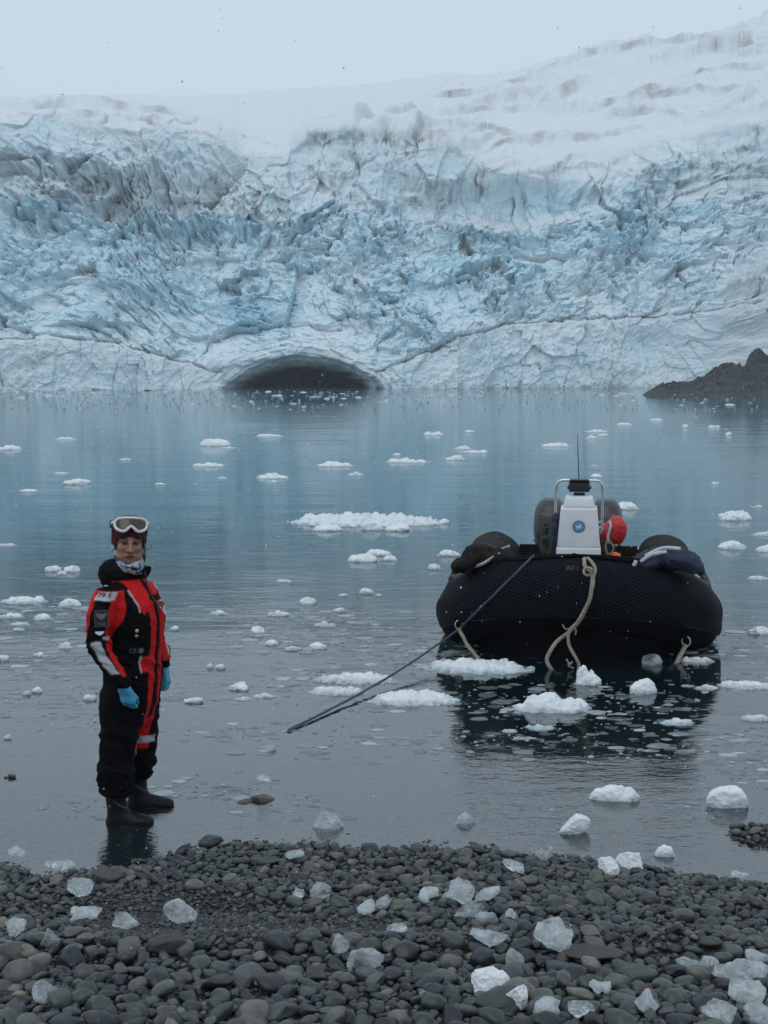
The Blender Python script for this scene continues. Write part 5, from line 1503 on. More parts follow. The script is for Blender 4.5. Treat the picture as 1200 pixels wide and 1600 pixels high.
decal("shoulder_mark", box_mesh("shoulder_mark", 0.030, 0.009, 0.001), M_SILVER, 166, 914, 0, 0.004)
for py_, mt in ((987, M_SILVER), (995, M_BRASS)):
    o = decal("valve", lathe_mesh("valve", [(0.0095, 0), (0.0095, 0.004), (0.007, 0.007), (0.003, 0.008)], 18), mt, 215, py_, 0, 0.003)
# chest ring and clip
rp, rn = cast_suit(251, 947, 0.016)
ring = [Vector((0.030 * math.cos(a), 0.030 * math.sin(a), 0.004 * math.sin(2 * a))) for a in np.linspace(0, 2 * math.pi, 28, endpoint=False)]
rg = link("harness_ring", tube_mesh("harness_ring", ring, 0.0038, 8, closed=True), M_STEEL, suit, rp, face_rot(rn))
link("clip", tube_mesh("clip", spline([(0.006, -0.030, 0.004), (0.012, -0.044, 0.006), (0.002, -0.052, 0.006), (-0.006, -0.042, 0.004), (-0.002, -0.030, 0.004)], 5), 0.0036, 7), M_STEEL, rg)
zp, zn = cast_suit(246, 945, 0.010)
link("harness_buckle", box_mesh("harness_buckle", 0.05, 0.030, 0.014, 0.004), M_DARKPL, suit, zp, face_rot(zn))
tp, tn = on_suit((0.30, -0.06, 0.93), 0.006)
link("pull_cord", tube_mesh("pull_cord", spline([tp + Vector((0, 0, 0.02)), tp + Vector((0.014, -0.005, 0.0)), tp + Vector((0.016, -0.006, -0.04)), tp + Vector((0.014, -0.006, -0.065))], 4), 0.003, 6), M_DARKPL, suit)
# zip teeth line and pull
zz = [on_suit((0.004, -0.16, z_), 0.004)[0] for z_ in np.linspace(0.72, 1.40, 12)]
link("zip", tube_mesh("zip", spline(zz, 5), 0.0035, 6), M_DARKPL, suit)

# hood bunched behind the neck and the collar flap
f = Field((-0.26, -0.20, 1.22), (0.26, 0.26, 1.56), 0.007)
for (c, r, k, rot) in (((-0.068, 0.050, 1.415), (0.060, 0.065, 0.058), 0.04, (0.2, 0.35, 0.3)), ((0.035, 0.070, 1.39), (0.070, 0.055, 0.048), 0.04, (0.2, -0.3, 0)), ((-0.02, 0.085, 1.375), (0.085, 0.060, 0.075), 0.04, None),
                       ((-0.090, 0.005, 1.405), (0.028, 0.050, 0.040), 0.03, (0.3, 0.2, 0)), ((0.082, 0.0, 1.39), (0.024, 0.055, 0.032), 0.03, None),
                       ((0.060, -0.080, 1.392), (0.022, 0.024, 0.036), 0.015, (0.4, 0.3, 0.3))):
    f.ell(c, r, k, rot)
hv_, hf_ = f.mesh("hood"); hv_ = relax(hv_, hf_, 2); hn_ = vnormals(hv_, hf_)
hv_ = hv_ + hn_ * (0.010 * (ridged(hv_[:, 0] * 9, hv_[:, 1] * 9, hv_[:, 2] * 14, 3) - 0.8))[:, None]
link("hood", np_mesh("hood", hv_, hf_, True), M_HOOD, person)

# head
HEAD_Z, HEAD_YAW = 1.574, math.radians(-52)
head_pos = Vector((0.0, -0.015, HEAD_Z))
HEAD_K = 1.03
hroot_rot = (math.radians(2), math.radians(3), HEAD_YAW)
f = Field((-0.11, -0.14, -0.26), (0.11, 0.13, 0.15), 0.0031)
f.ell((0, 0.012, 0.028), (0.074, 0.092, 0.086))                         # skull
f.ell((0, -0.022, -0.030), (0.062, 0.068, 0.088), 0.03)                  # face
f.ell((0, -0.058, -0.098), (0.027, 0.026, 0.022), 0.03)                  # chin
for s_ in (-1, 1):
    f.ell((s_ * 0.040, -0.045, -0.078), (0.026, 0.035, 0.026), 0.03)     # jaw
    f.ell((s_ * 0.040, -0.066, -0.032), (0.021, 0.018, 0.018), 0.022)    # cheekbone
    f.ell((s_ * 0.033, -0.083, 0.012), (0.026, 0.013, 0.008), 0.014, (0, -s_ * 0.12, 0))   # brow ridge
    f.ell((s_ * 0.031, -0.094, -0.008), (0.018, 0.016, 0.011), 0.012, None, 'cut')         # eye socket
    f.ell((s_ * 0.074, 0.004, -0.015), (0.009, 0.018, 0.030), 0.006)     # ear
f.capsule((0, -0.090, 0.004), (0, -0.112, -0.040), 0.0085, 0.0125, 0.012)   # nose
for s_ in (-1, 1): f.ell((s_ * 0.012, -0.098, -0.043), (0.010, 0.011, 0.008), 0.007)
f.ell((0, -0.086, -0.070), (0.026, 0.015, 0.0065), 0.008)                # lips
f.ell((0, -0.084, -0.080), (0.021, 0.014, 0.0075), 0.008)
f.capsule((-0.022, -0.104, -0.0745), (0.022, -0.104, -0.0745), 0.0035, 0.0035, 0.004, op='cut')
f.capsule((0, 0.015, -0.10), (0, 0.030, -0.24), 0.056, 0.064, 0.03)      # neck
f.ell((0, 0.03, -0.245), (0.10, 0.07, 0.03), 0.04)                       # top of the shoulders under the suit
V, F = f.mesh("body"); V = relax(V, F, 2, 0.5)
x, y, z = V.T
SKIN = np.array([0.37, 0.20, 0.145])
C = np.tile(SKIN, (len(V), 1))
def tint(w, c):
    global C
    w = np.clip(w, 0, 1)[:, None]; C = C * (1 - w) + np.array(c) * w
g = lambda cx, cz, rx, rz: np.exp(-((np.abs(x) - cx) / rx) ** 2 - ((z - cz) / rz) ** 2) * (y < -0.03)
tint(0.55 * g(0.040, -0.035, 0.022, 0.022), (0.42, 0.15, 0.12))
tint(0.45 * g(0.0, -0.040, 0.013, 0.014), (0.42, 0.16, 0.13))
tint(0.95 * (np.abs(x) < 0.026) * np.exp(-((z + 0.0745) / (0.0095 * np.sqrt(np.maximum(0.05, 1 - (x / 0.030) ** 2)))) ** 4) * (y < -0.05), (0.25, 0.075, 0.072))
tint(0.9 * (np.abs(x) < 0.024) * np.exp(-((z + 0.0745) / 0.0022) ** 2) * (y < -0.05), (0.06, 0.02, 0.02))
tint(0.95 * np.exp(-((z - (0.0135 + 0.006 * np.cos((np.abs(x) - 0.034) * 70))) / 0.0042) ** 4) * (np.abs(x) > 0.013) * (np.abs(x) < 0.053) * (y < -0.05), (0.025, 0.016, 0.012))
tint(0.55 * g(0.031, -0.009, 0.019, 0.008), (0.13, 0.06, 0.045))
tint(0.35 * g(0.036, -0.058, 0.006, 0.02), (0.22, 0.10, 0.075))
body = link("body", np_mesh("body", V, F, True, {"panel": C}), M_SKIN, person, head_pos, hroot_rot); body.scale = (HEAD_K,) * 3
for s_ in (-1, 1):
    bm = bmesh.new(); bmesh.ops.create_uvsphere(bm, u_segments=18, v_segments=12, radius=0.0118)
    ey = link("eye", bm_mesh("eye", bm, True), M_EYEW, body, (s_ * 0.031, -0.0755, -0.0075))
    link("iris", lathe_mesh("iris", [(0.0062, 0), (0.0055, 0.0012), (0.001, 0.0020)], 16), M_IRIS, ey, (0, -0.0108, 0.0), (math.radians(90), 0, 0))
    lid = []
    for t in np.linspace(-1, 1, 11): lid.append(Vector((s_ * 0.031 + 0.0165 * t, -0.0885 + 0.008 * t * t, -0.0015 - 0.0055 * t * t)))
    link("eyelid", tube_mesh("eyelid", lid, [0.0012 + 0.0024 * (1 - t * t) for t in np.linspace(-1, 1, 11)], 7), simple_mat("eyelash_shadowed_lid", (0.055, 0.030, 0.024), 0.6) if s_ < 0 else bpy.data.materials["eyelash_shadowed_lid"], body)
# hat
f = Field((-0.13, -0.13, -0.10), (0.13, 0.15, 0.16), 0.005)
f.ell((0, 0.014, 0.042), (0.093, 0.108, 0.086))
f.ell((0, 0.03, -0.01), (0.092, 0.09, 0.055), 0.02)
f.ell((0, -0.115, -0.045), (0.067, 0.10, 0.074), 0.010, None, 'cut')
f.ell((0, 0.012, 0.028), (0.078, 0.096, 0.088), 0, None, 'cut')
f.loft([(-0.2, 0, 0.0, 0.074, 0.11), (-0.052, 0, 0.0, 0.078, 0.12)], 0, 'cut')
hv_, hf_ = f.mesh("hat"); hv_ = relax(hv_, hf_, 2); hn_ = vnormals(hv_, hf_)
ang_ = np.arctan2(hv_[:, 0], hv_[:, 1])
hv_ = hv_ + hn_ * (0.0013 * np.sin(ang_ * 70) + 0.002 * fbm(hv_[:, 0] * 30, hv_[:, 1] * 30, hv_[:, 2] * 30, 2))[:, None]
link("knit_hat", np_mesh("knit_hat", hv_, hf_, True), M_HAT, person, head_pos, hroot_rot).scale = (HEAD_K,) * 3
# goggles pushed up on the hat
gog = empty("goggles", head_pos, 0); gog.rotation_euler = hroot_rot; gog.parent = person; gog.scale = (HEAD_K,) * 3
def gog_outline(s=1.0, n=64):
    pts = []
    for k in range(n):
        a = 2 * math.pi * k / n
        xx = 0.080 * math.copysign(abs(math.cos(a)) ** 0.75, math.cos(a)) * s
        zz_ = (0.044 if math.sin(a) > 0 else 0.038) * math.copysign(abs(math.sin(a)) ** 0.85, math.sin(a)) * s
        if math.sin(a) < 0: zz_ += 0.036 * s * math.exp(-(xx / 0.020) ** 2)
        pts.append((xx, zz_))
    return pts
def gog_pt(xx, zz_, lift):
    # wrapped round the front of the hat, leaning back
    R_ = 0.112 + lift
    th_ = xx / 0.112
    py_ = -R_ * math.cos(th_) * 1.0
    return Vector((R_ * math.sin(th_) * 0.98, py_ + 0.020 + zz_ * 0.54, 0.092 + zz_ * 0.84))
fr_ = [gog_pt(a_, b_, 0.016) for a_, b_ in gog_outline(1.0)]
link("frame", tube_mesh("frame", fr_, 0.0082, 10, closed=True), M_GOGFRAME, gog)
back_ = [gog_pt(a_, b_, -0.004) for a_, b_ in gog_outline(0.99)]
link("foam", tube_mesh("foam", back_, 0.012, 8, closed=True), M_DARKPL, gog)
lv, lf = [], []
rings = 7
for j in range(rings):
    s_ = j / (rings - 1)
    for a_, b_ in gog_outline(0.99):
        lv.append(gog_pt(a_ * s_, b_ * s_ + 0.010 * (1 - s_), 0.018 + 0.004 * (1 - s_ * s_)))
n_ = 64
for j in range(rings - 1):
    for k in range(n_):
        lf.append((j * n_ + k, j * n_ + (k + 1) % n_, (j + 1) * n_ + (k + 1) % n_, (j + 1) * n_ + k))
link("lens", py_mesh("lens", lv, lf, True), M_LENS, gog)
for s_ in (-1, 1):
    st, sf = [], []
    for k in range(15):
        t = k / 14
        a_ = math.radians(50 + 118 * t)
        for w_ in (-0.019, 0.019):
            st.append((s_ * 0.101 * math.sin(a_), 0.016 - 0.112 * math.cos(a_) * (1 if t < 0.2 else 1.0), 0.088 + w_ - 0.020 * t))
    sf = [(2 * k, 2 * k + 2, 2 * k + 3, 2 * k + 1) for k in range(14)]
    me = py_mesh("strap", st, sf, True)
    so = link("strap", me, simple_mat("grey_black_strap", (0.06, 0.065, 0.075), 0.8, 0.6, 40.0) if s_ < 0 else bpy.data.materials["grey_black_strap"], gog)
    so.modifiers.new("thickness", 'SOLIDIFY').thickness = 0.004
    link("outrigger", tube_mesh("outrigger", [gog_pt(s_ * 0.088, 0.012, 0.014), gog_pt(s_ * 0.098, 0.006, 0.010), gog_pt(s_ * 0.106, 0.002, 0.004)], [0.009, 0.011, 0.010], 8), M_GOGFRAME, gog)
# neck gaiter: pale blue and white cloth
f = Field((-0.14, -0.16, -0.26), (0.14, 0.13, -0.02), 0.0045)
f.loft([(-0.20, 0, 0.012, 0.088, 0.088), (-0.155, 0, 0.0, 0.090, 0.098), (-0.120, 0, -0.006, 0.085, 0.104), (-0.10, 0, 0.0, 0.080, 0.095), (-0.06, 0, 0.02, 0.080, 0.078), (-0.045, 0, 0.03, 0.078, 0.068)], 0)
f.ell((0, -0.12, -0.045), (0.060, 0.085, 0.080), 0.012, None, 'cut')
f.ell((0, -0.02, -0.04), (0.067, 0.078, 0.092), 0, None, 'cut')
gv, gf = f.mesh("gaiter"); gv = relax(gv, gf, 2); gn = vnormals(gv, gf)
gv = gv + gn * (0.006 * (ridged(gv[:, 0] * 8 + 3, gv[:, 1] * 8, gv[:, 2] * 26 + gv[:, 0] * 14, 3) - 0.8))[:, None]
x, y, z = gv.T
pat = fbm(x * 16 + 3, y * 16, z * 26, 3, 0.6)
C = np.where((pat > 0.22)[:, None], np.array([0.045, 0.075, 0.13]), np.where((pat > -0.02)[:, None], np.array([0.20, 0.33, 0.47]), np.array([0.50, 0.54, 0.58])))
C = np.where(((z < -0.135) & (pat < 0.3))[:, None], np.array([0.52, 0.50, 0.49]), C)
C = np.where(((z < -0.145) & (np.abs(x - 0.005) < 0.028) & (y < 0))[:, None], np.array([0.40, 0.33, 0.28]), C)
link("neck_gaiter", np_mesh("neck_gaiter", gv, gf, True, {"panel": C}), M_SUIT, person, head_pos, hroot_rot).scale = (HEAD_K,) * 3
# hair escaping under the hat
for k, pts in enumerate(([(0.070, -0.050, 0.03), (0.074, -0.046, -0.03), (0.078, -0.036, -0.07), (0.084, -0.03, -0.11)], [(0.078, -0.02, -0.02), (0.092, -0.03, -0.045), (0.108, -0.036, -0.035), (0.116, -0.04, -0.010)],
                         [(0.076, -0.02, -0.03), (0.086, -0.03, -0.06), (0.083, -0.036, -0.10), (0.074, -0.036, -0.14)], [(-0.068, -0.052, 0.03), (-0.074, -0.046, -0.02), (-0.077, -0.040, -0.05)],
                         [(-0.02, -0.088, 0.045), (-0.045, -0.082, 0.035), (-0.064, -0.062, 0.01), (-0.070, -0.052, -0.03)], [(0.02, -0.088, 0.045), (0.045, -0.082, 0.035), (0.064, -0.062, 0.01), (0.070, -0.052, -0.03)])):
    sp = spline(pts, 6)
    link("hair", tube_mesh("hair", sp, [(0.0022 if k in (1, 2) else 0.0055) * (1 - 0.6 * i / len(sp)) for i in range(len(sp))], 6), M_HAIR, person, head_pos, hroot_rot).scale = (HEAD_K,) * 3
link("ear_warmer_clip", tube_mesh("ear_warmer_clip", spline([(-0.088, -0.030, -0.050), (-0.091, -0.036, -0.038), (-0.089, -0.045, -0.040), (-0.088, -0.040, -0.052)], 5), 0.006, 8), M_WHITECLOTH, person, head_pos, hroot_rot).scale = (HEAD_K,) * 3

# hands in blue gloves, relaxed
def glove(wr, fwd, side, palm_n, s_):
    """wr wrist point, fwd finger direction, side towards the thumb, palm_n out of the palm"""
    fwd, side, palm_n = (Vector(v).normalized() for v in (fwd, side, palm_n))
    f = Field(tuple(Vector(wr) - Vector((0.11, 0.11, 0.20))), tuple(Vector(wr) + Vector((0.11, 0.11, 0.10))), 0.0042)
    W = Vector(wr)
    P = lambda a, b, c: W + fwd * a + side * b + palm_n * c
    f.capsule(P(-0.035, 0, 0), P(0.0, 0, 0), 0.036, 0.032, 0.0)
    for b in (-0.026, -0.009, 0.009, 0.024):
        f.capsule(P(0.0, b * 0.55, 0), P(0.072, b, 0.0), 0.018, 0.0155, 0.016)
    for b, l1, l2, l3 in ((-0.029, 0.026, 0.018, 0.014), (-0.010, 0.032, 0.022, 0.016), (0.009, 0.034, 0.024, 0.017), (0.027, 0.030, 0.020, 0.015)):
        k0 = P(0.072, b, 0.0)
        k1 = k0 + (fwd * 0.85 + palm_n * 0.52).normalized() * l1
        k2 = k1 + (fwd * 0.35 + palm_n * 0.94).normalized() * l2
        k3 = k2 + (fwd * -0.25 + palm_n * 0.96).normalized() * l3
        f.capsule(k0, k1, 0.0108, 0.0100, 0.004); f.capsule(k1, k2, 0.0100, 0.0094, 0.003); f.capsule(k2, k3, 0.0094, 0.0085, 0.003)
    t0 = P(0.018, 0.028, 0.006); t1 = P(0.048, 0.047, 0.020); t2 = P(0.074, 0.044, 0.033); t3 = P(0.092, 0.034, 0.040)
    f.capsule(t0, t1, 0.016, 0.0125, 0.012); f.capsule(t1, t2, 0.012, 0.0105, 0.004); f.capsule(t2, t3, 0.0105, 0.009, 0.003)
    V, F = f.mesh("glove"); V = relax(V, F, 1, 0.4); N_ = vnormals(V, F)
    V = V + N_ * (0.0020 * (ridged(V[:, 0] * 30, V[:, 1] * 30, V[:, 2] * 55, 3) - 0.8))[:, None]
    return link("glove", np_mesh("glove", V, F, True), M_GLOVE, person)
glove((-0.211, -0.110, 0.805), (0.10, -0.30, -1.0), (0.45, -0.85, -0.2), (0.85, 0.50, -0.1), -1)
glove((0.231, -0.064, 0.822), (0.02, -0.30, -1.0), (-0.45, -0.85, -0.2), (-0.85, 0.50, -0.1), 1)

# boots
def boot(pos, yaw, mirror):
    f = Field((-0.10, -0.26, -0.02), (0.10, 0.13, 0.34), 0.0062)
    f.loft([(0.0, 0, 0.01, 0.042, 0.065), (0.08, 0, 0.012, 0.045, 0.058), (0.14, 0, 0.016, 0.053, 0.060), (0.22, 0, 0.02, 0.060, 0.066), (0.30, 0, 0.02, 0.062, 0.068)], 0.0)
    f.ell((0, -0.045, 0.045), (0.046, 0.10, 0.050), 0.035)
    f.ell((0.004 * mirror, -0.135, 0.040), (0.050, 0.075, 0.036), 0.03)
    f.ell((0, 0.028, 0.035), (0.043, 0.052, 0.045), 0.02)
    V, F = f.mesh("boot"); V = relax(V, F, 2)
    V[:, 2] = np.maximum(V[:, 2], 0.012)
    N_ = vnormals(V, F)
    ank = np.exp(-((V[:, 2] - 0.12) / 0.05) ** 2)
    V = V + N_ * (0.0035 * ank * (ridged(V[:, 0] * 6, V[:, 1] * 8, V[:, 2] * 34, 2) - 0.7))[:, None]
    b = link("boot", np_mesh("boot", V, F, True), M_BOOT, person, pos, (0, 0, yaw)); b.scale = (1, 0.92, 1)
    # sole and rand
    out = []
    for k in range(48):
        a = 2 * math.pi * k / 48
        yy_ = math.cos(a); xx_ = math.sin(a)
        L = -0.21 if yy_ > 0 else 0.082
        w = 0.050 if yy_ > 0 else 0.042
        mid = 0.040 if -0.3 < yy_ < 0.25 else w
        out.append((math.copysign(abs(xx_) ** 0.75, xx_) * w, (abs(yy_) ** 0.9) * L))
    vs = [(a_, b_, 0.0) for a_, b_ in out] + [(a_ * 1.06, b_ * 1.02, 0.004) for a_, b_ in out] + [(a_ * 1.06, b_ * 1.02, 0.024) for a_, b_ in out] + [(a_ * 0.96, b_ * 0.97, 0.030) for a_, b_ in out]
    fs = [(j * 48 + k, j * 48 + (k + 1) % 48, (j + 1) * 48 + (k + 1) % 48, (j + 1) * 48 + k) for j in range(3) for k in range(48)] + [tuple(range(47, -1, -1))]
    link("sole", py_mesh("sole", vs, fs, True), simple_mat("grey_black_sole", (0.030, 0.032, 0.035), 0.5, 0.3), b) if mirror < 0 else link("sole", py_mesh("sole", vs, fs, True), bpy.data.materials["grey_black_sole"], b)
    rim = [Vector((a_ * 0.99, b_ * 0.97, 0.052 + 0.012 * math.cos(2 * math.pi * k / 48))) for k, (a_, b_) in enumerate(out)]
    seam = [Vector((0.0525 * math.sin(a), 0.013 - 0.058 * math.cos(a), 0.165 - 0.05 * math.cos(a))) for a in np.linspace(-2.2, 2.2, 20)]
    link("boot_trim", tube_mesh("boot_trim", seam, 0.005, 6), bpy.data.materials["grey_black_sole"], b)
    return b
boot(FOOT_R + Vector((0, 0, 0)), math.radians(20), -1)
boot(FOOT_L + Vector((0, 0, 0.005)), math.radians(24), 1)

# ------------------------------------------------------------------ ice: floating and stranded
def white_ice_mat():
    m = Mat("white_glacier_ice")
    tc = m.new('ShaderNodeTexCoord')
    p = m.pos()
    n = m.noise(p, 18.0, 5, 0.6); n2 = m.noise(p, 70.0, 4, 0.6)
    sepz = m.new('ShaderNodeSeparateXYZ'); m.ln(p, sepz.inputs[0])
    wet = m.new('ShaderNodeMapRange'); m.ln(m.math('ADD', sepz.outputs['Z'], m.math('MULTIPLY', m.math('SUBTRACT', n, 0.5), 0.05)), wet.inputs[0])
    wet.inputs[1].default_value = 0.036; wet.inputs[2].default_value = -0.004                       # soaked, clearer ice at and under the water line
    c = m.mix(m.ramp(n, [(0.35, 0.0), (0.7, 1.0)]), (0.72, 0.77, 0.80), (0.88, 0.90, 0.91))
    c = m.mix(m.math('MULTIPLY', wet.outputs[0], 0.85), c, (0.24, 0.33, 0.37))
    m.pbsdf(c, 0.55, m.bump(m.math('ADD', m.math('MULTIPLY', n, 1.0), n2), 0.7, 0.012), **{'Specular IOR Level': 0.3, 'Subsurface Weight': 0.0})
    return m.m
def clear_ice_mat():
    m = Mat("clear_glacier_ice")
    p = m.pos()
    n = m.noise(p, 26.0, 5, 0.6, 0.5); n2 = m.noise(p, 9.0, 3, 0.5)
    vor = m.new('ShaderNodeTexVoronoi'); m.ln(p, vor.inputs['Vector']); vor.inputs['Scale'].default_value = 55
    hgt = m.math('ADD', n, m.math('MULTIPLY', vor.outputs['Distance'], 0.7))
    nr = m.bump(hgt, 0.40, 0.008)
    frost = m.ramp(m.math('ADD', m.math('MULTIPLY', n, 0.5), m.math('MULTIPLY', n2, 0.6)), [(0.42, 0.08), (0.68, 0.70)])
    g = m.new('ShaderNodeBsdfPrincipled'); g.inputs['Base Color'].default_value = (0.90, 0.95, 0.96, 1); g.inputs['Roughness'].default_value = 0.05
    g.inputs['Transmission Weight'].default_value = 1.0; g.inputs['IOR'].default_value = 1.31; m.ln(nr, g.inputs['Normal'])
    d = m.new('ShaderNodeBsdfPrincipled'); d.inputs['Base Color'].default_value = (0.78, 0.83, 0.85, 1); d.inputs['Roughness'].default_value = 0.30; m.ln(nr, d.inputs['Normal'])
    t = m.new('ShaderNodeBsdfTranslucent'); t.inputs['Color'].default_value = (0.72, 0.78, 0.80, 1)
    dd = m.new('ShaderNodeMixShader'); dd.inputs[0].default_value = 0.35; m.ln(d.outputs[0], dd.inputs[1]); m.ln(t.outputs[0], dd.inputs[2])
    mx = m.new('ShaderNodeMixShader'); m.ln(frost, mx.inputs[0]); m.ln(g.outputs[0], mx.inputs[1]); m.ln(dd.outputs[0], mx.inputs[2])
    m.ln(mx.outputs[0], m.out.inputs[0])
    return m.m
M_WICE, M_CICE = white_ice_mat(), clear_ice_mat()
def ice_shape(style, w, d, h, seed, dip):
    """w wide, d deep, h above the base, dip below it"""
    rg = random.Random(seed)
    big = max(w, d)
    n = (54 if w / max(h, 1e-3) > 4 else 36) if style != 'shard' else 48
    hh = big / n
    f = Field((-w * 0.62, -d * 0.62, -dip * 1.3), (w * 0.62, d * 0.62, h * 1.25), hh)
    if style == 'floe':                       # flat, lumpy, snow covered
        m_ = rg.randint(5, 8)
        for k in range(m_):
            t = (k + 0.5) / m_ * 2 - 1
            rx = w * rg.uniform(0.11, 0.2)
            hz = h * rg.uniform(0.35, 1.0) * (1 - 0.45 * abs(t))
            f.ell((t * (w * 0.5 - rx * 0.9), rg.uniform(-0.16, 0.16) * d, -dip * 0.2), (rx, d * rg.uniform(0.22, 0.36), hz + dip * 0.2), big * 0.03)
        f.ell((0, 0, -dip * 0.5), (w * 0.55, d * 0.52, h * 0.14 + dip * 0.5), big * 0.02)
    elif style == 'dome':
        f.ell((0, 0, -dip * 0.2), (w * 0.46, d * 0.46, h + dip * 0.2), 0)
        for k in range(3):
            f.ell((rg.uniform(-0.28, 0.28) * w, rg.uniform(-0.25, 0.25) * d, h * rg.uniform(-0.1, 0.35)), (w * rg.uniform(0.16, 0.26), d * rg.uniform(0.16, 0.26), h * rg.uniform(0.3, 0.6)), big * 0.04)
    elif style == 'pile':                     # lumps heaped
        for k in range(rg.randint(4, 6)):
            r = rg.uniform(0.18, 0.32)
            f.ell((rg.uniform(-0.5 + r, 0.5 - r) * w, rg.uniform(-0.3, 0.3) * d, h * rg.uniform(0.0, 0.25)), (w * r, d * r, h * rg.uniform(0.45, 0.85)), big * 0.03, (0, rg.uniform(-0.3, 0.3), 0))
        f.ell((0, 0, -dip * 0.3), (w * 0.48, d * 0.42, h * 0.3), big * 0.03)
    elif style == 'shard':                    # broken plate with a ragged, notched outline
        n_p = rg.randint(7, 10); ph = rg.uniform(0, 6.28)
        pts = []
        for k in range(n_p):
            a = ph + 2 * math.pi * (k + rg.uniform(-0.3, 0.3)) / n_p
            r = rg.uniform(0.70, 1.0) if rg.random() < 0.75 else rg.uniform(0.35, 0.6)
            pts.append((0.5 * w * r * math.cos(a), 0.5 * d * r * math.sin(a)))
        sl, X, Y, Z = f.sub((-9, -9, -9), (9, 9, 9))
        X2, Y2 = np.broadcast_arrays(X[:, :, 0], Y[:, :, 0])
        dd = seg_dist(X2, Y2, pts + [pts[0]])
        ins = np.zeros(X2.shape, bool)
        for (x0, y0), (x1, y1) in zip(pts, pts[1:] + [pts[0]]):
            c_ = ((y0 > Y2) != (y1 > Y2)) & (X2 < (x1 - x0) * (Y2 - y0) / ((y1 - y0) if abs(y1 - y0) > 1e-9 else 1e-9) + x0)
            ins ^= c_
        sd = np.where(ins, -dd, dd)
        lean = rg.uniform(-0.35, 0.35)
        top = h * (0.62 + 0.38 * np.tanh((X2 * math.cos(ph) / w + Y2 * math.sin(ph) / d) * 3)) * (0.35 + 0.65 * np.clip(-sd / (0.22 * d), 0, 1) ** 0.5)
        zm = np.maximum(Z - top[:, :, None], -dip - Z)
        f.d[sl] = np.maximum(sd[:, :, None] - 0.3 * (Z - h * 0.3) * lean, zm * 0.8).astype(np.float32)
    else:                                     # 'chunk': broken, flat-sided
        f.ell((0, 0, (h - dip) * 0.5), (w * 0.58, d * 0.58, (h + dip) * 0.60), 0)
        sl, X, Y, Z = f.sub((-9, -9, -9), (9, 9, 9))
        for k in range(11):
            a = rg.uniform(0, 2 * math.pi); el = rg.uniform(-0.35, 0.7)
            nn = Vector((math.cos(a) * math.cos(el) / w, math.sin(a) * math.cos(el) / d, math.sin(el) / (h + dip))); 
            L = nn.length; nn /= L
            sup = math.sqrt((nn.x * w * 0.5) ** 2 + (nn.y * d * 0.5) ** 2 + (nn.z * (h + dip) * 0.5) ** 2)
            dpl = sup * rg.uniform(0.58, 0.92)
            pl = X * nn.x + Y * nn.y + (Z - (h - dip) * 0.5) * nn.z - dpl
            f.d[sl] = -_smin(-f.d[sl], -pl, big * 0.010)
    if style in ('dome', 'pile', 'floe'):     # knock off corners so that nothing stays a ball
        sl, X, Y, Z = f.sub((-9, -9, -9), (9, 9, 9))
        for k in range(5 if style != 'floe' else 3):
            a = rg.uniform(0, 2 * math.pi); el = rg.uniform(0.15, 1.1)
            nn = Vector((math.cos(a) * math.cos(el) / w, math.sin(a) * math.cos(el) / d, math.sin(el) / h)).normalized()
            sup = math.sqrt((nn.x * w * 0.46) ** 2 + (nn.y * d * 0.46) ** 2 + (nn.z * h) ** 2)
            pl = X * nn.x + Y * nn.y + Z * nn.z - sup * rg.uniform(0.66, 0.88)
            f.d[sl] = -_smin(-f.d[sl], -pl, big * 0.02)
    V, F = f.mesh("ice")
    N = vnormals(V, F)
    s = (9.0 if style in ('floe', 'pile') else 6.0) / big
    if style == 'floe': s = max(s, 2.2 / max(h, 1e-3) * 0.5)
    amp = big * {'floe': 0.034, 'dome': 0.030, 'pile': 0.034}.get(style, 0.022)
    dsp = amp * fbm(V[:, 0] * s + seed, V[:, 1] * s, V[:, 2] * s, 4, 0.6) + amp * 0.4 * (ridged(V[:, 0] * s * 1.7 + seed, V[:, 1] * s * 1.7, V[:, 2] * s * 2.2, 3) - 0.8)
    V = V + N * dsp[:, None]
    return V, F
_seed = [1000]
def floater(px, py, wpx, hpx, style, label, cat="floating ice", mat=None, ratio=0.55, yaw=None, dip=0.35, group=None, name="ice_floe"):
    _seed[0] += 1
    p = at(px, py)
    dist = math.hypot(p.x, p.y)
    grz = CAM_H / dist
    hpx = max(hpx - 0.45 * ratio * wpx * grz * 1.0, hpx * 0.45)
    w = wpx * dist / 2133 * 1.02; h = max(hpx * dist / 2133 * 0.92, w * 0.04)
    d = w * ratio
    V, F = ice_shape(style, w, d, h, _seed[0], max(h * dip, 0.01))
    o = link(name, np_mesh(name, V, F, True), mat or M_WICE, None, (p.x, p.y + d * 0.3, 0), (0, 0, random.Random(_seed[0]).uniform(-0.15, 0.15) if yaw is None else yaw))
    return tag(o, label, cat, group)
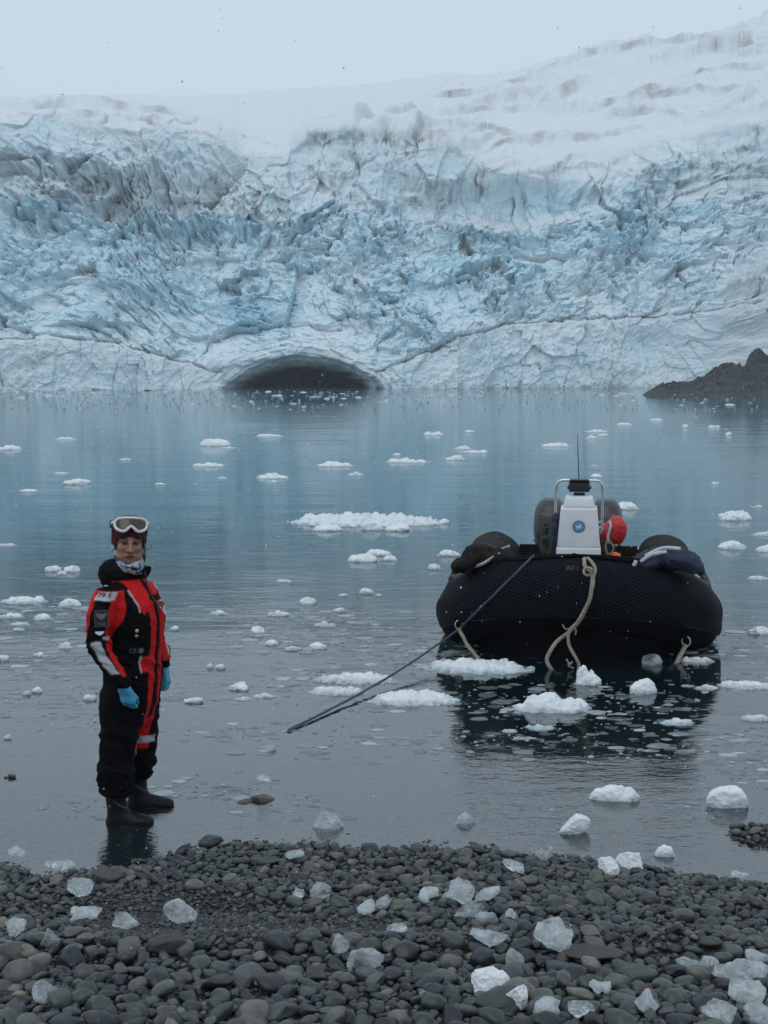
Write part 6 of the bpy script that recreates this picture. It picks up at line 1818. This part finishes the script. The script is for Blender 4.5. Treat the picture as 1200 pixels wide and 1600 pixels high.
FL = [
 (11, 703, 42, 10, 'floe', "flat white floe with a lump at its right end, far out at the left edge"),
 (101, 687, 34, 5, 'floe', "thin white floe with a dark notch, far out at left above the person's head"),
 (195, 719, 21, 4, 'floe', "thin low floe just left of and above the person's goggles, far out"),
 (95, 741, 22, 5, 'floe', "small flat floe directly behind the two lumped floe at the left"),
 (117, 757, 43, 11, 'pile', "floe with a rounded white lump at its right side, far left"),
 (43, 769, 31, 7, 'dome', "low domed floe near the left edge, above the person's shoulder line"),
 (325, 729, 51, 10, 'floe', "smooth flat white floe just below the domed floe, left of centre"),
 (335, 697, 50, 16, 'dome', "domed white ice block on a small floe, left of centre far out"),
 (357, 701, 24, 5, 'floe', "small thin floe touching the domed ice block's right foot"),
 (250, 758, 18, 5, 'dome', "small white lump alone above and right of the person's head"),
 (347, 748, 17, 4, 'floe', "very thin small floe below the smooth flat floe, left of centre"),
 (8, 853, 34, 6, 'floe', "thin floe at the left edge level with the person's face"),
 (82, 893, 27, 12, 'dome', "left lump of three white lumps behind the person's back"),
 (111, 894, 29, 14, 'dome', "right and largest of three white lumps behind the person's back"),
 (96, 898, 17, 8, 'dome', "small front lump between the two lumps behind the person's back"),
 (420, 682, 41, 6, 'floe', "straight thin white floe far out at centre left"),
 (426, 748, 52, 12, 'floe', "wide flat floe left of centre with a small bit in front"),
 (429, 754, 13, 4, 'dome', "small bit of ice in front of the wide flat floe, left of centre"),
 (523, 729, 58, 13, 'floe', "white floe with soft humps in the centre of the lagoon"),
 (556, 743, 26, 8, 'floe', "small block floating below right of the humped centre floe"),
 (637, 723, 67, 10, 'floe', "long narrow white floe right of the lagoon's centre"),
 (620, 712, 14, 6, 'dome', "small lump behind the long narrow floe's left end"),
 (677, 680, 33, 9, 'floe', "blocky white floe far out, above the long narrow floe"),
 (734, 676, 16, 6, 'dome', "small white lump far out, right of the blocky floe"),
 (724, 702, 29, 7, 'floe', "upper floe of the three close together right of centre"),
 (744, 708, 41, 9, 'floe', "rightmost floe of the three close together right of centre"),
 (711, 719, 33, 10, 'pile', "lowest floe of the three close together right of centre"),
 (575, 821, 228, 22, 'floe', "very long white floe in the middle of the lagoon, largest far floe"),
 (512, 830, 50, 15, 'dome', "rounded lump in front of the very long floe's left half"),
 (583, 829, 38, 14, 'chunk', "sloping pale block in front of the very long floe's middle"),
 (621, 830, 42, 16, 'dome', "rounded pale block in front of the very long floe's right half"),
 (566, 878, 50, 16, 'dome', "left of three white lumps floating below the very long floe"),
 (590, 868, 48, 13, 'dome', "rear of three white lumps floating below the very long floe"),
 (610, 876, 24, 10, 'dome', "right, smallest of three white lumps floating below the very long floe"),
 (701, 869, 42, 15, 'pile', "lumpy white floe just left of the boat's left tube"),
 (680, 890, 26, 14, 'pile', "small lumpy ice beside the boat's left shoulder"),
 (869, 698, 47, 9, 'floe', "flat floe far out just left of the boat's antenna"),
 (933, 675, 36, 5, 'floe', "thin upper floe right of the boat's antenna tip"),
 (925, 685, 23, 7, 'floe', "floe below the thin one right of the antenna tip"),
 (943, 681, 15, 5, 'floe', "small floe at the right end of the pair beside the antenna tip"),
 (977, 664, 31, 5, 'floe', "straight thin floe far out, right of the antenna"),
 (1026, 657, 21, 6, 'floe', "bright rectangular floe far out below the rock outcrop's left end"),
 (1071, 668, 10, 6, 'dome', "tiny round lump far out below the rock outcrop"),
 (1116, 668, 21, 5, 'floe', "thin white floe far out at the right below the outcrop"),
 (1139, 680, 11, 6, 'dome', "small round lump far out at right, below the thin floe"),
 (933, 746, 21, 8, 'dome', "small lump floating directly right of the boat's radio box"),
 (929, 729, 14, 4, 'floe', "small thin floe right of the antenna's foot"),
 (979, 796, 46, 16, 'pile', "peaked white floe right of the boat's right motor"),
 (1153, 813, 56, 20, 'pile', "lumpy white ice block, upper of the two near the right edge"),
 (1146, 858, 45, 18, 'pile', "white ice block, lower of the two near the right edge"),
 (1183, 793, 19, 6, 'floe', "small thin floe near the right edge above the lumpy block"),
 (1193, 837, 36, 9, 'floe', "flat floe cut by the right picture edge"),
 (1198, 862, 32, 13, 'dome', "rounded block cut by the right edge beside the lower white block"),
 (1118, 757, 14, 6, 'pile', "little broken floe far out at right"),
 (972, 864, 24, 9, 'dome', "small ice lump behind the boat's orange bag"),
 (1000, 862, 30, 9, 'dome', "ice lump showing behind the boat's right tube"),
 (32, 943, 74, 15, 'floe', "long humped white floe at the left edge behind the person's sleeve"),
 (14, 966, 42, 13, 'floe', "white floe at the left edge under the long humped one"),
 (67, 969, 36, 15, 'pile', "lumpy ice left of the person's elbow"),
 (107, 949, 38, 20, 'pile', "two headed white lump close to the person's shoulder patch"),
 (30, 977, 32, 6, 'floe', "thin floe left of the person under the left edge floes"),
 (29, 986, 20, 6, 'dome', "small lump left of the person under the thin floe"),
 (101, 1013, 27, 14, 'pile', "white lump left of the person's elbow, near the person's arm"),
 (63, 1026, 29, 10, 'pile', "small broken ice left of the person, level with the person's forearm"),
 (41, 1086, 14, 9, 'dome', "left ball of the ice pair left of the person's thigh"),
 (57, 1082, 17, 13, 'dome', "right ball of the ice pair left of the person's thigh"),
 (139, 1094, 22, 13, 'pile', "white ice lump just behind the person's hip"),
 (5, 1032, 18, 12, 'dome', "glassy lump at the left edge level with the person's belt"),
 (11, 1155, 13, 9, 'dome', "tiny pale ice ball at the left, level with the person's knee"),
 (272, 985, 17, 10, 'dome', "white lump touching the right side of the person's chest"),
 (342, 960, 33, 9, 'floe', "pointed low floe right of the person's chest"),
 (328, 1044, 12, 10, 'dome', "left ball of a pair of glassy ice balls right of the person's glove"),
 (344, 1045, 17, 10, 'dome', "right ball of a pair of glassy ice balls right of the person's glove"),
 (302, 1098, 34, 11, 'pile', "low crumbled ice right of the person's thigh"),
 (481, 944, 30, 15, 'dome', "white dome of ice in the centre, highest of the group there"),
 (435, 962, 36, 12, 'floe', "loaf shaped white ice left of the centre dome"),
 (530, 956, 21, 9, 'dome', "small dome right of and below the centre dome"),
 (574, 928, 28, 13, 'pile', "stepped little floe right of the centre dome"),
 (536, 932, 17, 7, 'dome', "small pointed lump between the dome and the stepped floe"),
 (592, 932, 12, 6, 'dome', "tiny lump right of the stepped little floe"),
 (443, 910, 26, 6, 'dome', "thin pale cap of ice above the loaf shaped ice"),
 (508, 979, 36, 10, 'floe', "sloping low floe below the centre dome"),
 (496, 1014, 32, 14, 'dome', "grey sided ice dome at the centre, below the sloping floe"),
 (424, 1008, 24, 13, 'dome', "translucent lump left of the grey sided dome"),
 (402, 992, 26, 14, 'chunk', "clear greyish block left of the translucent lump"),
 (458, 1016, 28, 9, 'dome', "pale soft lump between the translucent lump and the grey dome"),
 (373, 1078, 36, 16, 'pile', "cluster of crumbled ice between the person and the mooring line"),
 (378, 1094, 30, 8, 'floe', "thin soaked slab in front of the crumbled ice cluster"),
 (412, 1090, 46, 9, 'floe', "wide soaked slab right of the crumbled ice cluster"),
 (562, 1067, 138, 19, 'floe', "long white floe, rear of two crossing behind the mooring line"),
 (528, 1085, 90, 16, 'floe', "shorter white floe in front of the long one at the mooring line"),
 (648, 1101, 140, 30, 'floe', "broad white floe under the mooring line left of the boat's reflection"),
 (749, 1050, 164, 28, 'floe', "large lumpy white floe lying against the boat's left bow"),
 (864, 1112, 124, 44, 'floe', "thick white and blue floe on the boat's dark reflection"),
 (919, 1071, 46, 36, 'pile', "white rounded block close under the boat's bow ropes"),
 (1006, 1084, 46, 30, 'dome', "white ball of ice right of the block under the bow"),
 (1090, 1035, 52, 15, 'floe', "grey slab of ice beside the boat's right bow ring"),
 (1168, 1076, 84, 20, 'floe', "white floe at the right edge in front of the boat"),
 (1183, 1126, 46, 14, 'floe', "soaked grey slab near the right edge under the white floe"),
 (1106, 1077, 38, 11, 'floe', "small soaked floe between the ball of ice and the right edge floe"),
 (1059, 1132, 52, 12, 'floe', "thin white slab on the right part of the boat's reflection"),
 (844, 1140, 48, 11, 'floe', "thin slab in the middle of the boat's reflection"),
 (797, 1144, 24, 8, 'floe', "small thin slab at the left of the boat's reflection"),
 (961, 1250, 84, 38, 'pile', "large white broken block in the shallows below the boat's reflection"),
 (1141, 1263, 60, 36, 'chunk', "rounded white block in the shallows at the right"),
 (899, 1303, 50, 33, 'chunk', "pyramid shaped white block at the water's edge"),
 (1187, 906, 34, 9, 'floe', "small floe right of the boat near the right edge"),
 (1190, 991, 40, 16, 'pile', "lumpy floe at the right edge beside the boat's bow"),
]
for (px, py, w, h, st, lb) in FL:
    floater(px, py, w, h, st, lb)
for (px, py, w, h, lb) in ((727, 1288, 42, 20, "clear glassy block in the shallows below the boat's reflection, left"), (510, 1294, 52, 30, "pointed clear ice block in the shallows, bottom centre"),
                           (422, 1172, 24, 9, "faint clear ice lump in the shallows right of the person"), (1022, 1038, 42, 16, "dark glassy lump in the shade under the boat's bow")):
    floater(px, py, w, h, 'chunk', lb, mat=M_CICE)

# ice stranded on the stones
BI = [
 (20, 1344, 42, 24, 'shard', "clear ice slab at the left edge where water meets the stones"),
 (94, 1360, 50, 12, 'shard', "flat clear ice plate at the water's edge left of the person's boots"),
 (124, 1399, 38, 28, 'shard', "bright jagged ice piece left of the flat topped grey rock"),
 (128, 1442, 66, 20, 'shard', "long glassy ice piece lying on the gravel at left"),
 (193, 1452, 52, 26, 'shard', "pointed clear ice wedge on the gravel beside the long glassy piece"),
 (281, 1438, 43, 30, 'chunk', "shell shaped sparkling ice piece alone on the gravel"),
 (24, 1466, 34, 30, 'shard', "grey ice piece among cobbles at the left edge"),
 (78, 1476, 25, 22, 'chunk', "small pale ice piece on the cobbles at left, above the broad pale cobble"),
 (461, 1343, 34, 14, 'shard', "white ice slab at the top of the cobble bank, centre left"),
 (498, 1401, 29, 21, 'chunk', "greenish clear ice piece on the cobbles, centre"),
 (466, 1405, 20, 18, 'shard', "small clear ice splinter left of the greenish clear piece"),
 (572, 1431, 25, 27, 'shard', "upright white ice splinter, left one of a pair at centre"),
 (599, 1418, 24, 21, 'chunk', "frosty ice piece, right one of a pair at centre"),
 (621, 1461, 34, 21, 'shard', "wing shaped white ice piece at bottom centre on gravel"),
 (716, 1414, 54, 42, 'shard', "large white ragged ice piece, centre right among a cluster"),
 (668, 1411, 33, 28, 'shard', "frosty ice piece left of the large ragged one"),
 (763, 1409, 45, 18, 'shard', "flat clear ice piece right of the large ragged one"),
 (736, 1430, 46, 20, 'chunk', "low glassy ice below the large ragged piece"),
 (762, 1442, 30, 16, 'chunk', "small glassy ice lump below right of the large ragged piece"),
 (796, 1439, 25, 18, 'shard', "small white ice wedge right of the cluster"),
 (764, 1477, 68, 28, 'shard', "crescent shaped white ice piece below the cluster"),
 (874, 1487, 74, 56, 'shard', "big clear ice block with a pointed top, largest on the stones at right"),
 (803, 1512, 28, 29, 'chunk', "square frosty ice piece between the crescent and the rounded lump"),
 (769, 1544, 56, 38, 'dome', "rounded solid white ice lump near the bottom, right of centre"),
 (805, 1368, 46, 26, 'shard', "sparkling ice slab on the upper cobbles, centre right"),
 (851, 1343, 24, 24, 'chunk', "upright pale ice wedge at the upper edge of the cobbles"),
 (950, 1363, 36, 25, 'chunk', "left of two white blocks at the upper right cobbles"),
 (985, 1357, 36, 26, 'chunk', "right of two white blocks at the upper right cobbles"),
 (1040, 1340, 37, 18, 'chunk', "white block farthest right at the water's edge"),
 (810, 1572, 33, 32, 'chunk', "clear ice piece under the rounded white lump"),
 (857, 1592, 48, 32, 'shard', "jagged clear ice piece at the bottom edge, centre right"),
 (909, 1592, 44, 28, 'shard', "pointed frosty ice slab at the bottom edge, right of the jagged piece"),
 (940, 1557, 38, 26, 'shard', "ragged ice piece left of the olive green boulder"),
 (1011, 1583, 36, 34, 'shard', "hand shaped clear ice piece below the olive green boulder"),
 (1077, 1516, 43, 16, 'shard', "flat clear ice slab right of the olive green boulder"),
 (1110, 1519, 33, 20, 'chunk', "clear ice piece beside the long pointed slab"),
 (1158, 1537, 92, 26, 'shard', "long pointed clear ice slab at the right edge"),
 (1168, 1570, 64, 44, 'shard', "large round clear ice disc at the lower right corner, upper one"),
 (1128, 1600, 52, 34, 'shard', "broken clear ice plate at the bottom right corner"),
 (1188, 1604, 46, 34, 'shard', "thick clear ice lump in the bottom right corner"),
 (570, 1512, 62, 26, 'chunk', "glassy ice plate wedged in the front ridge at centre"),
 (530, 1486, 24, 24, 'chunk', "clear ice lump behind the front ridge at centre"),
 (1183, 1506, 42, 22, 'shard', "clear ice fragment at the right edge above the long slab"),
 (1156, 1374, 28, 12, 'shard', "thin clear ice piece at the small inlet on the right"),
 (72, 1562, 34, 28, 'chunk', "smoky clear ice piece near the lower left corner"),
 (412, 1241, 26, 8, 'shard', "clear ice sliver on top of the wet rock in the shallows"),
]
_seed[0] = 3000
for (px, py, w, h, st, lb) in BI:
    _seed[0] += 1
    p = at(px, py, 0.05)
    for _ in range(6): p = at(px, py, float(GZI(p.x, p.y)) + 0.022)
    if py < 1300: p.z = 0.075
    dist = (p - Vector((0, 0, CAM_H))).length
    wm, hm = w * dist / 2133 * 1.12, h * dist / 2133
    if st == 'shard': d_ = max(hm * 1.25, wm * 0.4); hz = 0.014 + 0.22 * min(hm, wm)
    else: d_ = min(hm * 1.3, wm * 0.9); hz = max(hm * 0.80, 0.018)
    V, F = ice_shape(st, wm, max(d_, wm * 0.45), hz, _seed[0], hz * 0.3)
    rg = random.Random(_seed[0])
    o = link("ice_piece", np_mesh("ice_piece", V, F, True), M_WICE if st == 'dome' or (st == 'chunk' and 'white' in lb) else M_CICE, None, (p.x, p.y + d_ * 0.25, p.z + (0.012 + 0.20 * d_ if st == 'shard' else 0.004)), (rg.uniform(0.30, 0.75) if st == 'shard' else rg.uniform(0.0, 0.3), rg.uniform(-0.25, 0.25), rg.uniform(-0.3, 0.3)))
    tag(o, lb, "ice")

# many small bits far out, told apart by nothing: shared meshes
bits = []
for k in range(8):
    V, F = ice_shape(['floe', 'pile', 'dome'][k % 3], 1.0, 0.7, [0.16, 0.30, 0.34][k % 3], 5000 + k, 0.06)
    me = np_mesh("ice_fragment", V, F, True); me.materials.append(M_WICE); bits.append(me)
rg = random.Random(77)
def bit(px, py, wpx, label, group):
    p = at(px, py); dist = math.hypot(p.x, p.y); w = wpx * dist / 2133
    o = bpy.data.objects.new("ice_fragment", bits[rg.randrange(8)]); col.objects.link(o)
    o.location = p; o.rotation_euler = (0, 0, rg.uniform(0, 6.28)); o.scale = (w, w, w * rg.uniform(0.25, 0.5))
    tag(o, label, "floating ice", group)
for k in range(150):
    while True:
        px, py = rg.uniform(-20, 1220), 612 + 24 * rg.random() ** 1.7
        dens = 0.35 + math.exp(-((px - 440) / 130) ** 2) + 0.7 * math.exp(-((px - 60) / 120) ** 2) + 0.8 * math.exp(-((px - 1130) / 120) ** 2)
        if rg.random() < dens and not (px > 990 and py < 622): break
    bit(px, py, rg.uniform(4, 14) * (1.25 if rg.random() < 0.15 else 0.8), "small white ice fragment in the band of brash below the glacier front", "ice fragments below the glacier front")
for k in range(90):
    px, py = rg.uniform(-20, 1220), 638 + 250 * rg.random() ** 2.2
    if 660 < px < 1130 and py > 770: continue
    bit(px, py, rg.uniform(3, 9), "tiny white ice fragment drifting alone on the open lagoon", "tiny ice fragments on the lagoon")

# brash and skin ice nobody could count: thin soaked flakes
m = Mat("soaked_flake_ice")
pp = m.pos(); nn_ = m.noise(pp, 14.0, 4)
rnd_ = m.new('ShaderNodeNewGeometry').outputs['Random Per Island']
bs = m.pbsdf(m.ramp(rnd_, [(0.0, (0.20, 0.23, 0.24)), (0.55, (0.32, 0.36, 0.38)), (0.9, (0.50, 0.55, 0.57))]), 0.35, m.bump(nn_, 0.5, 0.01), finish=False)
trn = m.new('ShaderNodeBsdfTransparent')
mxs = m.new('ShaderNodeMixShader'); m.ln(m.ramp(rnd_, [(0.0, 0.25), (0.7, 0.45), (1.0, 0.85)]), mxs.inputs[0]); m.ln(trn.outputs[0], mxs.inputs[1]); m.ln(bs, mxs.inputs[2])
m.ln(mxs.outputs[0], m.out.inputs[0])
M_FLAKE = m.m
Vs, Fs, off = [], [], 0
rg = random.Random(88)
def flake(x, y, w, th):
    global off
    n = rg.randint(6, 9); ph = rg.uniform(0, 6.28); asp = rg.uniform(0.5, 0.95)
    ring = []
    for k in range(n):
        a = ph + 2 * math.pi * k / n; r = w * 0.5 * rg.uniform(0.62, 1.08)
        ring.append((x + r * math.cos(a), y + r * math.sin(a) * asp))
    tz = th * rg.uniform(0.6, 1.4)
    for s_, z_ in ((1.0, -0.002), (1.0, tz * 0.55), (0.72, tz)):
        for (a_, b_) in ring: Vs.append((x + (a_ - x) * s_, y + (b_ - y) * s_, z_))
    Vs.append((x, y, tz * 1.1))
    for j in range(2):
        for k in range(n):
            q = (off + j * n + k, off + j * n + (k + 1) % n, off + (j + 1) * n + (k + 1) % n, off + (j + 1) * n + k)
            Fs.append((q[0], q[1], q[2])); Fs.append((q[0], q[2], q[3]))
    for k in range(n): Fs.append((off + 2 * n + k, off + 2 * n + (k + 1) % n, off + 3 * n))
    off += 3 * n + 1
clus = [(rg.uniform(-40, 1240), rg.uniform(945, 1270)) for _ in range(60)] + [(rg.uniform(660, 1110), rg.uniform(1060, 1190)) for _ in range(22)] + [(rg.uniform(420, 700), rg.uniform(930, 1040)) for _ in range(14)] + [(rg.uniform(-10, 130), rg.uniform(950, 1060)) for _ in range(8)]
for (cx, cy) in clus:
    for k in range(rg.randint(12, 34)):
        px, py = cx + rg.gauss(0, 46), cy + rg.gauss(0, 10)
        if py < 915 or py > 1300: continue
        p = at(px, py)
        dist = math.hypot(p.x, p.y)
        flake(p.x, p.y, rg.choice((4, 5, 7, 9, 12, 16, 24, 34)) * dist / 2133 * rg.uniform(0.7, 1.2), rg.uniform(0.002, 0.007))
for k in range(900):
    py = 612 + 30 * rg.random() ** 1.6; px = rg.uniform(-30, 1230)
    if rg.random() > 0.30 + math.exp(-((px - 440) / 130) ** 2) + 0.6 * math.exp(-((px - 60) / 120) ** 2) + 0.7 * math.exp(-((px - 1130) / 110) ** 2): continue
    if px > 990 and py < 622: continue
    p = at(px, py); flake(p.x, p.y, rg.uniform(1.5, 5) * p.y / 2133, 0.10)
o = link("brash_ice", np_mesh("brash_ice", np.array(Vs), np.array(Fs), False), M_FLAKE)
tag(o, "thin grey flakes of brash ice scattered over the shallow water", "brash ice", kind="stuff")

# ------------------------------------------------------------------ falling snow
m = Mat("snowflake"); m.pbsdf((0.85, 0.87, 0.88), 0.8); M_FLK = m.m
rg2 = np.random.default_rng(99)
NFL = 2600
yy_ = 2.6 + 15 * rg2.random(NFL) ** 0.75
xx_ = (rg2.random(NFL) - 0.5) * 0.66 * yy_
zz_f = CAM_H + yy_ * (rg2.random(NFL) * 0.74 - 0.47)
ok = zz_f > np.maximum(0.03, np.where(yy_ < 7.2, 0.135 * (7.0 - yy_) + 0.12, 0.03))
xx_, yy_, zz_f = xx_[ok], yy_[ok], zz_f[ok]
octv = np.array([(1, 0, 0), (-1, 0, 0), (0, 1, 0), (0, -1, 0), (0, 0, 1.3), (0, 0, -1.3)])
octf = np.array([(0, 2, 4), (2, 1, 4), (1, 3, 4), (3, 0, 4), (2, 0, 5), (1, 2, 5), (3, 1, 5), (0, 3, 5)])
rad = (0.0012 + 0.0026 * rg2.random(len(xx_)) ** 2) * (0.55 + 0.06 * yy_)
V = (np.stack([xx_, yy_, zz_f], 1)[:, None, :] + octv[None] * rad[:, None, None]).reshape(-1, 3)
F = (octf[None] + 6 * np.arange(len(xx_))[:, None, None]).reshape(-1, 3)
o = link("falling_snow", np_mesh("falling_snow", V, F, True), M_FLK)
tag(o, "scattered small snowflakes falling through the air", "snow", kind="stuff")

# ------------------------------------------------------------------ damp, snowy air
bm = bmesh.new()
bmesh.ops.create_cube(bm, size=1.0)
me = bm_mesh("haze", bm)
hz = bpy.data.objects.new("haze", me); col.objects.link(hz)
hz.scale = (1500, 1120, 160); hz.location = (0, 430, 72)
m = Mat("snowy_air")
vol = m.new('ShaderNodeVolumePrincipled')
vol.inputs['Color'].default_value = (0.97, 0.98, 1.0, 1)
vol.inputs['Density'].default_value = 0.00036
m.ln(vol.outputs[0], m.out.inputs['Volume'])
me.materials.append(m.m)
tag(hz, kind="stuff")
